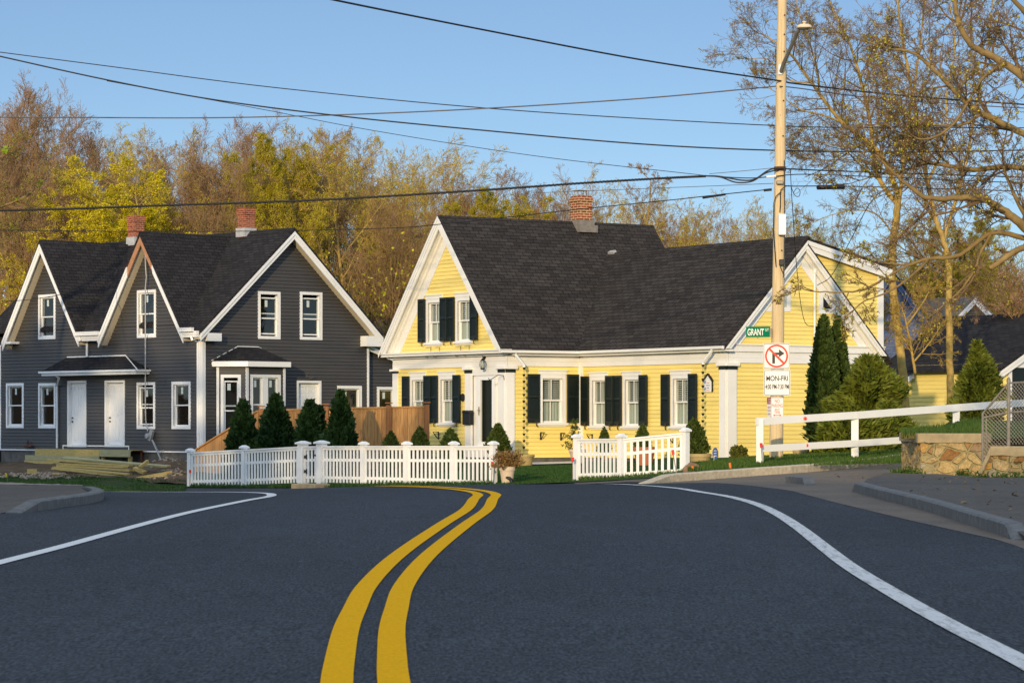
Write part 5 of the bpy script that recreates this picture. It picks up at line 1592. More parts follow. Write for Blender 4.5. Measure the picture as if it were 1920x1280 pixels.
# white two-rail fence
rp = [(1425, 62, 786, 880), (1603, 63.5, 776, 862), (1793, 65.5, 763, 787), (2010, 68, 748, 770)]
rf = thing('rail_fence', gp(1603, 63.5), 'white two-rail plank fence running uphill from the pole', 'fence')
for px, d, pt_, pb_ in rp:
    mb = MB(); zt, zb = (HY - pt_) * d / F, (HY - pb_) * d / F - .25
    mb.box((X(px, d), d, (zt + zb) / 2), (.165, .13, zt - zb), R(-8)); mb.build('post', M['white'], rf, bevel=.008)
fl = lambda pts: [at(x, y, d) for x, y, d in pts]
def rail(a, b, h):
    mb = MB(); d = (b - a); d.z = 0; d.normalize(); n = Vector((-d.y, d.x, 0)) * .022
    mb.hexa([a - n - Z * h / 2, b - n - Z * h / 2, b + n - Z * h / 2, a + n - Z * h / 2], [a - n + Z * h / 2, b - n + Z * h / 2, b + n + Z * h / 2, a + n + Z * h / 2])
    return mb.build('rail', M['white'], rf)
k = .085
rail(at(1417.5, 790, 62 - k), at(1607, 778, 63.5 - k), .165); rail(at(1608, 778, 63.5 - k), at(1800, 763.5, 65.5 - k), .165); rail(at(1801, 763.5, 65.5 - k), at(2020, 748, 68 - k), .165)
rail(at(1431, 840.5, 62 - k), at(1607, 830.5, 63.5 - k), .15); rail(at(1608, 830.5, 63.5 - k), at(1800, 817, 65.5 - k), .15)
for px, py, d in ((1509.5, 784, 62.7), (1512.5, 834.5, 62.7), (1887, 756, 66.6)):
    mb = MB(); mb.lathe([(.038, 0), (.038, .012), (0, .016)], at(px, py, d - .115), 16, axis=Vector((0, -1, 0))); mb.build('reflector', M['red'], rf)

# red-topped driveway markers
def marker(px, d, ptop, lean, label):
    b0 = gp(px, d); t_ = at(px + lean, ptop, d); m_ = b0.lerp(t_, .78)
    r = thing('driveway_marker', b0, label, 'driveway marker', 'red-topped markers')
    mb = MB(); mb.tube([b0 - Z * .1, t_], .011, 6); mb.build('rod', M['steel'], r)
    mb = MB(); mb.tube([m_.lerp(t_, .2), t_], .032, 8); mb.build('reflective_band', M['red'], r)
marker(355.5, 74.7, 880.5, 1, 'red-topped marker rod at left end of the long picket fence')
marker(921, 65.7, 865, 2, 'red-topped marker rod at the fence end beside the beige pot')
marker(1074, 64.8, 857, 0, 'red-topped marker rod at left post of the short picket fence')
marker(1271, 61.5, 843, -10, 'leaning red-topped marker rod against the short picket fence')
marker(1431, 61.7, 830, -4, 'red-topped marker rod against the first post of the rail fence')
for px, d, py, lab in ((1301, 60.2, 873, 'orange stake in grass beside the brown boulder'), (1371, 59.9, 867, 'orange stake in front of the rock border')):
    mb = MB(); b0 = gp(px, d, .08); t_ = at(px - 2.5, py, d); mb.tube([b0, t_], [.028, .03], 4); tag(mb.build('survey_stake', M['orange']), lab, 'stake', 'orange survey stakes')

# ------------------------------------------------------------------ stone walls, chain link
def stone_block(name, A, B, ztA, ztB, back, label, cap=.17, bottom=-.35):
    """front face line A->B (xy, from left to right), thickness to the back, coping on top"""
    pass
d0 = 52.0
w1a, w1b, w1c = Vector((X(1726, 52), 52, 0)), Vector((X(1691, 57.2), 57.2, 0)), Vector((X(1846, 51.4), 51.4, 0))
zt1 = (HY - 812) * 52 / F
sw = thing('fieldstone_wall', (w1a.x, w1a.y, gz(w1a.x, w1a.y)), 'sunlit fieldstone retaining wall with concrete coping below the grass bank', 'stone wall')
def stone_face(mb, a, b, zb, zt, sub=.05, amp=.03, seed=0, n_=None):
    d = b - a; L = d.length; t = d / L; n = Vector((t.y, -t.x, 0))
    nu = max(2, int(L / sub)); nv = max(2, int((zt - zb) / sub)); base = len(mb.v)
    for i in range(nu + 1):
        for j in range(nv + 1):
            p = a + t * L * i / nu; z = zb + (zt - zb) * j / nv
            q = Vector((L * i / nu * 3.4 + seed * 9.1, z * 5.0, seed)); q += Vector((mnoise.noise(q * .7), mnoise.noise(q * .7 + Vector((5, 3, 1))), 0)) * .5
            ds = mnoise.voronoi(Vector((q.x, q.y, seed * 3.3)))[0]
            e = min(1, (ds[1] - ds[0]) * 3.0)
            o = amp * (e - .4) + .025 * mnoise.noise(Vector((L * i / nu * 6, z * 6, seed + 2)))
            if i in (0, nu) or j in (0, nv): o *= .2
            mb.v.append((p.x + n.x * o, p.y + n.y * o, z))
    for i in range(nu):
        for j in range(nv):
            a_ = base + i * (nv + 1) + j
            mb.f.append((a_, a_ + nv + 1, a_ + nv + 2, a_ + 1)); mb.m.append(0)
mb = MB(); stone_face(mb, w1a, w1c, gz(w1a.x, 52) - .15, zt1 - .17, seed=1); stone_face(mb, w1b, w1a, gz(w1a.x, 54) - .15, zt1 - .17, seed=2)
bk = Vector((X(1846, 51.4) + 2.6, 57.2, 0))
mb.face([w1b + Z * (zt1 - .2), w1a + Z * (zt1 - .2), w1c + Z * (zt1 - .2), bk + Z * (zt1 - .2)])
for a, b in ((w1c, bk), (bk, w1b)): mb.face([a + Z * -1.6, b + Z * -1.6, b + Z * (zt1 - .2), a + Z * (zt1 - .2)])
mb.build('stonework', M['stone'], sw)
def coping(a, b, zt, h=.17, ov=.05, wid=.38, name='coping', parent=None, zt2=None):
    mb = MB(); d = (b - a); d.z = 0; L = d.length; t = d / L; n = Vector((t.y, -t.x, 0)); zt2 = zt if zt2 is None else zt2
    N = 14; rows = []
    for i in range(N + 1):
        p = a + d * i / N; z = zt + (zt2 - zt) * i / N; j = .012 * mnoise.noise(Vector((i * .9, zt * 3, 2))); j2 = .03 * mnoise.noise(Vector((i * 1.3, 4, zt)))
        rows.append([p + n * (ov + j) + Z * (z - h - j2), p + n * (ov + j) + Z * (z - .015), p + n * (ov + j - .015) + Z * z, p - n * wid + Z * z, p - n * wid + Z * (z - h)])
    base = 0
    for r in rows: mb.v.extend([tuple(q) for q in r])
    for i in range(N):
        for k in range(5): mb.f.append((i * 5 + k, i * 5 + (k + 1) % 5, i * 5 + 5 + (k + 1) % 5, i * 5 + 5 + k)); mb.m.append(0)
    mb.f.append(tuple(range(5))); mb.m.append(0); mb.f.append(tuple(N * 5 + k for k in range(5))[::-1]); mb.m.append(0)
    return mb.build(name, M['concrete'], parent, fixn=True)
coping(w1a + Vector((.0, 0, 0)), w1c, zt1, parent=sw); coping(w1b, w1a - (w1a - w1b).normalized() * .055, zt1 - .002, parent=sw)
# second wall with slanting end
v0, v1, v2 = Vector((X(1832, 48), 48, 0)), Vector((X(1860, 47.8), 47.8, 0)), Vector((X(2200, 45.5), 45.5, 0))
zt2 = (HY - 836) * 47.8 / F; zlow = (HY - 897) * 48 / F
s2 = thing('stair_wall', (v1.x, v1.y, -1.1), 'fieldstone stair wall with slanting coping under the chain-link fence', 'stone wall')
mb = MB(); stone_face(mb, v1, v2, gz(v1.x, 48) - .2, zt2 - .15, seed=3)
d = v2 - v1; n_ = Vector((d.y, -d.x, 0)).normalized()
mb.face([v0 + Z * -1.5, v1 + Z * -1.5, v1 + Z * (zt2 - .16), v0 + Z * (zlow - .12)])
bk0, bk2 = v0 - n_ * .5, v2 - n_ * .5
mb.face([bk0 + Z * -1.5, bk2 + Z * -1.5, bk2 + Z * (zt2 - .16), v1 - n_ * .5 + Z * (zt2 - .16), bk0 + Z * (zlow - .12)])
mb.face([v0 + Z * -1.5, bk0 + Z * -1.5, bk0 + Z * (zlow - .1), v0 + Z * (zlow - .1)])
mb.build('stonework', M['stone'], s2)
coping(v1, v2, zt2, .16, .05, .42, parent=s2); coping(v0, v1 - (v1 - v0).normalized() * .004, zlow, .15, .05, .42, parent=s2, zt2=zt2 - .003)
# stair treads between the walls
st = MB()
for i in range(4):
    q = Vector((X(1846, 50) + .25 + i * .3, 50.0 - .0, 0)); st.box((q.x, 49.7, -1.1 + i * .17), (.34, 2.6, .18 + .0), R(-3))
tag(st.build('concrete_steps', M['concrete']), 'concrete steps between the two fieldstone walls', 'steps')
# chain link
cl = thing('chain_link_fence', (v1.x, v1.y + .2, zt2), 'grey chain-link fence on top of the stair wall', 'fence')
e0, e1 = at(1842.5, 775, 48.1), at(1891, 718, 47.9); e0b, e1b = at(1842.5, 858, 48.1), at(1891, 836, 47.9); e2, e2b = at(2110, 706, 46.3), at(2110, 834, 46.3)
for a, b, r in ((e0b - Z * .1, e0, .022), (e1b - Z * .1, e1 + Z * .03, .030), (e2b, e2, .03), (e0b + Vector((.06, .0, .1)), e0 + Vector((.06, 0, -.06)), .014)):
    mb = MB(); mb.tube([a, b], r, 8); p_ = mb.build('post', M['steel'], cl)
    if r == .030:
        mb = MB(); mb.lathe([(.035, -.02), (.035, .03), (.02, .06), (.0, .075)], b, 10); mb.build('cap', M['steel'], p_)
for a, b in ((e0, e1), (e1, e2), (at(1842.5, 783, 48.1), at(1891, 773, 47.9)), (at(1891, 773, 47.9), at(2110, 758, 46.3)), (e0b, e1b)):
    mb = MB(); mb.tube([a, b], .018, 8); mb.build('rail', M['steel'], cl)
mb = MB()
def mesh_panel(A0, A1, B0, B1, step=.066):
    L = (Vector((B0.x, B0.y, 0)) - Vector((A0.x, A0.y, 0))).length; H = max(A1.z, B1.z) - min(A0.z, B0.z); z0 = min(A0.z, B0.z)
    top = lambda u: A1.z + (B1.z - A1.z) * u / L; bot = lambda u: A0.z + (B0.z - A0.z) * u / L
    P = lambda u, z: Vector((A0.x + (B0.x - A0.x) * u / L, A0.y + (B0.y - A0.y) * u / L, z))
    for sgn in (1, -1):
        s = -H
        while s < L + H:
            pts = []
            for k in range(41):
                z = z0 + H * k / 40; u = s + sgn * H * k / 40 if sgn == 1 else s + H - H * k / 40
                if 0 <= u <= L and bot(u) <= z <= top(u): pts.append(P(u, z))
            if len(pts) > 1: mb.tube([pts[0], pts[-1]], .0042, 3, cap=False)
            s += step
mesh_panel(e0b, e0, e1b, e1); mesh_panel(e1b, e1, e2b, e2)
mb.build('wire_mesh', M['steel'], cl, uv=False)

# grass bank behind the wall
def bank_h(x, y):
    t = min(max((y - 53) / 9, 0), 1); z = -.30 + .30 * t + .06 * mnoise.noise(Vector((x, y * .7, 3)))
    e = min(1, max(0, (x - X(1696, y)) / 1.2)); k = min(1, max(0, (y - 56.8) / 1.2)); lo = -.34 * (1 - k) + (gz(x, y) - .04) * k; return lo + (z - lo) * (e * (.6 + .4 * k) + .4 * (1 - k))
A = [(w1b.x + .05, 57.0), (w1a.x + .2, 52.25), (w1c.x, 51.7), (w1c.x + 3, 51)]; B = [(X(1680, 75), 75), (w1a.x + 2, 75), (w1c.x + 3, 75), (w1c.x + 8, 75)]
a_, b_ = resample(A, 50), resample(B, 50); mb = MB()
for i in range(50):
    for j in range(41):
        q = a_[i].lerp(b_[i], j / 40); mb.v.append((q.x, q.y, bank_h(q.x, q.y)))
for i in range(49):
    for j in range(40): s = i * 41 + j; mb.f.append((s, s + 41, s + 42, s + 1)); mb.m.append(0)
tag(mb.build('grass_bank', M['lawn'], uv=False, smooth=True, fixn=True), kind='structure')

# ------------------------------------------------------------------ cedar fence
cf = thing('cedar_fence', gp(611, 79.4), 'tall cedar board fence between the houses behind dark evergreens', 'fence')
def boards(a, b, zt0, zt1, zb0, zb1, sp=.105):
    mb = MB(); d = b - a; d.z = 0; L = d.length; f = Fac((a.x, a.y), math.atan2(d.y, d.x)); n = int(L / sp); rng = random.Random(3)
    for i in range(n):
        u = i * L / n; v = (i + .5) / n; zt = zt0 + (zt1 - zt0) * v; zb = zb0 + (zb1 - zb0) * v; o = rng.uniform(-.004, .004)
        mb.fbox(f, u + .003, u + L / n - .003, zb, zt, .0 + o, .02 + o)
    mb.prism(f, [(0, zt0 + .001), (L, zt1 + .001), (L, zt1 + .045), (0, zt0 + .045)], -.05, .06)
    return mb.build('board_panel', M['cedar'], cf)
pf = [(490, 80, 771), (611, 79.4, 767), (729, 78.8, 765), (800, 78.5, 764)]
PF = [(Vector((X(a, d), d, 0)), (HY - t) * d / F) for a, d, t in pf]
for i in range(3): boards(PF[i][0], PF[i + 1][0], PF[i][1], PF[i + 1][1], -1.62, -1.5)
for p, zt in PF:
    mb = MB(); mb.box((p.x, p.y - .06, (zt + .05 - 1.7) / 2), (.14, .14, zt + .12 + 1.7), R(8)); mb.box((p.x, p.y - .06, zt + .145), (.2, .2, .035), R(8)); mb.build('post', M['cedarpost'], cf)
sa = Vector((X(366, 85), 85, 0)); boards(sa, PF[0][0] - Vector((.08, 0, 0)), (HY - 846) * 85 / F, (HY - 772) * 80 / F, -1.75, -1.62, .10)

# ------------------------------------------------------------------ lumber and site clutter at the grey house
def plank(name, a, b, w, h, mat_, label, grp=None, roll=0.0):
    mb = MB(); d = (b - a); L = d.length; t = d / L; s = t.cross(Z).normalized(); u = s.cross(t)
    s, u = s * math.cos(roll) + u * math.sin(roll), -s * math.sin(roll) + u * math.cos(roll)
    q = lambda p: [p - s * w / 2 - u * h / 2, p + s * w / 2 - u * h / 2, p + s * w / 2 + u * h / 2, p - s * w / 2 + u * h / 2]
    mb.hexa(q(a), q(b)); return tag(mb.build(name, mat_, bevel=.004), label, 'timber', grp)
# low timber step frame along the wall
fr = thing('timber_step', GA.p(GA.u(150, .9), -1.45, .9), 'new timber step frame below the two white doors', 'timber step')
f = GA
mb = MB(); mb.fbox(f, f.u(65.5, .7), f.u(186, .7), f.v(120, 854, .7), f.v(120, 841.5, .7), .66, .70); mb.build('front_board', M['lumber'], fr)
mb = MB(); mb.fbox(f, f.u(186.2, .7), f.u(243, .7), f.v(215, 856, .7), f.v(215, 842.5, .7), .655, .695); o = mb.build('front_board', M['lumberg'], fr); o['label'] = 'greener board at the right end of the timber step'
mb = MB(); mb.fbox(f, f.u(66, .7), f.u(243, .7), f.v(120, 841.8, .7) - .02, f.v(120, 841.8, .7) - .005, .10, .65); mb.build('tread', M['lumber'], fr)
mb = MB(); mb.fbox(f, f.u(47, 1.3), f.u(185, 1.3), f.v(100, 863, 1.3), f.v(100, 853.5, 1.3), 1.26, 1.30); mb.build('lower_board', M['lumberg'], fr)
mb = MB(); mb.fbox(f, f.u(45, 1.5), f.u(110, 1.5), f.v(80, 869.5, 1.5), f.v(80, 863.3, 1.5), 1.44, 1.49); mb.build('lower_board', M['lumber'], fr)
mb = MB()
for px in (190, 240): mb.fbox(f, f.u(px, .6), f.u(px, .6) + .1, f.v(px, 872, .6), f.v(px, 856, .6), .5, .6)
mb.build('leg', M['lumber'], fr)
rng = random.Random(11)
D = 84.0
LP = [ # (x0,y0,d0, x1,y1,d1, w,h, label)
 (100, 893, 84.0, 205, 898, 83.0, .04, .19, 'wide board lying lowest in front of the lumber heap'),
 (100, 887, 84.3, 232, 901, 82.6, .20, .05, 'long board leaning out along the grass in front of heap'),
 (101, 879, 84.5, 240, 895, 82.9, .24, .05, 'long plank second from the bottom of the lumber heap'),
 (103, 876, 84.8, 244, 889, 83.2, .24, .05, 'long plank in the middle of the lumber heap'),
 (110, 872, 85.0, 247, 882, 83.6, .24, .06, 'long plank with nail holes, upper middle of the heap'),
 (92, 862, 85.3, 246, 873, 84.0, .24, .05, 'long plank second from the top of the lumber heap'),
 (118, 858, 85.5, 316, 874, 83.6, .22, .05, 'longest pale plank on top of the lumber heap'),
 (108, 868, 85.2, 236, 876, 83.8, .22, .05, 'shaded plank tucked under the top of the lumber heap'),
 (160, 894, 83.6, 255, 898, 83.0, .10, .10, 'square beam at the low right of the lumber heap'),
 (262, 876, 83.2, 277, 864, 83.6, .09, .09, 'short post sticking up from the right end of the heap'),
 (252, 877, 83.5, 272, 886, 83.3, .16, .09, 'short block lying crosswise at right end of the heap'),
 (256, 896, 81.5, 322, 884, 82.0, .09, .05, 'slanting offcut reaching toward the white fence'),
 (258, 899, 81.3, 312, 889, 81.8, .12, .05, 'offcut lying under the slanting one right of the heap'),
 (285, 901, 81.0, 330, 902, 80.8, .12, .05, 'lowest offcut lying flat on the bare soil'),
 (290, 893, 81.6, 344, 897, 81.2, .16, .09, 'thick offcut nearest the white picket fence'),
 (300, 892, 81.4, 335, 900, 81.1, .06, .05, 'thin offcut crossing the pile near the white fence'),
]
for x0, y0, a0, x1, y1, a1, w, h, lab in LP: plank('timber_plank', at(x0, y0, a0), at(x1, y1, a1), w, h, M['lumber'] if 'pale' not in lab else M['lumberg'], lab, 'lumber by the grey house', rng.uniform(-.2, .2))
mb = MB(); mb.tube([at(313, 890, 81.6), at(333, 883, 81.8)], .012, 6); tag(mb.build('metal_rod', M['steel']), 'grey metal rod among the offcuts beside the fence', 'rod')
mb = MB(); mb.box(at(60, 883, 82), (.25, .2, .12), .3); tag(mb.build('wood_block', M['lumber']), 'small wood block on the rubble left of the lumber', 'block')
q = gp(9, 60); r = thing('utility_flag', q, 'small yellow utility flag on a wire in the left grass', 'flag')
mb = MB(); t_ = at(8.5, 886, 60); mb.tube([at(15, 901, 60), t_], .004, 4); mb.build('wire', M['steel'], r)
mb = MB(); mb.face([t_, t_ + Vector((.045, .02, -.015)), t_ + Vector((.05, .02, -.08)), t_ + Vector((.01, 0, -.09))]); mb.build('pennant', M['flagyellow'], r, uv=False)
mb = MB(); q = at(162, 918, 50.5); mb.box((q.x, q.y, q.z), (.17, .14, .12), .3); tag(mb.build('stone_block', M['granitegrey'], bevel=.01), 'squared grey stone at the end of the left kerb', 'stone')
def rock(px, py, d, s, label, mat_='rock', grp='rock border', seed=0, sq=(1, .8, .7)):
    c = at(px, py, d); mb = MB(); n = 10; rg = random.Random(seed)
    for i in range(n + 1):
        th = math.pi * i / n
        for j in range(14):
            ph = 2 * math.pi * j / 14; v = Vector((math.sin(th) * math.cos(ph), math.sin(th) * math.sin(ph), math.cos(th)))
            k = 1 + .30 * mnoise.noise(v * 1.3 + Vector((seed * 7.3, 1, 2))) + .10 * mnoise.noise(v * 3.5 + Vector((seed, 5, 2)))
            mb.v.append((c.x + v.x * s * sq[0] * k, c.y + v.y * s * sq[1] * k, c.z + v.z * s * sq[2] * k))
    for i in range(n):
        for j in range(14): mb.f.append((i * 14 + j, i * 14 + (j + 1) % 14, (i + 1) * 14 + (j + 1) % 14, (i + 1) * 14 + j)); mb.m.append(0)
    return tag(mb.build('garden_rock', M[mat_], uv=False), label, 'rock', grp)
M['rockbrown'] = plain('brown_boulder', (.24, .15, .085), .9, .4, 5, bump=.6, bscale=14); M['rockpink'] = plain('pink_stone', (.36, .22, .17), .9, .25, 6, bump=.5, bscale=14); M['rockdark'] = plain('dark_stone', (.09, .08, .075), .9, .3, 6, bump=.5, bscale=14); M['rockpale'] = plain('pale_stone', (.42, .36, .28), .9, .25, 6, bump=.5, bscale=14)
RK = [(1297, 881, 61.6, .20, 'big brown boulder at right end of the short picket fence', 'rockbrown', (1.0, .8, .85)), (1315, 883, 63, .10, 'pale stone just right of the brown boulder', 'rockpale', None), (1325, 881, 63, .09, 'small grey stone second right of the brown boulder', 'rock', None),
      (1337, 878, 63.5, .13, 'broad pale stone below the tiny blue sign', 'rockpale', None), (1351, 879, 63, .10, 'tan stone between the blue sign and the orange stake', 'rock', None), (1361, 874, 63.5, .08, 'dark stone left of the orange stake in the border', 'rockdark', None), (1378, 871, 63.8, .09, 'brown stone just right of the orange stake', 'rockbrown', None),
      (1385, 874, 63.5, .10, 'round tan stone under the little boxwood', 'rock', None), (1393, 869, 63.5, .08, 'small pale stone behind the others under the boxwood', 'rockpale', None), (1402, 874, 63, .12, 'pink stone left of the rail fence post', 'rockpink', None), (1411, 870, 63.6, .08, 'dark stone touching the rail fence post', 'rockdark', None),
      (1441, 868, 63.6, .13, 'dark rock at the foot of the utility pole', 'rockdark', None), (1454, 870, 63.4, .12, 'long tan rock in front of the pole foot', 'rock', (1.2, .7, .5))]
for i, (px, py, d, s, lab, mm, sq) in enumerate(RK): rock(px, py, d, s, lab, mm, seed=i + 1, sq=sq or (1, .8, .75))
mb = MB(); mb.box(at(1345, 872, 66.5), (.75, .25, .12), R(-10)); tag(mb.build('concrete_slab', M['concrete'], bevel=.01), 'low concrete slab edging behind the rocks', 'slab')
q = at(1338, 873, 66.8); r = thing('garden_sign', q, 'tiny blue and white oval sign on a white stake by the wall', 'sign')
mb = MB(); mb.tube([q, at(1339, 855, 66.8)], .012, 5); mb.build('stake', M['white2'], r)
mb = MB(); c = at(1341, 850, 66.8); f = Flat(c, R(-55)); n = 18; mb.prism(f, [(.11 * math.cos(2 * math.pi * k / n), .145 * math.sin(2 * math.pi * k / n)) for k in range(n)], -.006, .0); mb.build('panel', M['signblue'], r, fixn=True)
mb = MB()
for k in range(3): mb.fbox(f, -.05, .05, .06 - k * .06, .075 - k * .06, .001, .002)
mb.build('marking', M['signwhite'], r)
# black figure by the beige pot
mb = MB(); c = gp(957, 65.4)
mb.tube([c + Vector((.05, 0, 0)), c + Vector((.03, 0, .06)), c + Vector((.01, 0, .13))], [.035, .045, .05], 8); mb.tube([c + Vector((.045, 0, .08)), c + Vector((-.03, 0, .155)), c + Vector((-.09, 0, .165)), c + Vector((-.105, 0, .15))], [.045, .04, .03, .02], 8)
mb.tube([c + Vector((.06, 0, .09)), c + Vector((.10, 0, .10)), c + Vector((.13, 0, .125))], [.015, .012, .008], 6); mb.tube([c + Vector((-.0, .03, .12)), c + Vector((-.0, .03, .0))], .02, 6)
tag(mb.build('garden_ornament', M['black'], smooth=True), 'small black animal-shaped ornament at foot of the beige pot', 'ornament')

# ------------------------------------------------------------------ other buildings
def bg_house(px0, px1, d, eave, peak, base, ang, wallm, roofm, label, depth=8, name='house', chim=None, trim='cream', wins=(), ridge_along=False, over=.3):
    x0, x1 = X(px0, d), X(px1, d)
    f = Fac((x0, d), R(ang)); W = f.u(px1); ze, zp = (HY - eave) * d / F, (HY - peak) * d / F
    r = thing(name, f.p(W / 2, base), label, 'house')
    mb = MB()
    if not ridge_along:
        m_ = W / 2; poly = [(0, base), (W, base), (W, ze), (m_, zp - .1), (0, ze)]
        clap(mb, f, poly, [(u0, u1, v0, v1) for u0, u1, v0, v1 in wins], .14, base); mb.fbox(f, 0, .1, base, ze - .05, -depth, -.02); mb.fbox(f, W - .1, W, base, ze - .05, -depth, -.02); mb.prism(f, poly, -depth - .1, -depth)
        mb.build('wall', M[wallm], r)
        mb = MB(); sl = (zp - ze) / m_; slope_slab(mb, f, (-over, ze - sl * over), (m_, zp), .08, -depth - .2, .3); slope_slab(mb, f, (W + over, ze - sl * over), (m_, zp), .08, -depth - .2, .3)
        mb.build('roof', M[roofm], r, fixn=True)
        rake(r, f, (-over, ze - sl * over), (m_, zp), .28, .08, .2, 0, None, M[trim]); rake(r, f, (W + over, ze - sl * over), (m_, zp), .28, .08, .2, 0, None, M[trim])
    else:
        g = Fac((f.p(W, 0).x, f.p(W, 0).y), R(ang + 90)); m_ = depth / 2
        clap(mb, f, [(0, base), (W, base), (W, ze), (0, ze)], list(wins), .14, base); clap(mb, g, [(0, base), (depth, base), (depth, ze), (m_, zp - .1), (0, ze)], [], .14, base)
        mb.fbox(f, 0, .1, base, ze - .05, -depth, -.02); mb.fbox(f, 0, W, base, ze - .05, -depth - .1, -depth); mb.build('wall', M[wallm], r)
        mb = MB(); sl = (zp - ze) / m_; slope_slab(mb, g, (-over, ze - sl * over), (m_, zp), .08, -W - .25, .25); slope_slab(mb, g, (depth + over, ze - sl * over), (m_, zp), .08, -W - .25, .25)
        mb.build('roof', M[roofm], r, fixn=True)
        rake(r, g, (-over, ze - sl * over), (m_, zp), .22, .08, .22, 0, None, M[trim]); rake(r, g, (depth + over, ze - sl * over), (m_, zp), .22, .08, .22, 0, None, M[trim])
        mb = MB(); mb.fbox(f, -.1, W + .2, ze - .24, ze - .08, .0, .10); mb.build('fascia', M[trim], r)
    for (u0, u1, v0, v1) in wins: window(r, f, u0, u1, v0, v1, trim=M[trim], glass=M['greyglass'])
    if chim:
        px, pt_, dd = chim; c = at(px, pt_, dd); mb = MB(); mb.box((c.x, c.y, c.z - 1.2), (.5, .5, 2.4), R(ang)); ch = mb.build('chimney', M['brick'], r)
        mb = MB(); mb.box((c.x, c.y, c.z + .16), (.55, .55, .02), R(ang))
        for a, b in ((-.2, -.2), (.2, -.2), (.2, .2), (-.2, .2)): mb.tube([(c.x + a, c.y + b, c.z), (c.x + a, c.y + b, c.z + .16)], .012, 4)
        mb.build('chimney_cap', M['lead'], ch)
    return r, f
# yellow garage
gr, gf = bg_house(1716, 1880, 95.6, 685, 606, -.45, -57, 'yellow', 'shingle', 'low yellow garage with dark roof behind the rail fence', depth=5.2, name='garage', trim='white', ridge_along=True, wins=[(2.3, 2.9, .15, 1.25)])
gW = gf.u(1880)
gg = Fac((gf.p(gW, 0).x, gf.p(gW, 0).y), R(33))
mb = MB(); mb.fbox(gg, .35, 4.6, -.4, 1.75, .02, .06); 
for k in range(8): mb.fbox(gg, .4 + k * .52, .88 + k * .52, -.35, 1.3, .061, .075)
dd = mb.build('garage_door', M['dgreen'], gr)
mb = MB(); mb.fbox(gg, .2, .34, -.4, 1.85, .02, .08); mb.fbox(gg, .2, 4.8, 1.76, 1.98, .02, .08); mb.build('door_frame', M['white'], gr)
u0 = 3.0
sh = MB(); sh.fbox(gf, 2.02, 2.27, .15, 1.25, .03, .07); sh.build('shutter', M['dgreen'], gr)
# low lean-to at its left
mb = MB(); f = gf; ul = f.u(1688) ; clap(mb, f, [(ul, -.6), (0, -.6), (0, 1.45), (ul, 1.05)], [], .14, -.6, w=-.03); mb.build('wall', M['yellow'], gr)
mb = MB(); mb.prism(f, [(ul - .1, 1.0), (.0, 1.45), (.0, 1.62), (ul - .1, 1.2)], -.1, .12); mb.build('fascia', M['white2'], gr)
bg_house(1640, 1812, 104, 705, 588, -.2, -50, 'grey', 'shingle', 'dark-roofed house behind the bare tree, right of the yellow house', depth=8, ridge_along=True, trim='cream')
bg_house(1600, 1745, 111, 602, 505, .4, -10, 'blue', 'shingle', 'blue house far behind the bare tree branches', depth=8, trim='blue')
bg_house(1765, 1880, 113, 612, 552, .4, 20, 'greyshake', 'greyshake', 'grey shingled house behind the pink blossom', depth=9, trim='white')
bg_house(690, 800, 108, 665, 596, -.4, 30, 'cream', 'greyshake', 'small far house with brick chimney in the gap between the two houses', depth=7, chim=(757, 552, 110), trim='cream')

# unseen brick mill added behind the camera to keep the road in shade
ml = thing('unseen_mill', (-30, -36, -1.3), 'long unseen brick mill added behind the camera to shade the road', 'building')
mb = MB(); mb.box((-30, -38, 6.35), (78, 14, 15.9)); mb.build('wall', M['millbrick'], ml)
mb = MB(); mb.box((-30, -38, 14.45), (79, 15, .3)); mb.build('roof', M['shingle'], ml)
ff = Fac((8.5, -31), R(180)); 
for i in range(9):
    for j in range(2):
        mb = MB(); mb.fbox(ff, 3 + i * 4, 5 + i * 4, 1.2 + j * 4.2, 4 + j * 4.2, -.02, .05); w_ = mb.build('window', M['white2'], ml)
        mb = MB(); mb.fbox(ff, 3.12 + i * 4, 4.88 + i * 4, 1.32 + j * 4.2, 3.88 + j * 4.2, .051, .055); mb.build('pane', M['dark'], w_)
# ------------------------------------------------------------------ vegetation
def rvec(rng):
    while True:
        v = Vector((rng.uniform(-1, 1), rng.uniform(-1, 1), rng.uniform(-1, 1)))
        if .05 < v.length < 1: return v.normalized()


def leaf(mb, p, s, rng, m=1, asp=.7):
    a = rvec(rng); b = a.cross(rvec(rng))
    if b.length < .1: return
    b.normalize(); a = a * s; b = b * s * asp; i = len(mb.v)
    for q in (p - a * .5, p + b * .5, p + a * .5, p - b * .5): mb.v.append((q.x, q.y, q.z))
    mb.f.append((i, i + 1, i + 2, i + 3)); mb.m.append(m)


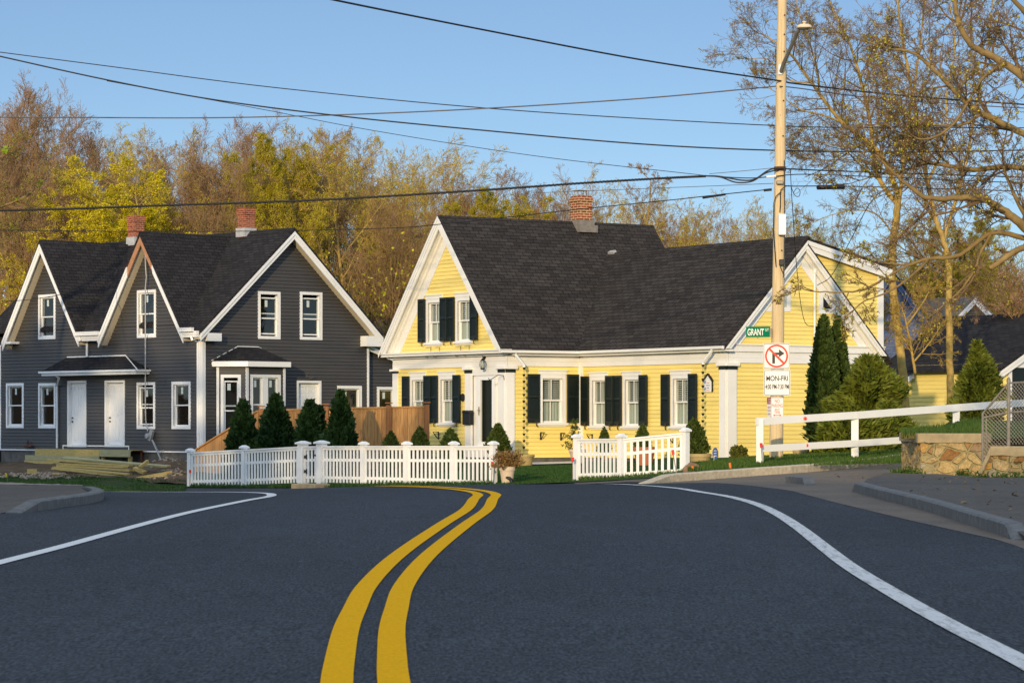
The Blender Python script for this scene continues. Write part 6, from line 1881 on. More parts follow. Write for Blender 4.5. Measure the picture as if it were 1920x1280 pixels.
def grow(rng, TW, CR, p, d, L, r, lvl, S, bare=True):
    """one branch with its own side branches; S holds a dict for every level"""
    s = S[lvl]; n = s['segs']; pts = [p.copy()]; rad = [r]; dd = d.copy()
    for i in range(n):
        dd = (dd + rvec(rng) * s['wig'] + Z * s.get('up', 0)).normalized()
        pts.append(pts[-1] + dd * (L / n)); rad.append(max(r * (1 - (i + 1) / n * s.get('taper', .72)), S[-1].get('rmin', .004)))
    mb = TW if lvl <= S[0].get('trunk_lv', 1) else CR
    mb.tube(pts, rad, s['sides'], 0, cap=False)
    if lvl + 1 < len(S):
        c = S[lvl + 1]; k = s['n']; k = rng.randint(max(1, int(k * .8)), int(k * 1.2 + .5))
        for j in range(k):
            t = s.get('t0', .3) + (1 - s.get('t0', .3)) * (j + rng.random()) / k
            x = t * n; i = min(int(x), n - 1); q = pts[i].lerp(pts[i + 1], x - i); par = (pts[i + 1] - pts[i]).normalized()
            perp = par.cross(rvec(rng))
            if perp.length < .1: continue
            perp.normalize(); a = s['ang'] * rng.uniform(.7, 1.3)
            nd = (par * math.cos(a) + perp * math.sin(a)).normalized()
            rr = max(rad[i] * s.get('rr', .55), .004)
            grow(rng, TW, CR, q, nd, L * s['lr'] * rng.uniform(.65, 1.2) * (1.15 - .5 * t), rr, lvl + 1, S)
    else:
        nl = s.get('leaves', 0)
        for j in range(nl):
            if rng.random() > s.get('lprob', 1): continue
            t = rng.uniform(.25, 1.0); x = t * n; i = min(int(x), n - 1)
            leaf(CR, pts[i].lerp(pts[i + 1], x - i) + rvec(rng) * s.get('lspread', .03), s['lsize'] * rng.uniform(.6, 1.3), rng)


def tree_proto(seed, H, kind):
    """unit tree of height about H at the origin -> (trunk MB, crown MB)"""
    rng = random.Random(seed); TW, CR = MB(), MB()
    K = dict(
        bare=dict(n=(16, 8, 8, 6), ang=(.62, .62, .7, .7), lr=(.48, .50, .50, .55), up=(.03, .14, .10, .06), lv=2, ls=.05, lp=.4, trunk=.34),
        bud=dict(n=(12, 8, 7, 5), ang=(.60, .65, .7, .75), lr=(.50, .50, .50, .55), up=(.03, .09, .05, .03), lv=3, ls=.065, lp=.7, trunk=.25),
        rust=dict(n=(13, 8, 7, 6), ang=(.5, .55, .65, .7), lr=(.48, .5, .5, .5), up=(.03, .14, .08, .05), lv=4, ls=.06, lp=.7, trunk=.25),
        green=dict(n=(15, 9, 8, 6), ang=(.72, .7, .75, .8), lr=(.46, .48, .48, .55), up=(.02, .06, .03, .02), lv=17, ls=.066, lp=.9, trunk=.16),
        airy=dict(n=(9, 6, 5, 4), ang=(.6, .6, .7, .75), lr=(.5, .52, .5, .55), up=(.03, .12, .06, .03), lv=5, ls=.065, lp=.6, trunk=.30),
        vine=dict(n=(18, 6, 5, 5), ang=(.8, .8, .8, .8), lr=(.15, .5, .5, .5), up=(.02, .05, .02, .0), lv=2, ls=.06, lp=.6, trunk=.15),
    )[kind]
    S = [dict(segs=9, wig=.10, up=.06, sides=8, n=K['n'][0], ang=K['ang'][0], lr=K['lr'][0], t0=K['trunk'], taper=.86, rr=.5, trunk_lv=1),
         dict(segs=6, wig=.16, up=K['up'][1], sides=5, n=K['n'][1], ang=K['ang'][1], lr=K['lr'][1], t0=.22, taper=.75, rr=.52),
         dict(segs=4, wig=.13, up=K['up'][2], sides=3, n=K['n'][2], ang=K['ang'][2], lr=K['lr'][2], t0=.2, taper=.7, rr=.55),
         dict(segs=3, wig=.15, up=K['up'][3], sides=3, n=K['n'][3], ang=K['ang'][3], lr=K['lr'][3], t0=.15, taper=.6, rr=.6),
         dict(segs=2, wig=.22, up=.03, sides=3, leaves=K['lv'], lsize=K['ls'], lprob=K['lp'], lspread=.09 if kind == 'green' else .06, taper=.5, rmin=.0075)]
    grow(rng, TW, CR, Vector((0, 0, -.3)), Vector((rng.uniform(-.06, .06), rng.uniform(-.06, .06), 1)).normalized(), H * .93, H * .0145, 0, S)
    return TW, CR


PROTO = {}
def proto(key, seed, kind, wood_, leaf_, H=12.0):
    TW, CR = tree_proto(seed, H, kind)
    tr = TW.build('trunk', wood_[0], origin=(0, 0, 0), uv=False, smooth=True); cr = CR.build('crown', [wood_[1], leaf_], origin=(0, 0, 0), uv=False)
    zs = [v[2] for v in CR.v]
    PROTO[key] = (tr, cr, max(zs)); return tr, cr
BK = (M['bark'], M['twig']); BP = (M['barkpale'], M['twigolive']); BU = (M['bark'], M['twigpurple'])
proto('bareA', 1, 'bare', BU, M['budbrown']); proto('bareB', 2, 'bare', BK, M['budbrown']); proto('bareC', 7, 'bare', BU, M['budbrown'])
proto('budA', 3, 'bud', BP, M['bud']); proto('budB', 4, 'airy', BP, M['leafolive']); proto('rustA', 5, 'rust', BK, M['budbrown'])
proto('greenA', 6, 'green', BP, M['leafyellow']); proto('greenB', 8, 'green', BP, M['leafolive']); proto('vineA', 9, 'vine', BK, M['budbrown'])
USED = set()


def plant_tree(key, x, y, H, label, group=None, rz=0.0, wide=1.0, name='tree', zb=None, lean=0.0):
    tr, cr, h = PROTO[key]; s = H / h
    zb = gz(x, y) if zb is None else zb
    r = thing(name, (x, y, zb), label, 'tree', group)
    r.rotation_euler = (lean, 0, rz); r.scale = (s * wide, s * wide, s)
    for o in (tr, cr):
        c = o.copy() if key in USED else o
        if key in USED: COL.objects.link(c)
        c.parent = r; c.location = (0, 0, 0)
    USED.add(key)
    return r
rng = random.Random(77)
# front of the hillside wood: (px centre, py of the top, depth, kind, widening, label)
WOOD = [
 (40, 330, 107, 'rustA', 1.1, 'low rust-brown budding tree at the far left behind the grey house'),
 (350, 330, 108, 'bareB', 1.1, 'dark-limbed bare tree right of the yellow-green tree, above the middle gable'),
 (18, 140, 112, 'bareA', 1.0, 'tall bare brown tree at the left edge of the wood'),
 (62, 128, 116, 'bareB', .9, 'tallest bare tree near the left edge, thin upright top twigs'),
 (112, 152, 114, 'bareC', 1.0, 'tall bare purplish-brown tree above the left grey gable'),
 (178, 228, 118, 'bareA', 1.1, 'bare brown tree rising behind the big yellow-green tree, left of its centre'),
 (262, 238, 120, 'bareB', 1.1, 'bare tree rising behind the right shoulder of the big yellow-green tree'),
 (318, 240, 114, 'budA', .9, 'slim olive-budded tree right of the big yellow-green tree'),
 (378, 214, 116, 'bareC', 1.0, 'bare tree with forked top between the two grey house chimneys'),
 (440, 206, 118, 'bareA', 1.0, 'bare brown tree directly above the right grey house chimney'),
 (505, 200, 120, 'bareB', 1.0, 'bare tree poking above the olive round-crowned tree'),
 (545, 248, 110, 'greenB', .85, 'olive-yellow leafy tree above the grey house right gable'),
 (420, 290, 109, 'rustA', .95, 'rust-brown dense tree just left of the right grey house chimney'),
 (600, 232, 115, 'rustA', 1.0, 'rust-brown upright tree right of the olive-yellow tree'),
 (650, 232, 112, 'budA', 1.0, 'tall pale-trunked budding tree in the gap left of the yellow house'),
 (722, 226, 114, 'budA', 1.15, 'broad budding tree above the left slope of the yellow gable'),
 (790, 258, 113, 'budA', 1.0, 'budding tree just left of the yellow gable peak'),
 (700, 330, 107, 'bareB', 1.2, 'dark-limbed tree low in the gap between the houses'),
 (855, 290, 116, 'bareC', 1.0, 'bare tree just right of the yellow gable peak'),
 (915, 312, 114, 'rustA', 1.1, 'low rust-brown tree behind the yellow house ridge'),
 (962, 350, 109, 'greenB', 1.1, 'rounded olive-green tree behind the yellow house ridge'),
 (1010, 318, 116, 'bareA', 1.1, 'bare brown tree between the olive tree and the yellow house chimney'),
 (1062, 305, 118, 'bareB', 1.0, 'bare tree directly behind the yellow house chimney'),
 (1128, 292, 115, 'budB', 1.25, 'open pale-limbed tree right of the yellow house chimney'),
 (1166, 300, 113, 'vineA', 1.0, 'dark vine-covered trunk right of the yellow house chimney'),
 (1215, 340, 114, 'rustA', 1.0, 'rust-tinted tree above the right end of the tall roof'),
 (1255, 348, 110, 'budA', 1.05, 'yellow-green budding tree above the low wing roof, left part'),
 (1318, 358, 112, 'budB', 1.15, 'light airy green tree above the middle of the wing roof'),
 (1368, 365, 109, 'budA', 1.0, 'budding tree left of the utility pole over the wing roof'),
 (1425, 368, 112, 'budB', 1.1, 'airy tree just left of the utility pole'),
 (1520, 388, 110, 'budA', 1.0, 'yellow-green budding tree just right of the utility pole'),
 (1585, 408, 112, 'budA', 1.0, 'budding tree behind the peak of the shed dormer'),
 (1735, 430, 118, 'budB', 1.1, 'airy budding tree behind the blue house'),
 (1800, 400, 118, 'greenB', 1.1, 'budding tree above the garage roof'),
 (1875, 420, 115, 'budA', 1.1, 'budding tree behind the pink blossom'),
]
for px, py, d, key, wd, lab in WOOD:
    x = X(px, d); zb = gz(x, d); H = (HY - py) * d / F - zb
    plant_tree(key, x, d, H, lab, 'trees along the front of the wood', rng.uniform(0, 6.28), wd * rng.uniform(.95, 1.05))
# the big yellow-green tree behind the grey house: three stems side by side make its broad crown
for px, py, d, wd, lab in ((215, 280, 108, 1.45, 'big yellow-green flowering tree behind the two small grey gables'), (135, 325, 107, 1.2, 'yellow-green flowering tree behind the left grey gable'), (285, 360, 107.5, 1.1, 'yellow-green flowering tree reaching to the right of the left chimney')):
    x = X(px, d); zb = gz(x, d); plant_tree('greenA', x, d, (HY - py) * d / F - zb, lab, 'yellow-green flowering trees', rng.uniform(0, 6), wd)
# back row
for i in range(56):
    px = -40 + i * 36 + rng.uniform(-14, 14); d = rng.uniform(124, 142)
    sky = np.interp(px, [0, 100, 200, 400, 520, 720, 850, 1050, 1250, 1450, 1600, 1920], [150, 165, 255, 225, 212, 245, 305, 325, 358, 385, 430, 440])
    x = X(px, d); zb = gz(x, d); H = (HY - sky - rng.uniform(5, 35)) * d / F - zb
    plant_tree(rng.choice(['bareA', 'bareB', 'bareC', 'rustA', 'budA', 'bareB']), x, d, H, 'brown tree standing in the crowded back row of the wood', 'trees in the back row of the wood', rng.uniform(0, 6.28), rng.uniform(.9, 1.2))
# undergrowth: brush at the foot of the wood, nobody could count it
def brush_mesh(seed):
    rg = random.Random(seed); CR = MB()
    S = [dict(segs=4, wig=.15, up=.05, sides=4, n=8, ang=.5, lr=.5, t0=.2, taper=.7, rr=.5, trunk_lv=-1), dict(segs=3, wig=.2, up=.06, sides=3, n=5, ang=.6, lr=.5, t0=.2, taper=.6, rr=.6), dict(segs=2, wig=.2, up=.02, sides=3, leaves=3, lsize=.10, lprob=.6, lspread=.05, taper=.5, rmin=.007)]
    for k in range(9):
        a = rg.uniform(0, 6.28); grow(rg, CR, CR, Vector((rg.uniform(-.8, .8), rg.uniform(-.5, .5), -.2)), Vector((math.cos(a) * .35, math.sin(a) * .35, 1)).normalized(), rg.uniform(3.2, 5.2), .03, 0, S)
    return np.array(CR.v), CR.f, CR.m
BR = [brush_mesh(s) for s in (31, 32, 33)]
mv, mf, mm = [], [], []; off = 0
for i in range(170):
    V_, f_, m_ = BR[i % 3]; px = rng.uniform(-60, 1960); d = rng.uniform(103, 124); x = X(px, d)
    if px > 1620 and d < 117: d = 117 + rng.uniform(0, 7); x = X(px, d)
    if 0 < px < 330 and d < 106: d += 6; x = X(px, d)
    s = rng.uniform(.75, 1.25); a = rng.uniform(0, 6.28); c, sn = math.cos(a), math.sin(a)
    W = np.stack([(V_[:, 0] * c - V_[:, 1] * sn) * s + x, (V_[:, 0] * sn + V_[:, 1] * c) * s + d, V_[:, 2] * s + gz(x, d)], 1)
    mv.append(W); mf += [tuple(k + off for k in q) for q in f_]; mm += m_; off += len(V_)
mb = MB(); mb.v = np.concatenate(mv).tolist(); mb.f = mf; mb.m = mm
tag(mb.build('undergrowth', [M['twig'], M['bud']], uv=False), 'tangled budding brush at the foot of the wood', 'undergrowth', None, 'stuff')

# ------------------------------------------------------------------ the two bare trees on the right, limbs drawn one by one
def spline(P, k=6):
    Q = [P[0] * 2 - P[1]] + P + [P[-1] * 2 - P[-2]]; S = []
    for i in range(1, len(Q) - 2):
        for j in range(k):
            t = j / k; a, b, c, d = Q[i - 1], Q[i], Q[i + 1], Q[i + 2]
            S.append(.5 * ((2 * b) + (c - a) * t + (2 * a - 5 * b + 4 * c - d) * t * t + (3 * b - a - 3 * c + d) * t ** 3))
    S.append(P[-1]); return S


def limb_tree(name, label, limbs, barkm, twigm, leafm, seed, base, spec=None):
    """limbs: (points (px,py,d), r0, r1, twig density per metre, twig length)"""
    rg = random.Random(seed); r = thing(name, base, label, 'tree'); TW, CR = MB(), MB()
    for pts, r0, r1, dens, tl in limbs:
        S = spline([at(*p) for p in pts]); n = len(S)
        S = [p + rvec(rg) * r0 * .15 if 0 < i < n - 1 else p for i, p in enumerate(S)]
        rad = [r0 + (r1 - r0) * i / (n - 1) for i in range(n)]
        TW.tube(S, rad, 9 if r0 > .06 else 6, 0, cap=True)
        L = sum((b - a).length for a, b in zip(S, S[1:])); k = int(L * dens * 1.9)
        sp = [dict(segs=5, wig=.20, up=.04, sides=4, n=6, ang=.7, lr=.5, t0=.15, taper=.72, rr=.6, trunk_lv=-1),
              dict(segs=4, wig=.24, up=.03, sides=3, n=6, ang=.75, lr=.5, t0=.15, taper=.65, rr=.62),
              dict(segs=3, wig=.26, up=.02, sides=3, n=5, ang=.8, lr=.5, t0=.15, taper=.55, rr=.7),
              dict(segs=2, wig=.25, up=.03, sides=3, leaves=2, lsize=.037, lprob=.20, lspread=.03, taper=.4, rmin=.0042)]
        for j in range(k):
            t = .12 + .88 * (j + rg.random()) / max(k, 1); x = min(t, .999) * (n - 1); i = int(x)
            q = S[i].lerp(S[i + 1], x - i); par = (S[i + 1] - S[i]).normalized(); perp = par.cross(rvec(rg))
            if perp.length < .1: continue
            perp.normalize(); a = rg.uniform(.5, 1.15); nd = (par * math.cos(a) + perp * math.sin(a)).normalized()
            grow(rg, TW, CR, q, nd, tl * rg.uniform(.5, 1.25) * (1.1 - .4 * t), max(.010, min(rad[i] * .45, .04)), 0, sp)
    TW.build('trunk', barkm, r, uv=False, smooth=True); CR.build('crown', [twigm, leafm], r, uv=False)
    return r
D1 = 90
A1 = [
 ([(1700, 780, D1), (1686, 640, D1), (1672, 520, D1), (1676, 440, D1), (1682, 400, D1), (1684, 361, D1)], .235, .17, .0, 1),
 ([(1684, 365, D1), (1665, 315, D1), (1635, 272, D1), (1579, 230, D1 - .5), (1537, 177, D1 - 1), (1497, 121, D1 - 1.5), (1478, 98, D1 - 2), (1440, 70, D1 - 2), (1415, 60, D1 - 2)], .15, .018, 2.0, 2.2),
 ([(1680, 380, D1), (1651, 341, D1 + .5), (1640, 300, D1 + .8), (1628, 210, D1 + 1), (1615, 157, D1 + 1), (1602, 108, D1 + 1), (1589, 72, D1 + 1.2), (1566, 26, D1 + 1.5), (1540, -30, D1 + 2)], .14, .03, 1.8, 2.0),
 ([(1681, 420, D1), (1690, 340, D1 - .5), (1700, 250, D1 - .8), (1716, 150, D1 - 1), (1728, 60, D1 - 1), (1735, -20, D1 - 1)], .12, .03, 1.7, 1.9),
 ([(1579, 230, D1 - .5), (1540, 215, D1 - 1), (1500, 205, D1 - 1.2), (1450, 170, D1 - 1.5), (1425, 160, D1 - 1.5)], .06, .012, 2.0, 1.5),
 ([(1520, 155, D1 - 1), (1480, 150, D1 - 1), (1440, 112, D1 - 1), (1400, 110, D1 - 1), (1385, 95, D1 - 1)], .05, .010, 2.0, 1.2),
 ([(1537, 177, D1 - 1), (1530, 120, D1 - .5), (1510, 60, D1), (1495, 10, D1), (1490, -30, D1)], .06, .015, 2.0, 1.5),
 ([(1635, 272, D1), (1580, 275, D1 - 1), (1520, 262, D1 - 1.4), (1485, 270, D1 - 1.8)], .05, .010, 2.2, 1.3),
 ([(1665, 320, D1), (1600, 300, D1 - 1), (1540, 300, D1 - 1.6), (1480, 290, D1 - 2)], .05, .009, 2.2, 1.3),
 ([(1676, 440, D1), (1640, 400, D1 - .8), (1590, 395, D1 - 1.4), (1540, 410, D1 - 2), (1500, 425, D1 - 2.4)], .05, .008, 2.2, 1.2),
]
A1 = [(p, r0 * .60, max(r1 * .65, .006), dn * 1.1, tl) for p, r0, r1, dn, tl in A1]
limb_tree('bare_tree', 'tall half-bare tree with upright trunk just right of the yellow house dormer', A1, M['barkpale'], M['limbtwig'], M['bud'], 21, gp(1700, D1))
A3 = [
 ([(1782, 760, 88), (1780, 640, 88), (1779, 563, 88), (1779, 502, 88), (1769, 451, 88), (1750, 396, 88), (1738, 330, 88), (1722, 240, 88), (1706, 150, 88), (1690, 60, 88), (1680, -20, 88)], .19, .05, 1.4, 2.2),
 ([(1769, 451, 88), (1790, 380, 88.5), (1812, 300, 89), (1830, 200, 89), (1850, 100, 89), (1862, -10, 89)], .11, .03, 1.6, 2.0),
 ([(1740, 340, 88), (1770, 270, 87.5), (1775, 180, 87), (1790, 90, 87), (1780, 0, 87)], .08, .02, 1.7, 1.8),
 ([(1722, 240, 88), (1680, 190, 88), (1650, 120, 88), (1640, 40, 88)], .06, .015, 1.8, 1.6),
]
A3 = [(p, r0 * .62, max(r1 * .65, .006), dn * 1.1, tl) for p, r0, r1, dn, tl in A3]
limb_tree('bare_tree', 'second half-bare tree rising behind the dark-roofed house, left of garage', A3, M['barkpale'], M['limbtwig'], M['bud'], 22, gp(1782, 88))
D2 = 49
A2 = [
 ([(2040, 830, D2), (2035, 700, D2), (2030, 560, D2), (2020, 470, D2), (2010, 380, D2), (2000, 260, D2), (1990, 120, D2), (1990, -60, D2)], .34, .20, .0, 1),
 ([(2005, 240, D2), (1920, 146, D2), (1865, 108, D2 + .3), (1825, 88, D2 + .5), (1799, 49, D2 + .6), (1789, 0, D2 + .7), (1780, -60, D2 + .8)], .115, .05, 1.6, 1.7),
 ([(2008, 320, D2), (1920, 252, D2 - .3), (1842, 213, D2 - .4), (1796, 177, D2 - .4), (1750, 130, D2 - .3), (1710, 98, D2 - .3), (1668, 92, D2 - .2), (1625, 78, D2)], .10, .015, 1.9, 1.6),
 ([(2010, 360, D2), (1920, 315, D2 + .2), (1825, 318, D2 + .4), (1763, 308, D2 + .5), (1727, 308, D2 + .6), (1687, 322, D2 + .6), (1640, 330, D2 + .6), (1590, 345, D2 + .6)], .085, .010, 2.0, 1.4),
 ([(2020, 470, D2), (1940, 440, D2), (1905, 412, D2 - .2), (1865, 384, D2 - .3), (1825, 370, D2 - .4), (1746, 372, D2 - .5), (1700, 347, D2 - .5), (1668, 315, D2 - .5), (1640, 290, D2 - .5)], .14, .018, 1.8, 1.5),
 ([(2022, 480, D2), (1960, 452, D2 + .2), (1920, 446, D2 + .3), (1864, 436, D2 + .3), (1824, 461, D2 + .3), (1793, 480, D2 + .3), (1742, 486, D2 + .2), (1702, 498, D2 + .2), (1661, 520, D2), (1620, 543, D2), (1575, 548, D2), (1520, 545, D2), (1490, 535, D2)], .085, .008, .9, .8),
 ([(2025, 510, D2), (1960, 470, D2 - .2), (1920, 464, D2 - .3), (1884, 484, D2 - .3), (1856, 504, D2 - .3)], .10, .065, .3, .8),
 ([(1742, 486, D2 + .2), (1715, 512, D2 - .1), (1670, 545, D2 - .2), (1620, 565, D2 - .3), (1590, 590, D2 - .3), (1560, 600, D2 - .3)], .04, .007, 1.0, .8),
 ([(1860, 436, D2 + .3), (1838, 475, D2 + .1), (1828, 505, D2), (1800, 545, D2), (1760, 580, D2), (1735, 600, D2)], .04, .008, 1.3, .9),
 ([(1702, 498, D2 + .2), (1650, 490, D2 + .1), (1628, 470, D2), (1612, 462, D2), (1590, 470, D2)], .03, .007, 1.2, .6),
 ([(1885, 118, D2), (1840, 150, D2 - .5), (1790, 230, D2 - .8), (1740, 260, D2 - 1), (1690, 250, D2 - 1.2), (1650, 225, D2 - 1.2)], .05, .009, 2.2, 1.3),
 ([(1990, 150, D2), (1950, 60, D2 - .5), (1900, 0, D2 - .8), (1870, -40, D2 - 1)], .09, .04, 1.8, 1.6),
 ([(1842, 213, D2 - .4), (1800, 235, D2 - .6), (1730, 230, D2 - .8), (1680, 205, D2 - 1), (1640, 160, D2 - 1)], .04, .008, 2.2, 1.2),
 ([(1940, 440, D2), (1900, 360, D2), (1880, 300, D2), (1890, 230, D2)], .06, .015, 2.0, 1.4),
]
A2 = [(p, r0 * .68, r1 * .68, dn * 1.25, tl * .82) for p, r0, r1, dn, tl in A2]
limb_tree('bare_tree', 'nearest half-bare tree whose mossy limbs reach in from the right edge', A2, M['bark'], M['limbtwig'], M['bud'], 23, gp(2040, D2))
# thin young tree in front of the dark-roofed house
A4 = [([(1716, 700, 80), (1708, 650, 80), (1698, 600, 80), (1690, 575, 80)], .045, .015, 3.0, 1.0), ([(1708, 650, 80), (1670, 610, 80), (1640, 595, 80)], .025, .008, 3.0, .8), ([(1700, 610, 80), (1735, 560, 80), (1745, 530, 80)], .03, .008, 3.0, .9), ([(1712, 680, 80), (1745, 640, 80), (1770, 600, 80)], .03, .008, 3.0, 1.0)]
limb_tree('young_tree', 'thin young budding tree between the bush and the garage', A4, M['barkpale'], M['twigolive'], M['leafolive'], 24, gp(1716, 80))
A5 = [([(1905, 720, 104), (1905, 620, 104), (1900, 570, 104), (1890, 520, 104)], .12, .03, 2.5, 1.6), ([(1903, 600, 104), (1870, 575, 104), (1840, 570, 104)], .06, .015, 3.0, 1.2)]
limb_tree('blossom_tree', 'small tree with pale pink blossom above the garage roof', A5, M['bark'], M['twig'], M['blossom'], 25, gp(1905, 104))
# green-leaved twigs entering at the left edge
A6 = [([(-120, 700, 88), (-110, 560, 88), (-90, 470, 88), (-60, 400, 88)], .14, .09, .0, 1), ([(-60, 410, 88), (-10, 392, 88), (40, 372, 88), (75, 345, 88), (100, 318, 88)], .06, .010, 3.6, 1.0), ([(-90, 470, 88), (-30, 440, 88), (20, 425, 88), (45, 415, 88)], .05, .010, 3.6, .9), ([(-60, 400, 88), (-30, 330, 88), (5, 290, 88), (20, 270, 88)], .05, .01, 3.0, .9)]
t6 = limb_tree('leafy_tree', 'tree with bright green leaf clusters entering at the left edge', A6, M['bark'], M['twig'], M['leafgreen'], 26, gp(-120, 88))
rg = random.Random(9); mb = MB()
for v in list(t6.children[1].data.vertices)[::40]:
    if rg.random() < .6:
        c = Vector(v.co) + Vector(ORG[t6.name])
        for k in range(18): leaf(mb, c + rvec(rg) * rg.uniform(0, .17), .15, rg, 0)
mb.build('foliage', M['leafgreen'], t6, uv=False)

# ------------------------------------------------------------------ clipped and evergreen shrubs
def shrub(name, label, base, prof, H, mat_, n, ls, seed, group=None, lump=.12, lfreq=2.2, stem=True, cat='shrub', tex=1.0, droop=0.0, asp=.6, core=.80):
    """prof(t): radius at height fraction t; a ragged shell of small leaf faces round a dark twiggy core"""
    rg = random.Random(seed); r = thing(name, base, label, cat, group); b = Vector(base); mb = MB()
    R_ = lambda t, a: prof(t) * (1 + lump * 2 * mnoise.noise(Vector((math.cos(a) * lfreq, math.sin(a) * lfreq, t * H * lfreq + seed * 3.1))))
    nz, na = 14, 20; i0 = len(mb.v)
    for i in range(nz + 1):
        t = i / nz
        for j in range(na):
            a = 2 * math.pi * j / na; q = R_(t, a) * core * (1 if t < .93 else .6); mb.v.append((b.x + q * math.cos(a), b.y + q * math.sin(a), b.z + .03 + H * t * .96))
    for i in range(nz):
        for j in range(na): mb.f.append((i0 + i * na + j, i0 + i * na + (j + 1) % na, i0 + (i + 1) * na + (j + 1) % na, i0 + (i + 1) * na + j)); mb.m.append(0)
    mb.f.append(tuple(i0 + nz * na + j for j in range(na))); mb.m.append(0)
    for k in range(n):
        t = rg.random(); t = t if rg.random() < prof(t) / (max(prof(x / 10) for x in range(11)) + 1e-6) + .15 else rg.random() * .8
        a = rg.uniform(0, 6.283); rr = R_(t, a) * rg.uniform(.78, 1.10) * (1 + (.18 * rg.random() if rg.random() < .15 * tex else 0))
        p = Vector((b.x + rr * math.cos(a), b.y + rr * math.sin(a), b.z + H * t + rg.uniform(-.03, .03)))
        d = (Vector((math.cos(a), math.sin(a), .9 - droop)) + rvec(rg) * .75).normalized(); s = d.cross(rvec(rg))
        if s.length < .1: continue
        s.normalize(); L_ = ls * rg.uniform(.6, 1.5); i = len(mb.v); w = L_ * asp * .5
        for q in (p - d * L_ * .4 - s * w * .6, p - d * L_ * .4 + s * w * .6, p + d * L_ * .25 + s * w, p + d * L_ * .7, p + d * L_ * .25 - s * w): mb.v.append((q.x, q.y, q.z))
        mb.f.append((i, i + 1, i + 2, i + 3, i + 4)); mb.m.append(0)
    mb.build('foliage', mat_, r, uv=False)
    if stem:
        s = MB(); s.tube([b + Z * -.15, b + Z * H * .5], [.05, .02], 6); s.build('stem', M['bark'], r)
    return r
cone = lambda r: (lambda t: r * (max(0, 1 - t) ** .62) * (.82 + .35 * min(1, t * 5)) if t < 1 else 0)
column = lambda r: (lambda t: r * min(1, (t * 6 + .55)) * (max(0, 1 - t ** 2.6)) ** .6)
tap = lambda r: (lambda t: r * min(1, t * 5 + .6) * max(0, 1 - t) ** .72)
# four arborvitae in front of the cedar fence
for px, d, pt_, wpx, lab, seed in ((456, 77.3, 753, 56, 'dark pointed arborvitae leftmost before the cedar fence', 1), (517, 77.0, 741, 62, 'broad dark arborvitae second from left before the cedar fence', 2), (582, 76.4, 752, 54, 'dark arborvitae with two ragged tips in front of the small door', 3), (639, 76.0, 735, 50, 'tall dark arborvitae rightmost before the cedar fence', 4)):
    x = X(px, d); zb = gz(x, d); H = (HY - pt_) * d / F - zb
    shrub('arborvitae', lab, (x, d, zb), tap(wpx / 2 * d / F * 1.32), H, M['everdark'], 5200, .17, seed, 'arborvitae before the cedar fence', .30, 1.9, tex=3)
# side leaders giving the ragged tips
for px, d, pt_, wpx, lab, seed in ((536, 77.2, 790, 44, 'low bushy evergreen at the right foot of the broad arborvitae', 14), (600, 76.6, 765, 36, 'side leader of dark evergreen right of the two-tipped arborvitae', 15), (497, 76.8, 800, 40, 'low evergreen between the first two arborvitae', 16)):
    x = X(px, d); zb = gz(x, d); shrub('arborvitae', lab, (x, d, zb), tap(wpx / 2 * d / F * 1.1), (HY - pt_) * d / F - zb, M['everdark'], 2400, .16, seed, 'arborvitae before the cedar fence', .32, 2.0, tex=3)
# dwarf spruces
for px, d, pt_, wpx, lab, seed in ((733, 76.5, 808.5, 37, 'rounded dwarf spruce at the left corner of the yellow house'), (787, 76.5, 800.5, 40, 'rounded dwarf spruce under the left ground-floor window'), (844.5, 76, 804, 43, 'rounded dwarf spruce under the window beside the mailbox')) and [
    (733, 76.5, 808.5, 37, 'rounded dwarf spruce at the left corner of the yellow house', 5), (787, 76.5, 800.5, 40, 'rounded dwarf spruce under the left ground-floor window', 6), (844.5, 76, 804, 43, 'rounded dwarf spruce under the window beside the mailbox', 7)]:
    x = X(px, d); zb = gz(x, d); shrub('dwarf_spruce', lab, (x, d, zb), (lambda r: (lambda t: r * max(0, 1 - t ** 1.8) ** .72))(wpx / 2 * d / F * 1.22), (HY - pt_) * d / F - zb, M['spruce'], 3400, .055, seed, 'dwarf spruces by the yellow house', .10, 3.2)
def pot(name, label, base, r0, r1, h, mat_, rim=.03, cat='plant pot'):
    mb = MB(); b = Vector(base)
    mb.lathe([(r0, 0), (r0 + (r1 - r0) * .8, h * .78), (r1 - .012, h * .79), (r1 + rim * .2, h * .8), (r1 + rim * .3, h), (r1 - .02, h), (r1 - .03, h * .93)], b, 24)
    o = mb.build(name, mat_, uv=False, smooth=False); return tag(o, label, cat, 'plant pots')
def zpot(px, py, d): return at(px, py, d)
# cone spruce in terracotta pot by the door
b = zpot(934, 868, 77.2); pot('plant_pot', 'terracotta pot with the cone spruce right of the front door', b, .15, .21, .30, M['terracotta'])
shrub('dwarf_spruce', 'cone-shaped dwarf spruce in terracotta pot beside the front door', b + Z * .27, cone(.30), (868 - 795.5) * 77.2 / F - .25, M['spruce'], 3800, .055, 8, 'dwarf spruces by the yellow house', .12, 3.2, True)
b = zpot(1296, 878, 69.5); pot('plant_pot', 'tan pot holding the tall cone spruce', zpot(1313, 881, 69), .20, .27, .40, M['tanpot'])
shrub('dwarf_spruce', 'tall cone-shaped dwarf spruce in tan pot at right end of the short picket fence', zpot(1301, 855, 69.4), cone(.335), (855 - 785.5) * 69.4 / F, M['spruce'], 4200, .055, 9, 'dwarf spruces by the yellow house', .08, 3.2, True)
mb = MB(); q = zpot(1316, 857, 69); mb.lathe([(.05, -.25), (.12, 0), (.14, .04)], q, 14); tag(mb.build('planter_bowl', M['rockdark'], uv=False), 'dark bowl resting on the tan pot below the rain chain', 'bowl')
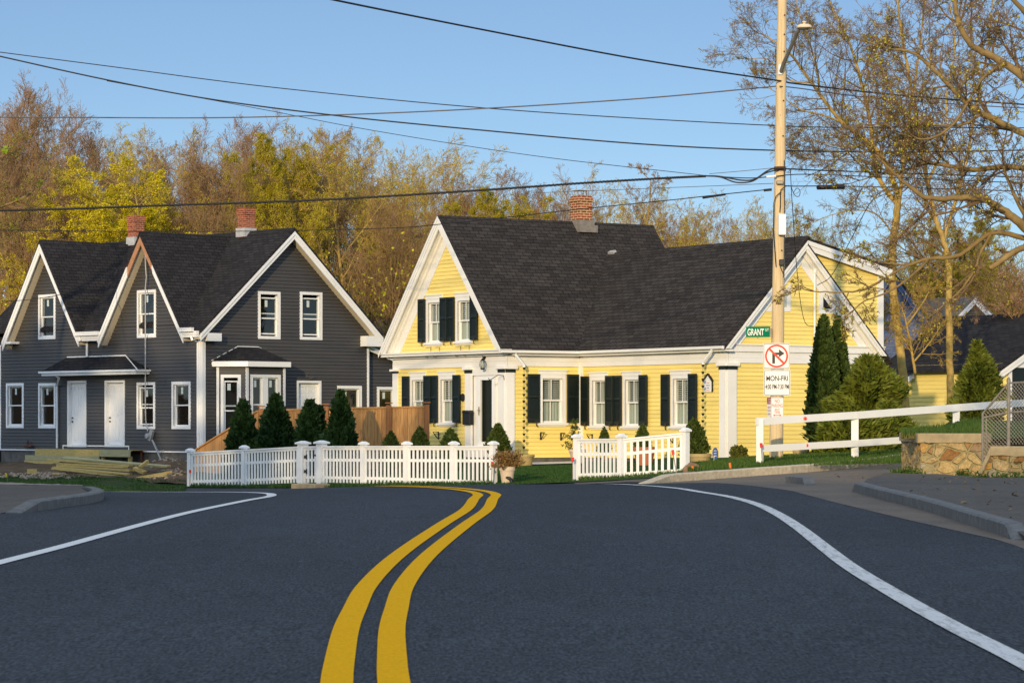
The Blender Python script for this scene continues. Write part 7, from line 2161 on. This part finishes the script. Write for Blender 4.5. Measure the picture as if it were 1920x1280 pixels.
b = zpot(983, 874.5, 77.8); pot('plant_pot', 'squat ochre pot catching the rain chain beside the front door', b, .20, .28, .33, M['tanpot'])
b = zpot(951, 908.5, 65.6); pot('plant_pot', 'large tapered beige pot standing at the fence opening', b, .12, .185, .42, M['beigepot'], .02)
b = zpot(1083, 868, 76.5); pot('plant_pot', 'pale pot half hidden behind the short picket fence end', b, .15, .24, .38, M['beigepot'])
b = zpot(1208, 872, 73.5); pot('plant_pot', 'terracotta pot seen through the short picket fence', b, .20, .29, .48, M['terracotta'])
b = zpot(1502, 866, 71.0); mb = MB(); mb.lathe([(.15, 0), (.20, .12), (.215, .28), (.20, .33)], b, 24); tag(mb.build('plant_pot', M['tanpot'], uv=False), 'round brown barrel pot behind the rail fence beside the pole', 'plant pot', 'plant pots')
shrub('dwarf_spruce', 'small pointed spruce behind the left panel of the short picket fence', zpot(1133, 850, 74.5), cone(.17), (850 - 801) * 74.5 / F, M['spruce'], 1600, .05, 10, 'dwarf spruces by the yellow house', .1, 3.5)
shrub('dwarf_spruce', 'small pointed spruce in terracotta pot behind the short picket fence', zpot(1205, 842, 73.5), cone(.20), (842 - 796) * 73.5 / F, M['spruce'], 1800, .05, 11, 'dwarf spruces by the yellow house', .1, 3.5)
# dry shrub in the beige pot
r = thing('dry_shrub', zpot(951, 874, 65.6), 'spreading dry orange-brown shrub in the large beige pot', 'shrub'); rg = random.Random(4); W_, Lf = MB(), MB()
for k in range(60):
    a = rg.uniform(0, 6.28); e = rg.uniform(.1, 1.2); d = Vector((math.cos(a) * math.cos(e), math.sin(a) * math.cos(e), math.sin(e) * .8 + .12)).normalized(); p = Vector(zpot(951, 875, 65.6)) + rvec(rg) * .06; pts = [p]
    for i in range(4): d = (d + rvec(rg) * .22).normalized(); pts.append(pts[-1] + d * rg.uniform(.07, .12))
    W_.tube(pts, [.006, .005, .004, .003, .003], 3, 0, cap=False)
    for q in pts[1:]:
        for j in range(9): leaf(Lf, q + rvec(rg) * .05, .055, rg, 0)
W_.build('stem', M['twig'], r, uv=False); Lf.build('foliage', M['drybrush'], r, uv=False)
# sparse conifer
r = thing('potted_conifer', zpot(1080, 842, 76.5), 'sparse feathery conifer in a pot at the inner corner of yellow house', 'shrub'); W_, Lf = MB(), MB(); p0 = Vector(zpot(1078, 850, 76.5)); H = (850 - 783) * 76.5 / F
W_.tube([p0, p0 + Z * H * .9], [.02, .006], 5)
for k in range(34):
    t = rg.uniform(.02, .95); a = rg.uniform(0, 6.28); L_ = .40 * (1 - t * .75) * rg.uniform(.5, 1.1); d = Vector((math.cos(a), math.sin(a), .45)).normalized(); q0 = p0 + Z * H * t; q1 = q0 + d * L_
    W_.tube([q0, q1], [.006, .003], 3)
    for j in range(26): q = q0.lerp(q1, rg.uniform(.25, 1.05)); leaf(Lf, q + rvec(rg) * .035, .07, rg, 0, .3)
W_.build('stem', M['twig'], r, uv=False); Lf.build('foliage', M['everlit'], r, uv=False)
# boxwood
b = zpot(1385, 869, 66.0)
shrub('boxwood', 'small round boxwood in front of the corner pilaster', b, lambda t: .17 * (1.15 - t * .35) * (1 if t < .9 else .6), .40, M['boxwood'], 1500, .055, 12, None, .25, 4.0, False)
# columnar pair and the big loose evergreen behind the rail fence
for px, d, pt_, wpx, lab, seed in ((1543, 71.6, 592, 62, 'tall columnar arborvitae nearest the pole, against the yellow gable'), (1568, 72.4, 594, 54, 'tall columnar arborvitae touching the loose bush, darker of the pair')) and [(1545, 71.6, 592, 56, 'tall columnar arborvitae nearest the pole, against the yellow gable', 17), (1571, 72.4, 594, 46, 'tall columnar arborvitae touching the loose bush, right of the pair', 18)]:
    x = X(px, d); zb = gz(x, d); shrub('columnar_arborvitae', lab, (x, d, zb), (lambda r: (lambda t: r * (.62 + .55 * min(1, t * 3) - .1 * t) * max(0, 1 - t ** 1.7) ** .62))(wpx / 2 * d / F), (HY - pt_) * d / F - zb, M['everlit'], 9000, .11, seed, 'columnar arborvitae pair', .10, 2.4)
for px, d, pt_, wpx, lab, seed, n in ((1628, 70.5, 668, 128, 'big loose bright evergreen bush behind the rail fence', 19, 11000), (1600, 69.0, 775, 150, 'low spreading evergreen at the foot of the bush, behind the rails', 20, 5000), (1665, 69.5, 752, 70, 'low spreading evergreen next to the stone wall', 27, 2600)):
    x = X(px, d); zb = gz(x, d); H = (HY - pt_) * d / F - zb
    shrub('evergreen_bush', lab, (x, d, zb), (lambda r: (lambda t: r * min(1, t * 3 + .62) * max(0, 1 - t ** 2.0) ** .55))(wpx / 2 * d / F), H, M['bushlit'], int(n * 1.3), .17, seed, None, .55, 1.25, True, 'bush', 6, .35, .27, .45)
x, d = X(1833, 76), 76.0
shrub('evergreen_bush', 'loose dark evergreen standing before the garage corner', (x, d, -.15), (lambda r: (lambda t: r * min(1, t * 2 + .75) * max(0, 1 - t ** 1.4) ** .8))(75 / 2 * d / F * 1.05), (HY - 640) * d / F + .15, M['bushlit'], 4600, .19, 28, None, .55, 1.3, True, 'bush', 6, .3, .28, .38)

# ------------------------------------------------------------------ grass blades and weeds
def blades(name, pts_fn, n, h, mat_, label, seed, w=.012, cat='grass'):
    rg = random.Random(seed); mb = MB()
    for k in range(n):
        p = pts_fn(rg)
        if p is None: continue
        a = rg.uniform(0, 6.28); L_ = h * rg.uniform(.4, 1.3); s = Vector((math.cos(a), math.sin(a), 0)) * w * rg.uniform(.6, 1.5); t_ = p + Vector((rg.uniform(-.4, .4) * L_, rg.uniform(-.4, .4) * L_, L_))
        i = len(mb.v)
        for q in (p - s, p + s, t_): mb.v.append((q.x, q.y, q.z))
        mb.f.append((i, i + 1, i + 2)); mb.m.append(0)
    return tag(mb.build(name, mat_, uv=False), label, cat, None, 'stuff')
def area(pxa, pxb, da, db, dz=.02, dens=None, hf=None):
    def f(rg):
        d = rg.uniform(da, db); px = rg.uniform(pxa, pxb); x = X(px, d)
        if dens and mnoise.noise(Vector((x * dens, d * dens * .6, 4))) < -.05: return None
        return Vector((x, d, (hf(x, d) if hf else gz(x, d) + dz)))
    return f
blades('grass', area(1692, 1860, 52.6, 60, hf=bank_h), 9000, .16, M['blade'], 'long green grass on the bank above the stone wall', 1)
blades('grass', area(1690, 1760, 52.3, 56.5, hf=bank_h), 1200, .10, M['bladedry'], 'dry grass along the wall top edge', 2)
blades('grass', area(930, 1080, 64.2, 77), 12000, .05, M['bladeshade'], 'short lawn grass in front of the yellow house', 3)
blades('grass', area(1290, 1690, 59.8, 66, .14), 16000, .075, M['blade'], 'green grass strip behind the granite kerb', 4)
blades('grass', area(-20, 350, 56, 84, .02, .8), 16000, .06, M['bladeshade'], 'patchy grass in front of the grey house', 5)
def along(P, w):
    def f(rg):
        i = rg.randrange(len(P) - 1); t = rg.random(); a, b = P[i], P[i + 1]; px = a[0] + (b[0] - a[0]) * t; d = a[1] + (b[1] - a[1]) * t + rg.gauss(0, w); x = X(px, d); return Vector((x, d, gz(x, d) + .02))
    return f
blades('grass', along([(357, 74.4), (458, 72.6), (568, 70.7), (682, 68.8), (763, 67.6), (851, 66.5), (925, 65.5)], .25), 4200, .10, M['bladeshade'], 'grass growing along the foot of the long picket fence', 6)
blades('grass', along([(1085, 64.9), (1165, 63.7), (1285, 63.2)], .2), 1000, .10, M['blade'], 'grass along the foot of the short picket fence', 7)
def weeds(px0, px1, d0, d1, n, label, seed):
    rg = random.Random(seed); mb = MB()
    for k in range(n):
        t = rg.random(); d = d0 + (d1 - d0) * t + rg.gauss(0, .12); px = px0 + (px1 - px0) * t + rg.gauss(0, 2); x = X(px, d); p = Vector((x, d, gz(x, d) + .03))
        for j in range(7): leaf(mb, p + Vector((rg.gauss(0, .05), rg.gauss(0, .05), abs(rg.gauss(0, .06)))), .08, rg, 0, .4)
    tag(mb.build('weeds', M['blade'], uv=False), label, 'weeds', None, 'stuff')
weeds(1672, 1728, 54.5, 51.7, 90, 'weeds at the left foot of the fieldstone wall', 1); weeds(1798, 1816, 51.4, 51.2, 40, 'weed tuft at the front foot of the fieldstone wall', 2); weeds(1828, 1920, 47.6, 47, 90, 'weeds along the foot of the stair wall', 3)

rg = random.Random(43); mb = MB()
for k in range(320):
    if k < 190: px, d = rg.gauss(60, 45), rg.uniform(79, 86)
    else: px, d = rg.gauss(315, 14), rg.uniform(80, 89)
    x = X(px, d); L_ = rg.uniform(.015, .06); c = Vector((x, d, gz(x, d) + .05 + (.28 * math.exp(-((x - X(315, 88)) ** 2 / .5 + (d - 88) ** 2 / 3)))))
    mb.box(c, (L_ * 2, L_ * 1.4, L_), rg.uniform(0, 3), 0, rg.uniform(-.5, .5), rg.uniform(-.5, .5))
tag(mb.build('rubble', M['rock'], uv=False), 'loose rubble and clods on the bare soil by the grey house', 'rubble', None, 'stuff')
rg = random.Random(41); mb = MB()
for k in range(150):
    y = rg.uniform(28, 50.5); px = rg.uniform(1560, 1925); x = X(px, y)
    if y < 41.5 and px < 1608 + (41.5 - y) * 20: continue
    p = Vector((x, y, gz(x, y) + .125 if y > 27 else gz(x, y) + .02)); a = rg.uniform(0, 6.28); L_ = rg.uniform(.02, .06); q = Vector((math.cos(a), math.sin(a), rg.uniform(-.2, .5))) * L_; s_ = Vector((-math.sin(a), math.cos(a), rg.uniform(0, .6))) * L_ * .5
    mb.face([p - q, p + s_, p + q, p - s_ * .4])
tag(mb.build('leaf_litter', M['drybrush'], uv=False), 'dry leaf litter scattered on the right pavement', 'litter', None, 'stuff')

# unseen trees placed on the left to break up and block sunlight on the houses
for x, y, H, key, wd in ((-33, 38, 17, 'greenB', 1.35), (-29.5, 39, 16.5, 'greenA', 1.35), (-26.5, 39, 16, 'greenB', 1.3), (-23.5, 40, 15, 'greenA', 1.25), (-20, 40, 12.5, 'bareB', 1.2), (-17.5, 41, 9.8, 'greenB', 1.2), (-14.5, 41, 10.5, 'bareC', 1.2), (-12, 42, 10.5, 'bareA', 1.1), (-10.4, 40, 9.5, 'budB', 1.0)):
    plant_tree(key, x, y, H, 'unseen tree placed outside the frame on the left to shade the houses', 'trees outside the frame', rng.uniform(0, 6), wd, zb=-1.3)
# the bare prototypes not placed are gone; every proto was used above

# ------------------------------------------------------------------ camera, sky, sun
cam = bpy.data.cameras.new('camera'); co = bpy.data.objects.new('camera', cam); COL.objects.link(co); SC.camera = co
co.location = (0, 0, 0); co.rotation_euler = (R(90), 0, 0)
cam.sensor_width = 36; cam.lens = F / 1920 * 36; cam.clip_start = .5; cam.clip_end = 2000
cam.shift_y = (HY - 640) / 1920
cam.dof.use_dof = True; cam.dof.focus_distance = 72; cam.dof.aperture_fstop = 13
EL, AZ = 11.0, 12.5     # sun height; direction: behind the camera, to its left
w = bpy.data.worlds.new('World'); SC.world = w; w.use_nodes = True; nt = w.node_tree; nt.nodes.clear()
out = nt.nodes.new('ShaderNodeOutputWorld'); bg = nt.nodes.new('ShaderNodeBackground'); sk = nt.nodes.new('ShaderNodeTexSky')
sk.sky_type = 'NISHITA'; sk.sun_disc = False; sk.sun_elevation = R(EL); sk.sun_rotation = R(180 + AZ)
sk.air_density = .6; sk.dust_density = 0.0; sk.ozone_density = 2.0; sk.altitude = 50
bg.inputs[1].default_value = .102
nt.links.new(sk.outputs[0], bg.inputs[0])
# added sky glow behind the camera and overhead, fills in the shade
tc = nt.nodes.new('ShaderNodeTexCoord'); dt = nt.nodes.new('ShaderNodeVectorMath'); dt.operation = 'DOT_PRODUCT'
GE_ = R(48); dt.inputs[1].default_value = (-math.sin(R(AZ)) * math.cos(GE_), -math.cos(R(AZ)) * math.cos(GE_), math.sin(GE_))
nm = nt.nodes.new('ShaderNodeVectorMath'); nm.operation = 'NORMALIZE'; nt.links.new(tc.outputs['Generated'], nm.inputs[0]); nt.links.new(nm.outputs[0], dt.inputs[0])
mr = nt.nodes.new('ShaderNodeMapRange'); mr.interpolation_type = 'SMOOTHSTEP'; mr.inputs[1].default_value = -.30; mr.inputs[2].default_value = .75; mr.inputs[3].default_value = .04; mr.inputs[4].default_value = .90
nt.links.new(dt.outputs['Value'], mr.inputs[0])
bg2 = nt.nodes.new('ShaderNodeBackground'); bg2.inputs[0].default_value = (.86, .98, 1.14, 1); nt.links.new(mr.outputs[0], bg2.inputs[1])
ads = nt.nodes.new('ShaderNodeAddShader'); nt.links.new(bg.outputs[0], ads.inputs[0]); nt.links.new(bg2.outputs[0], ads.inputs[1]); nt.links.new(ads.outputs[0], out.inputs[0])
sun = bpy.data.lights.new('sun', 'SUN'); so = bpy.data.objects.new('sun', sun); COL.objects.link(so)
sun.energy = 3.7; sun.angle = R(.8); sun.color = (1.0, .77, .46)
L_ = Vector((math.sin(R(AZ)) * math.cos(R(EL)), math.cos(R(AZ)) * math.cos(R(EL)), -math.sin(R(EL))))
so.rotation_euler = L_.to_track_quat('-Z', 'Y').to_euler(); so.location = -L_ * 60
vs = SC.view_settings; vs.view_transform = 'Standard'; vs.look = 'None'; vs.exposure = 0.0; vs.gamma = 1.0; vs.use_curve_mapping = False
SC.cycles.caustics_reflective = False; SC.cycles.caustics_refractive = False
SC.cycles.transparent_max_bounces = 12; SC.cycles.max_bounces = 6
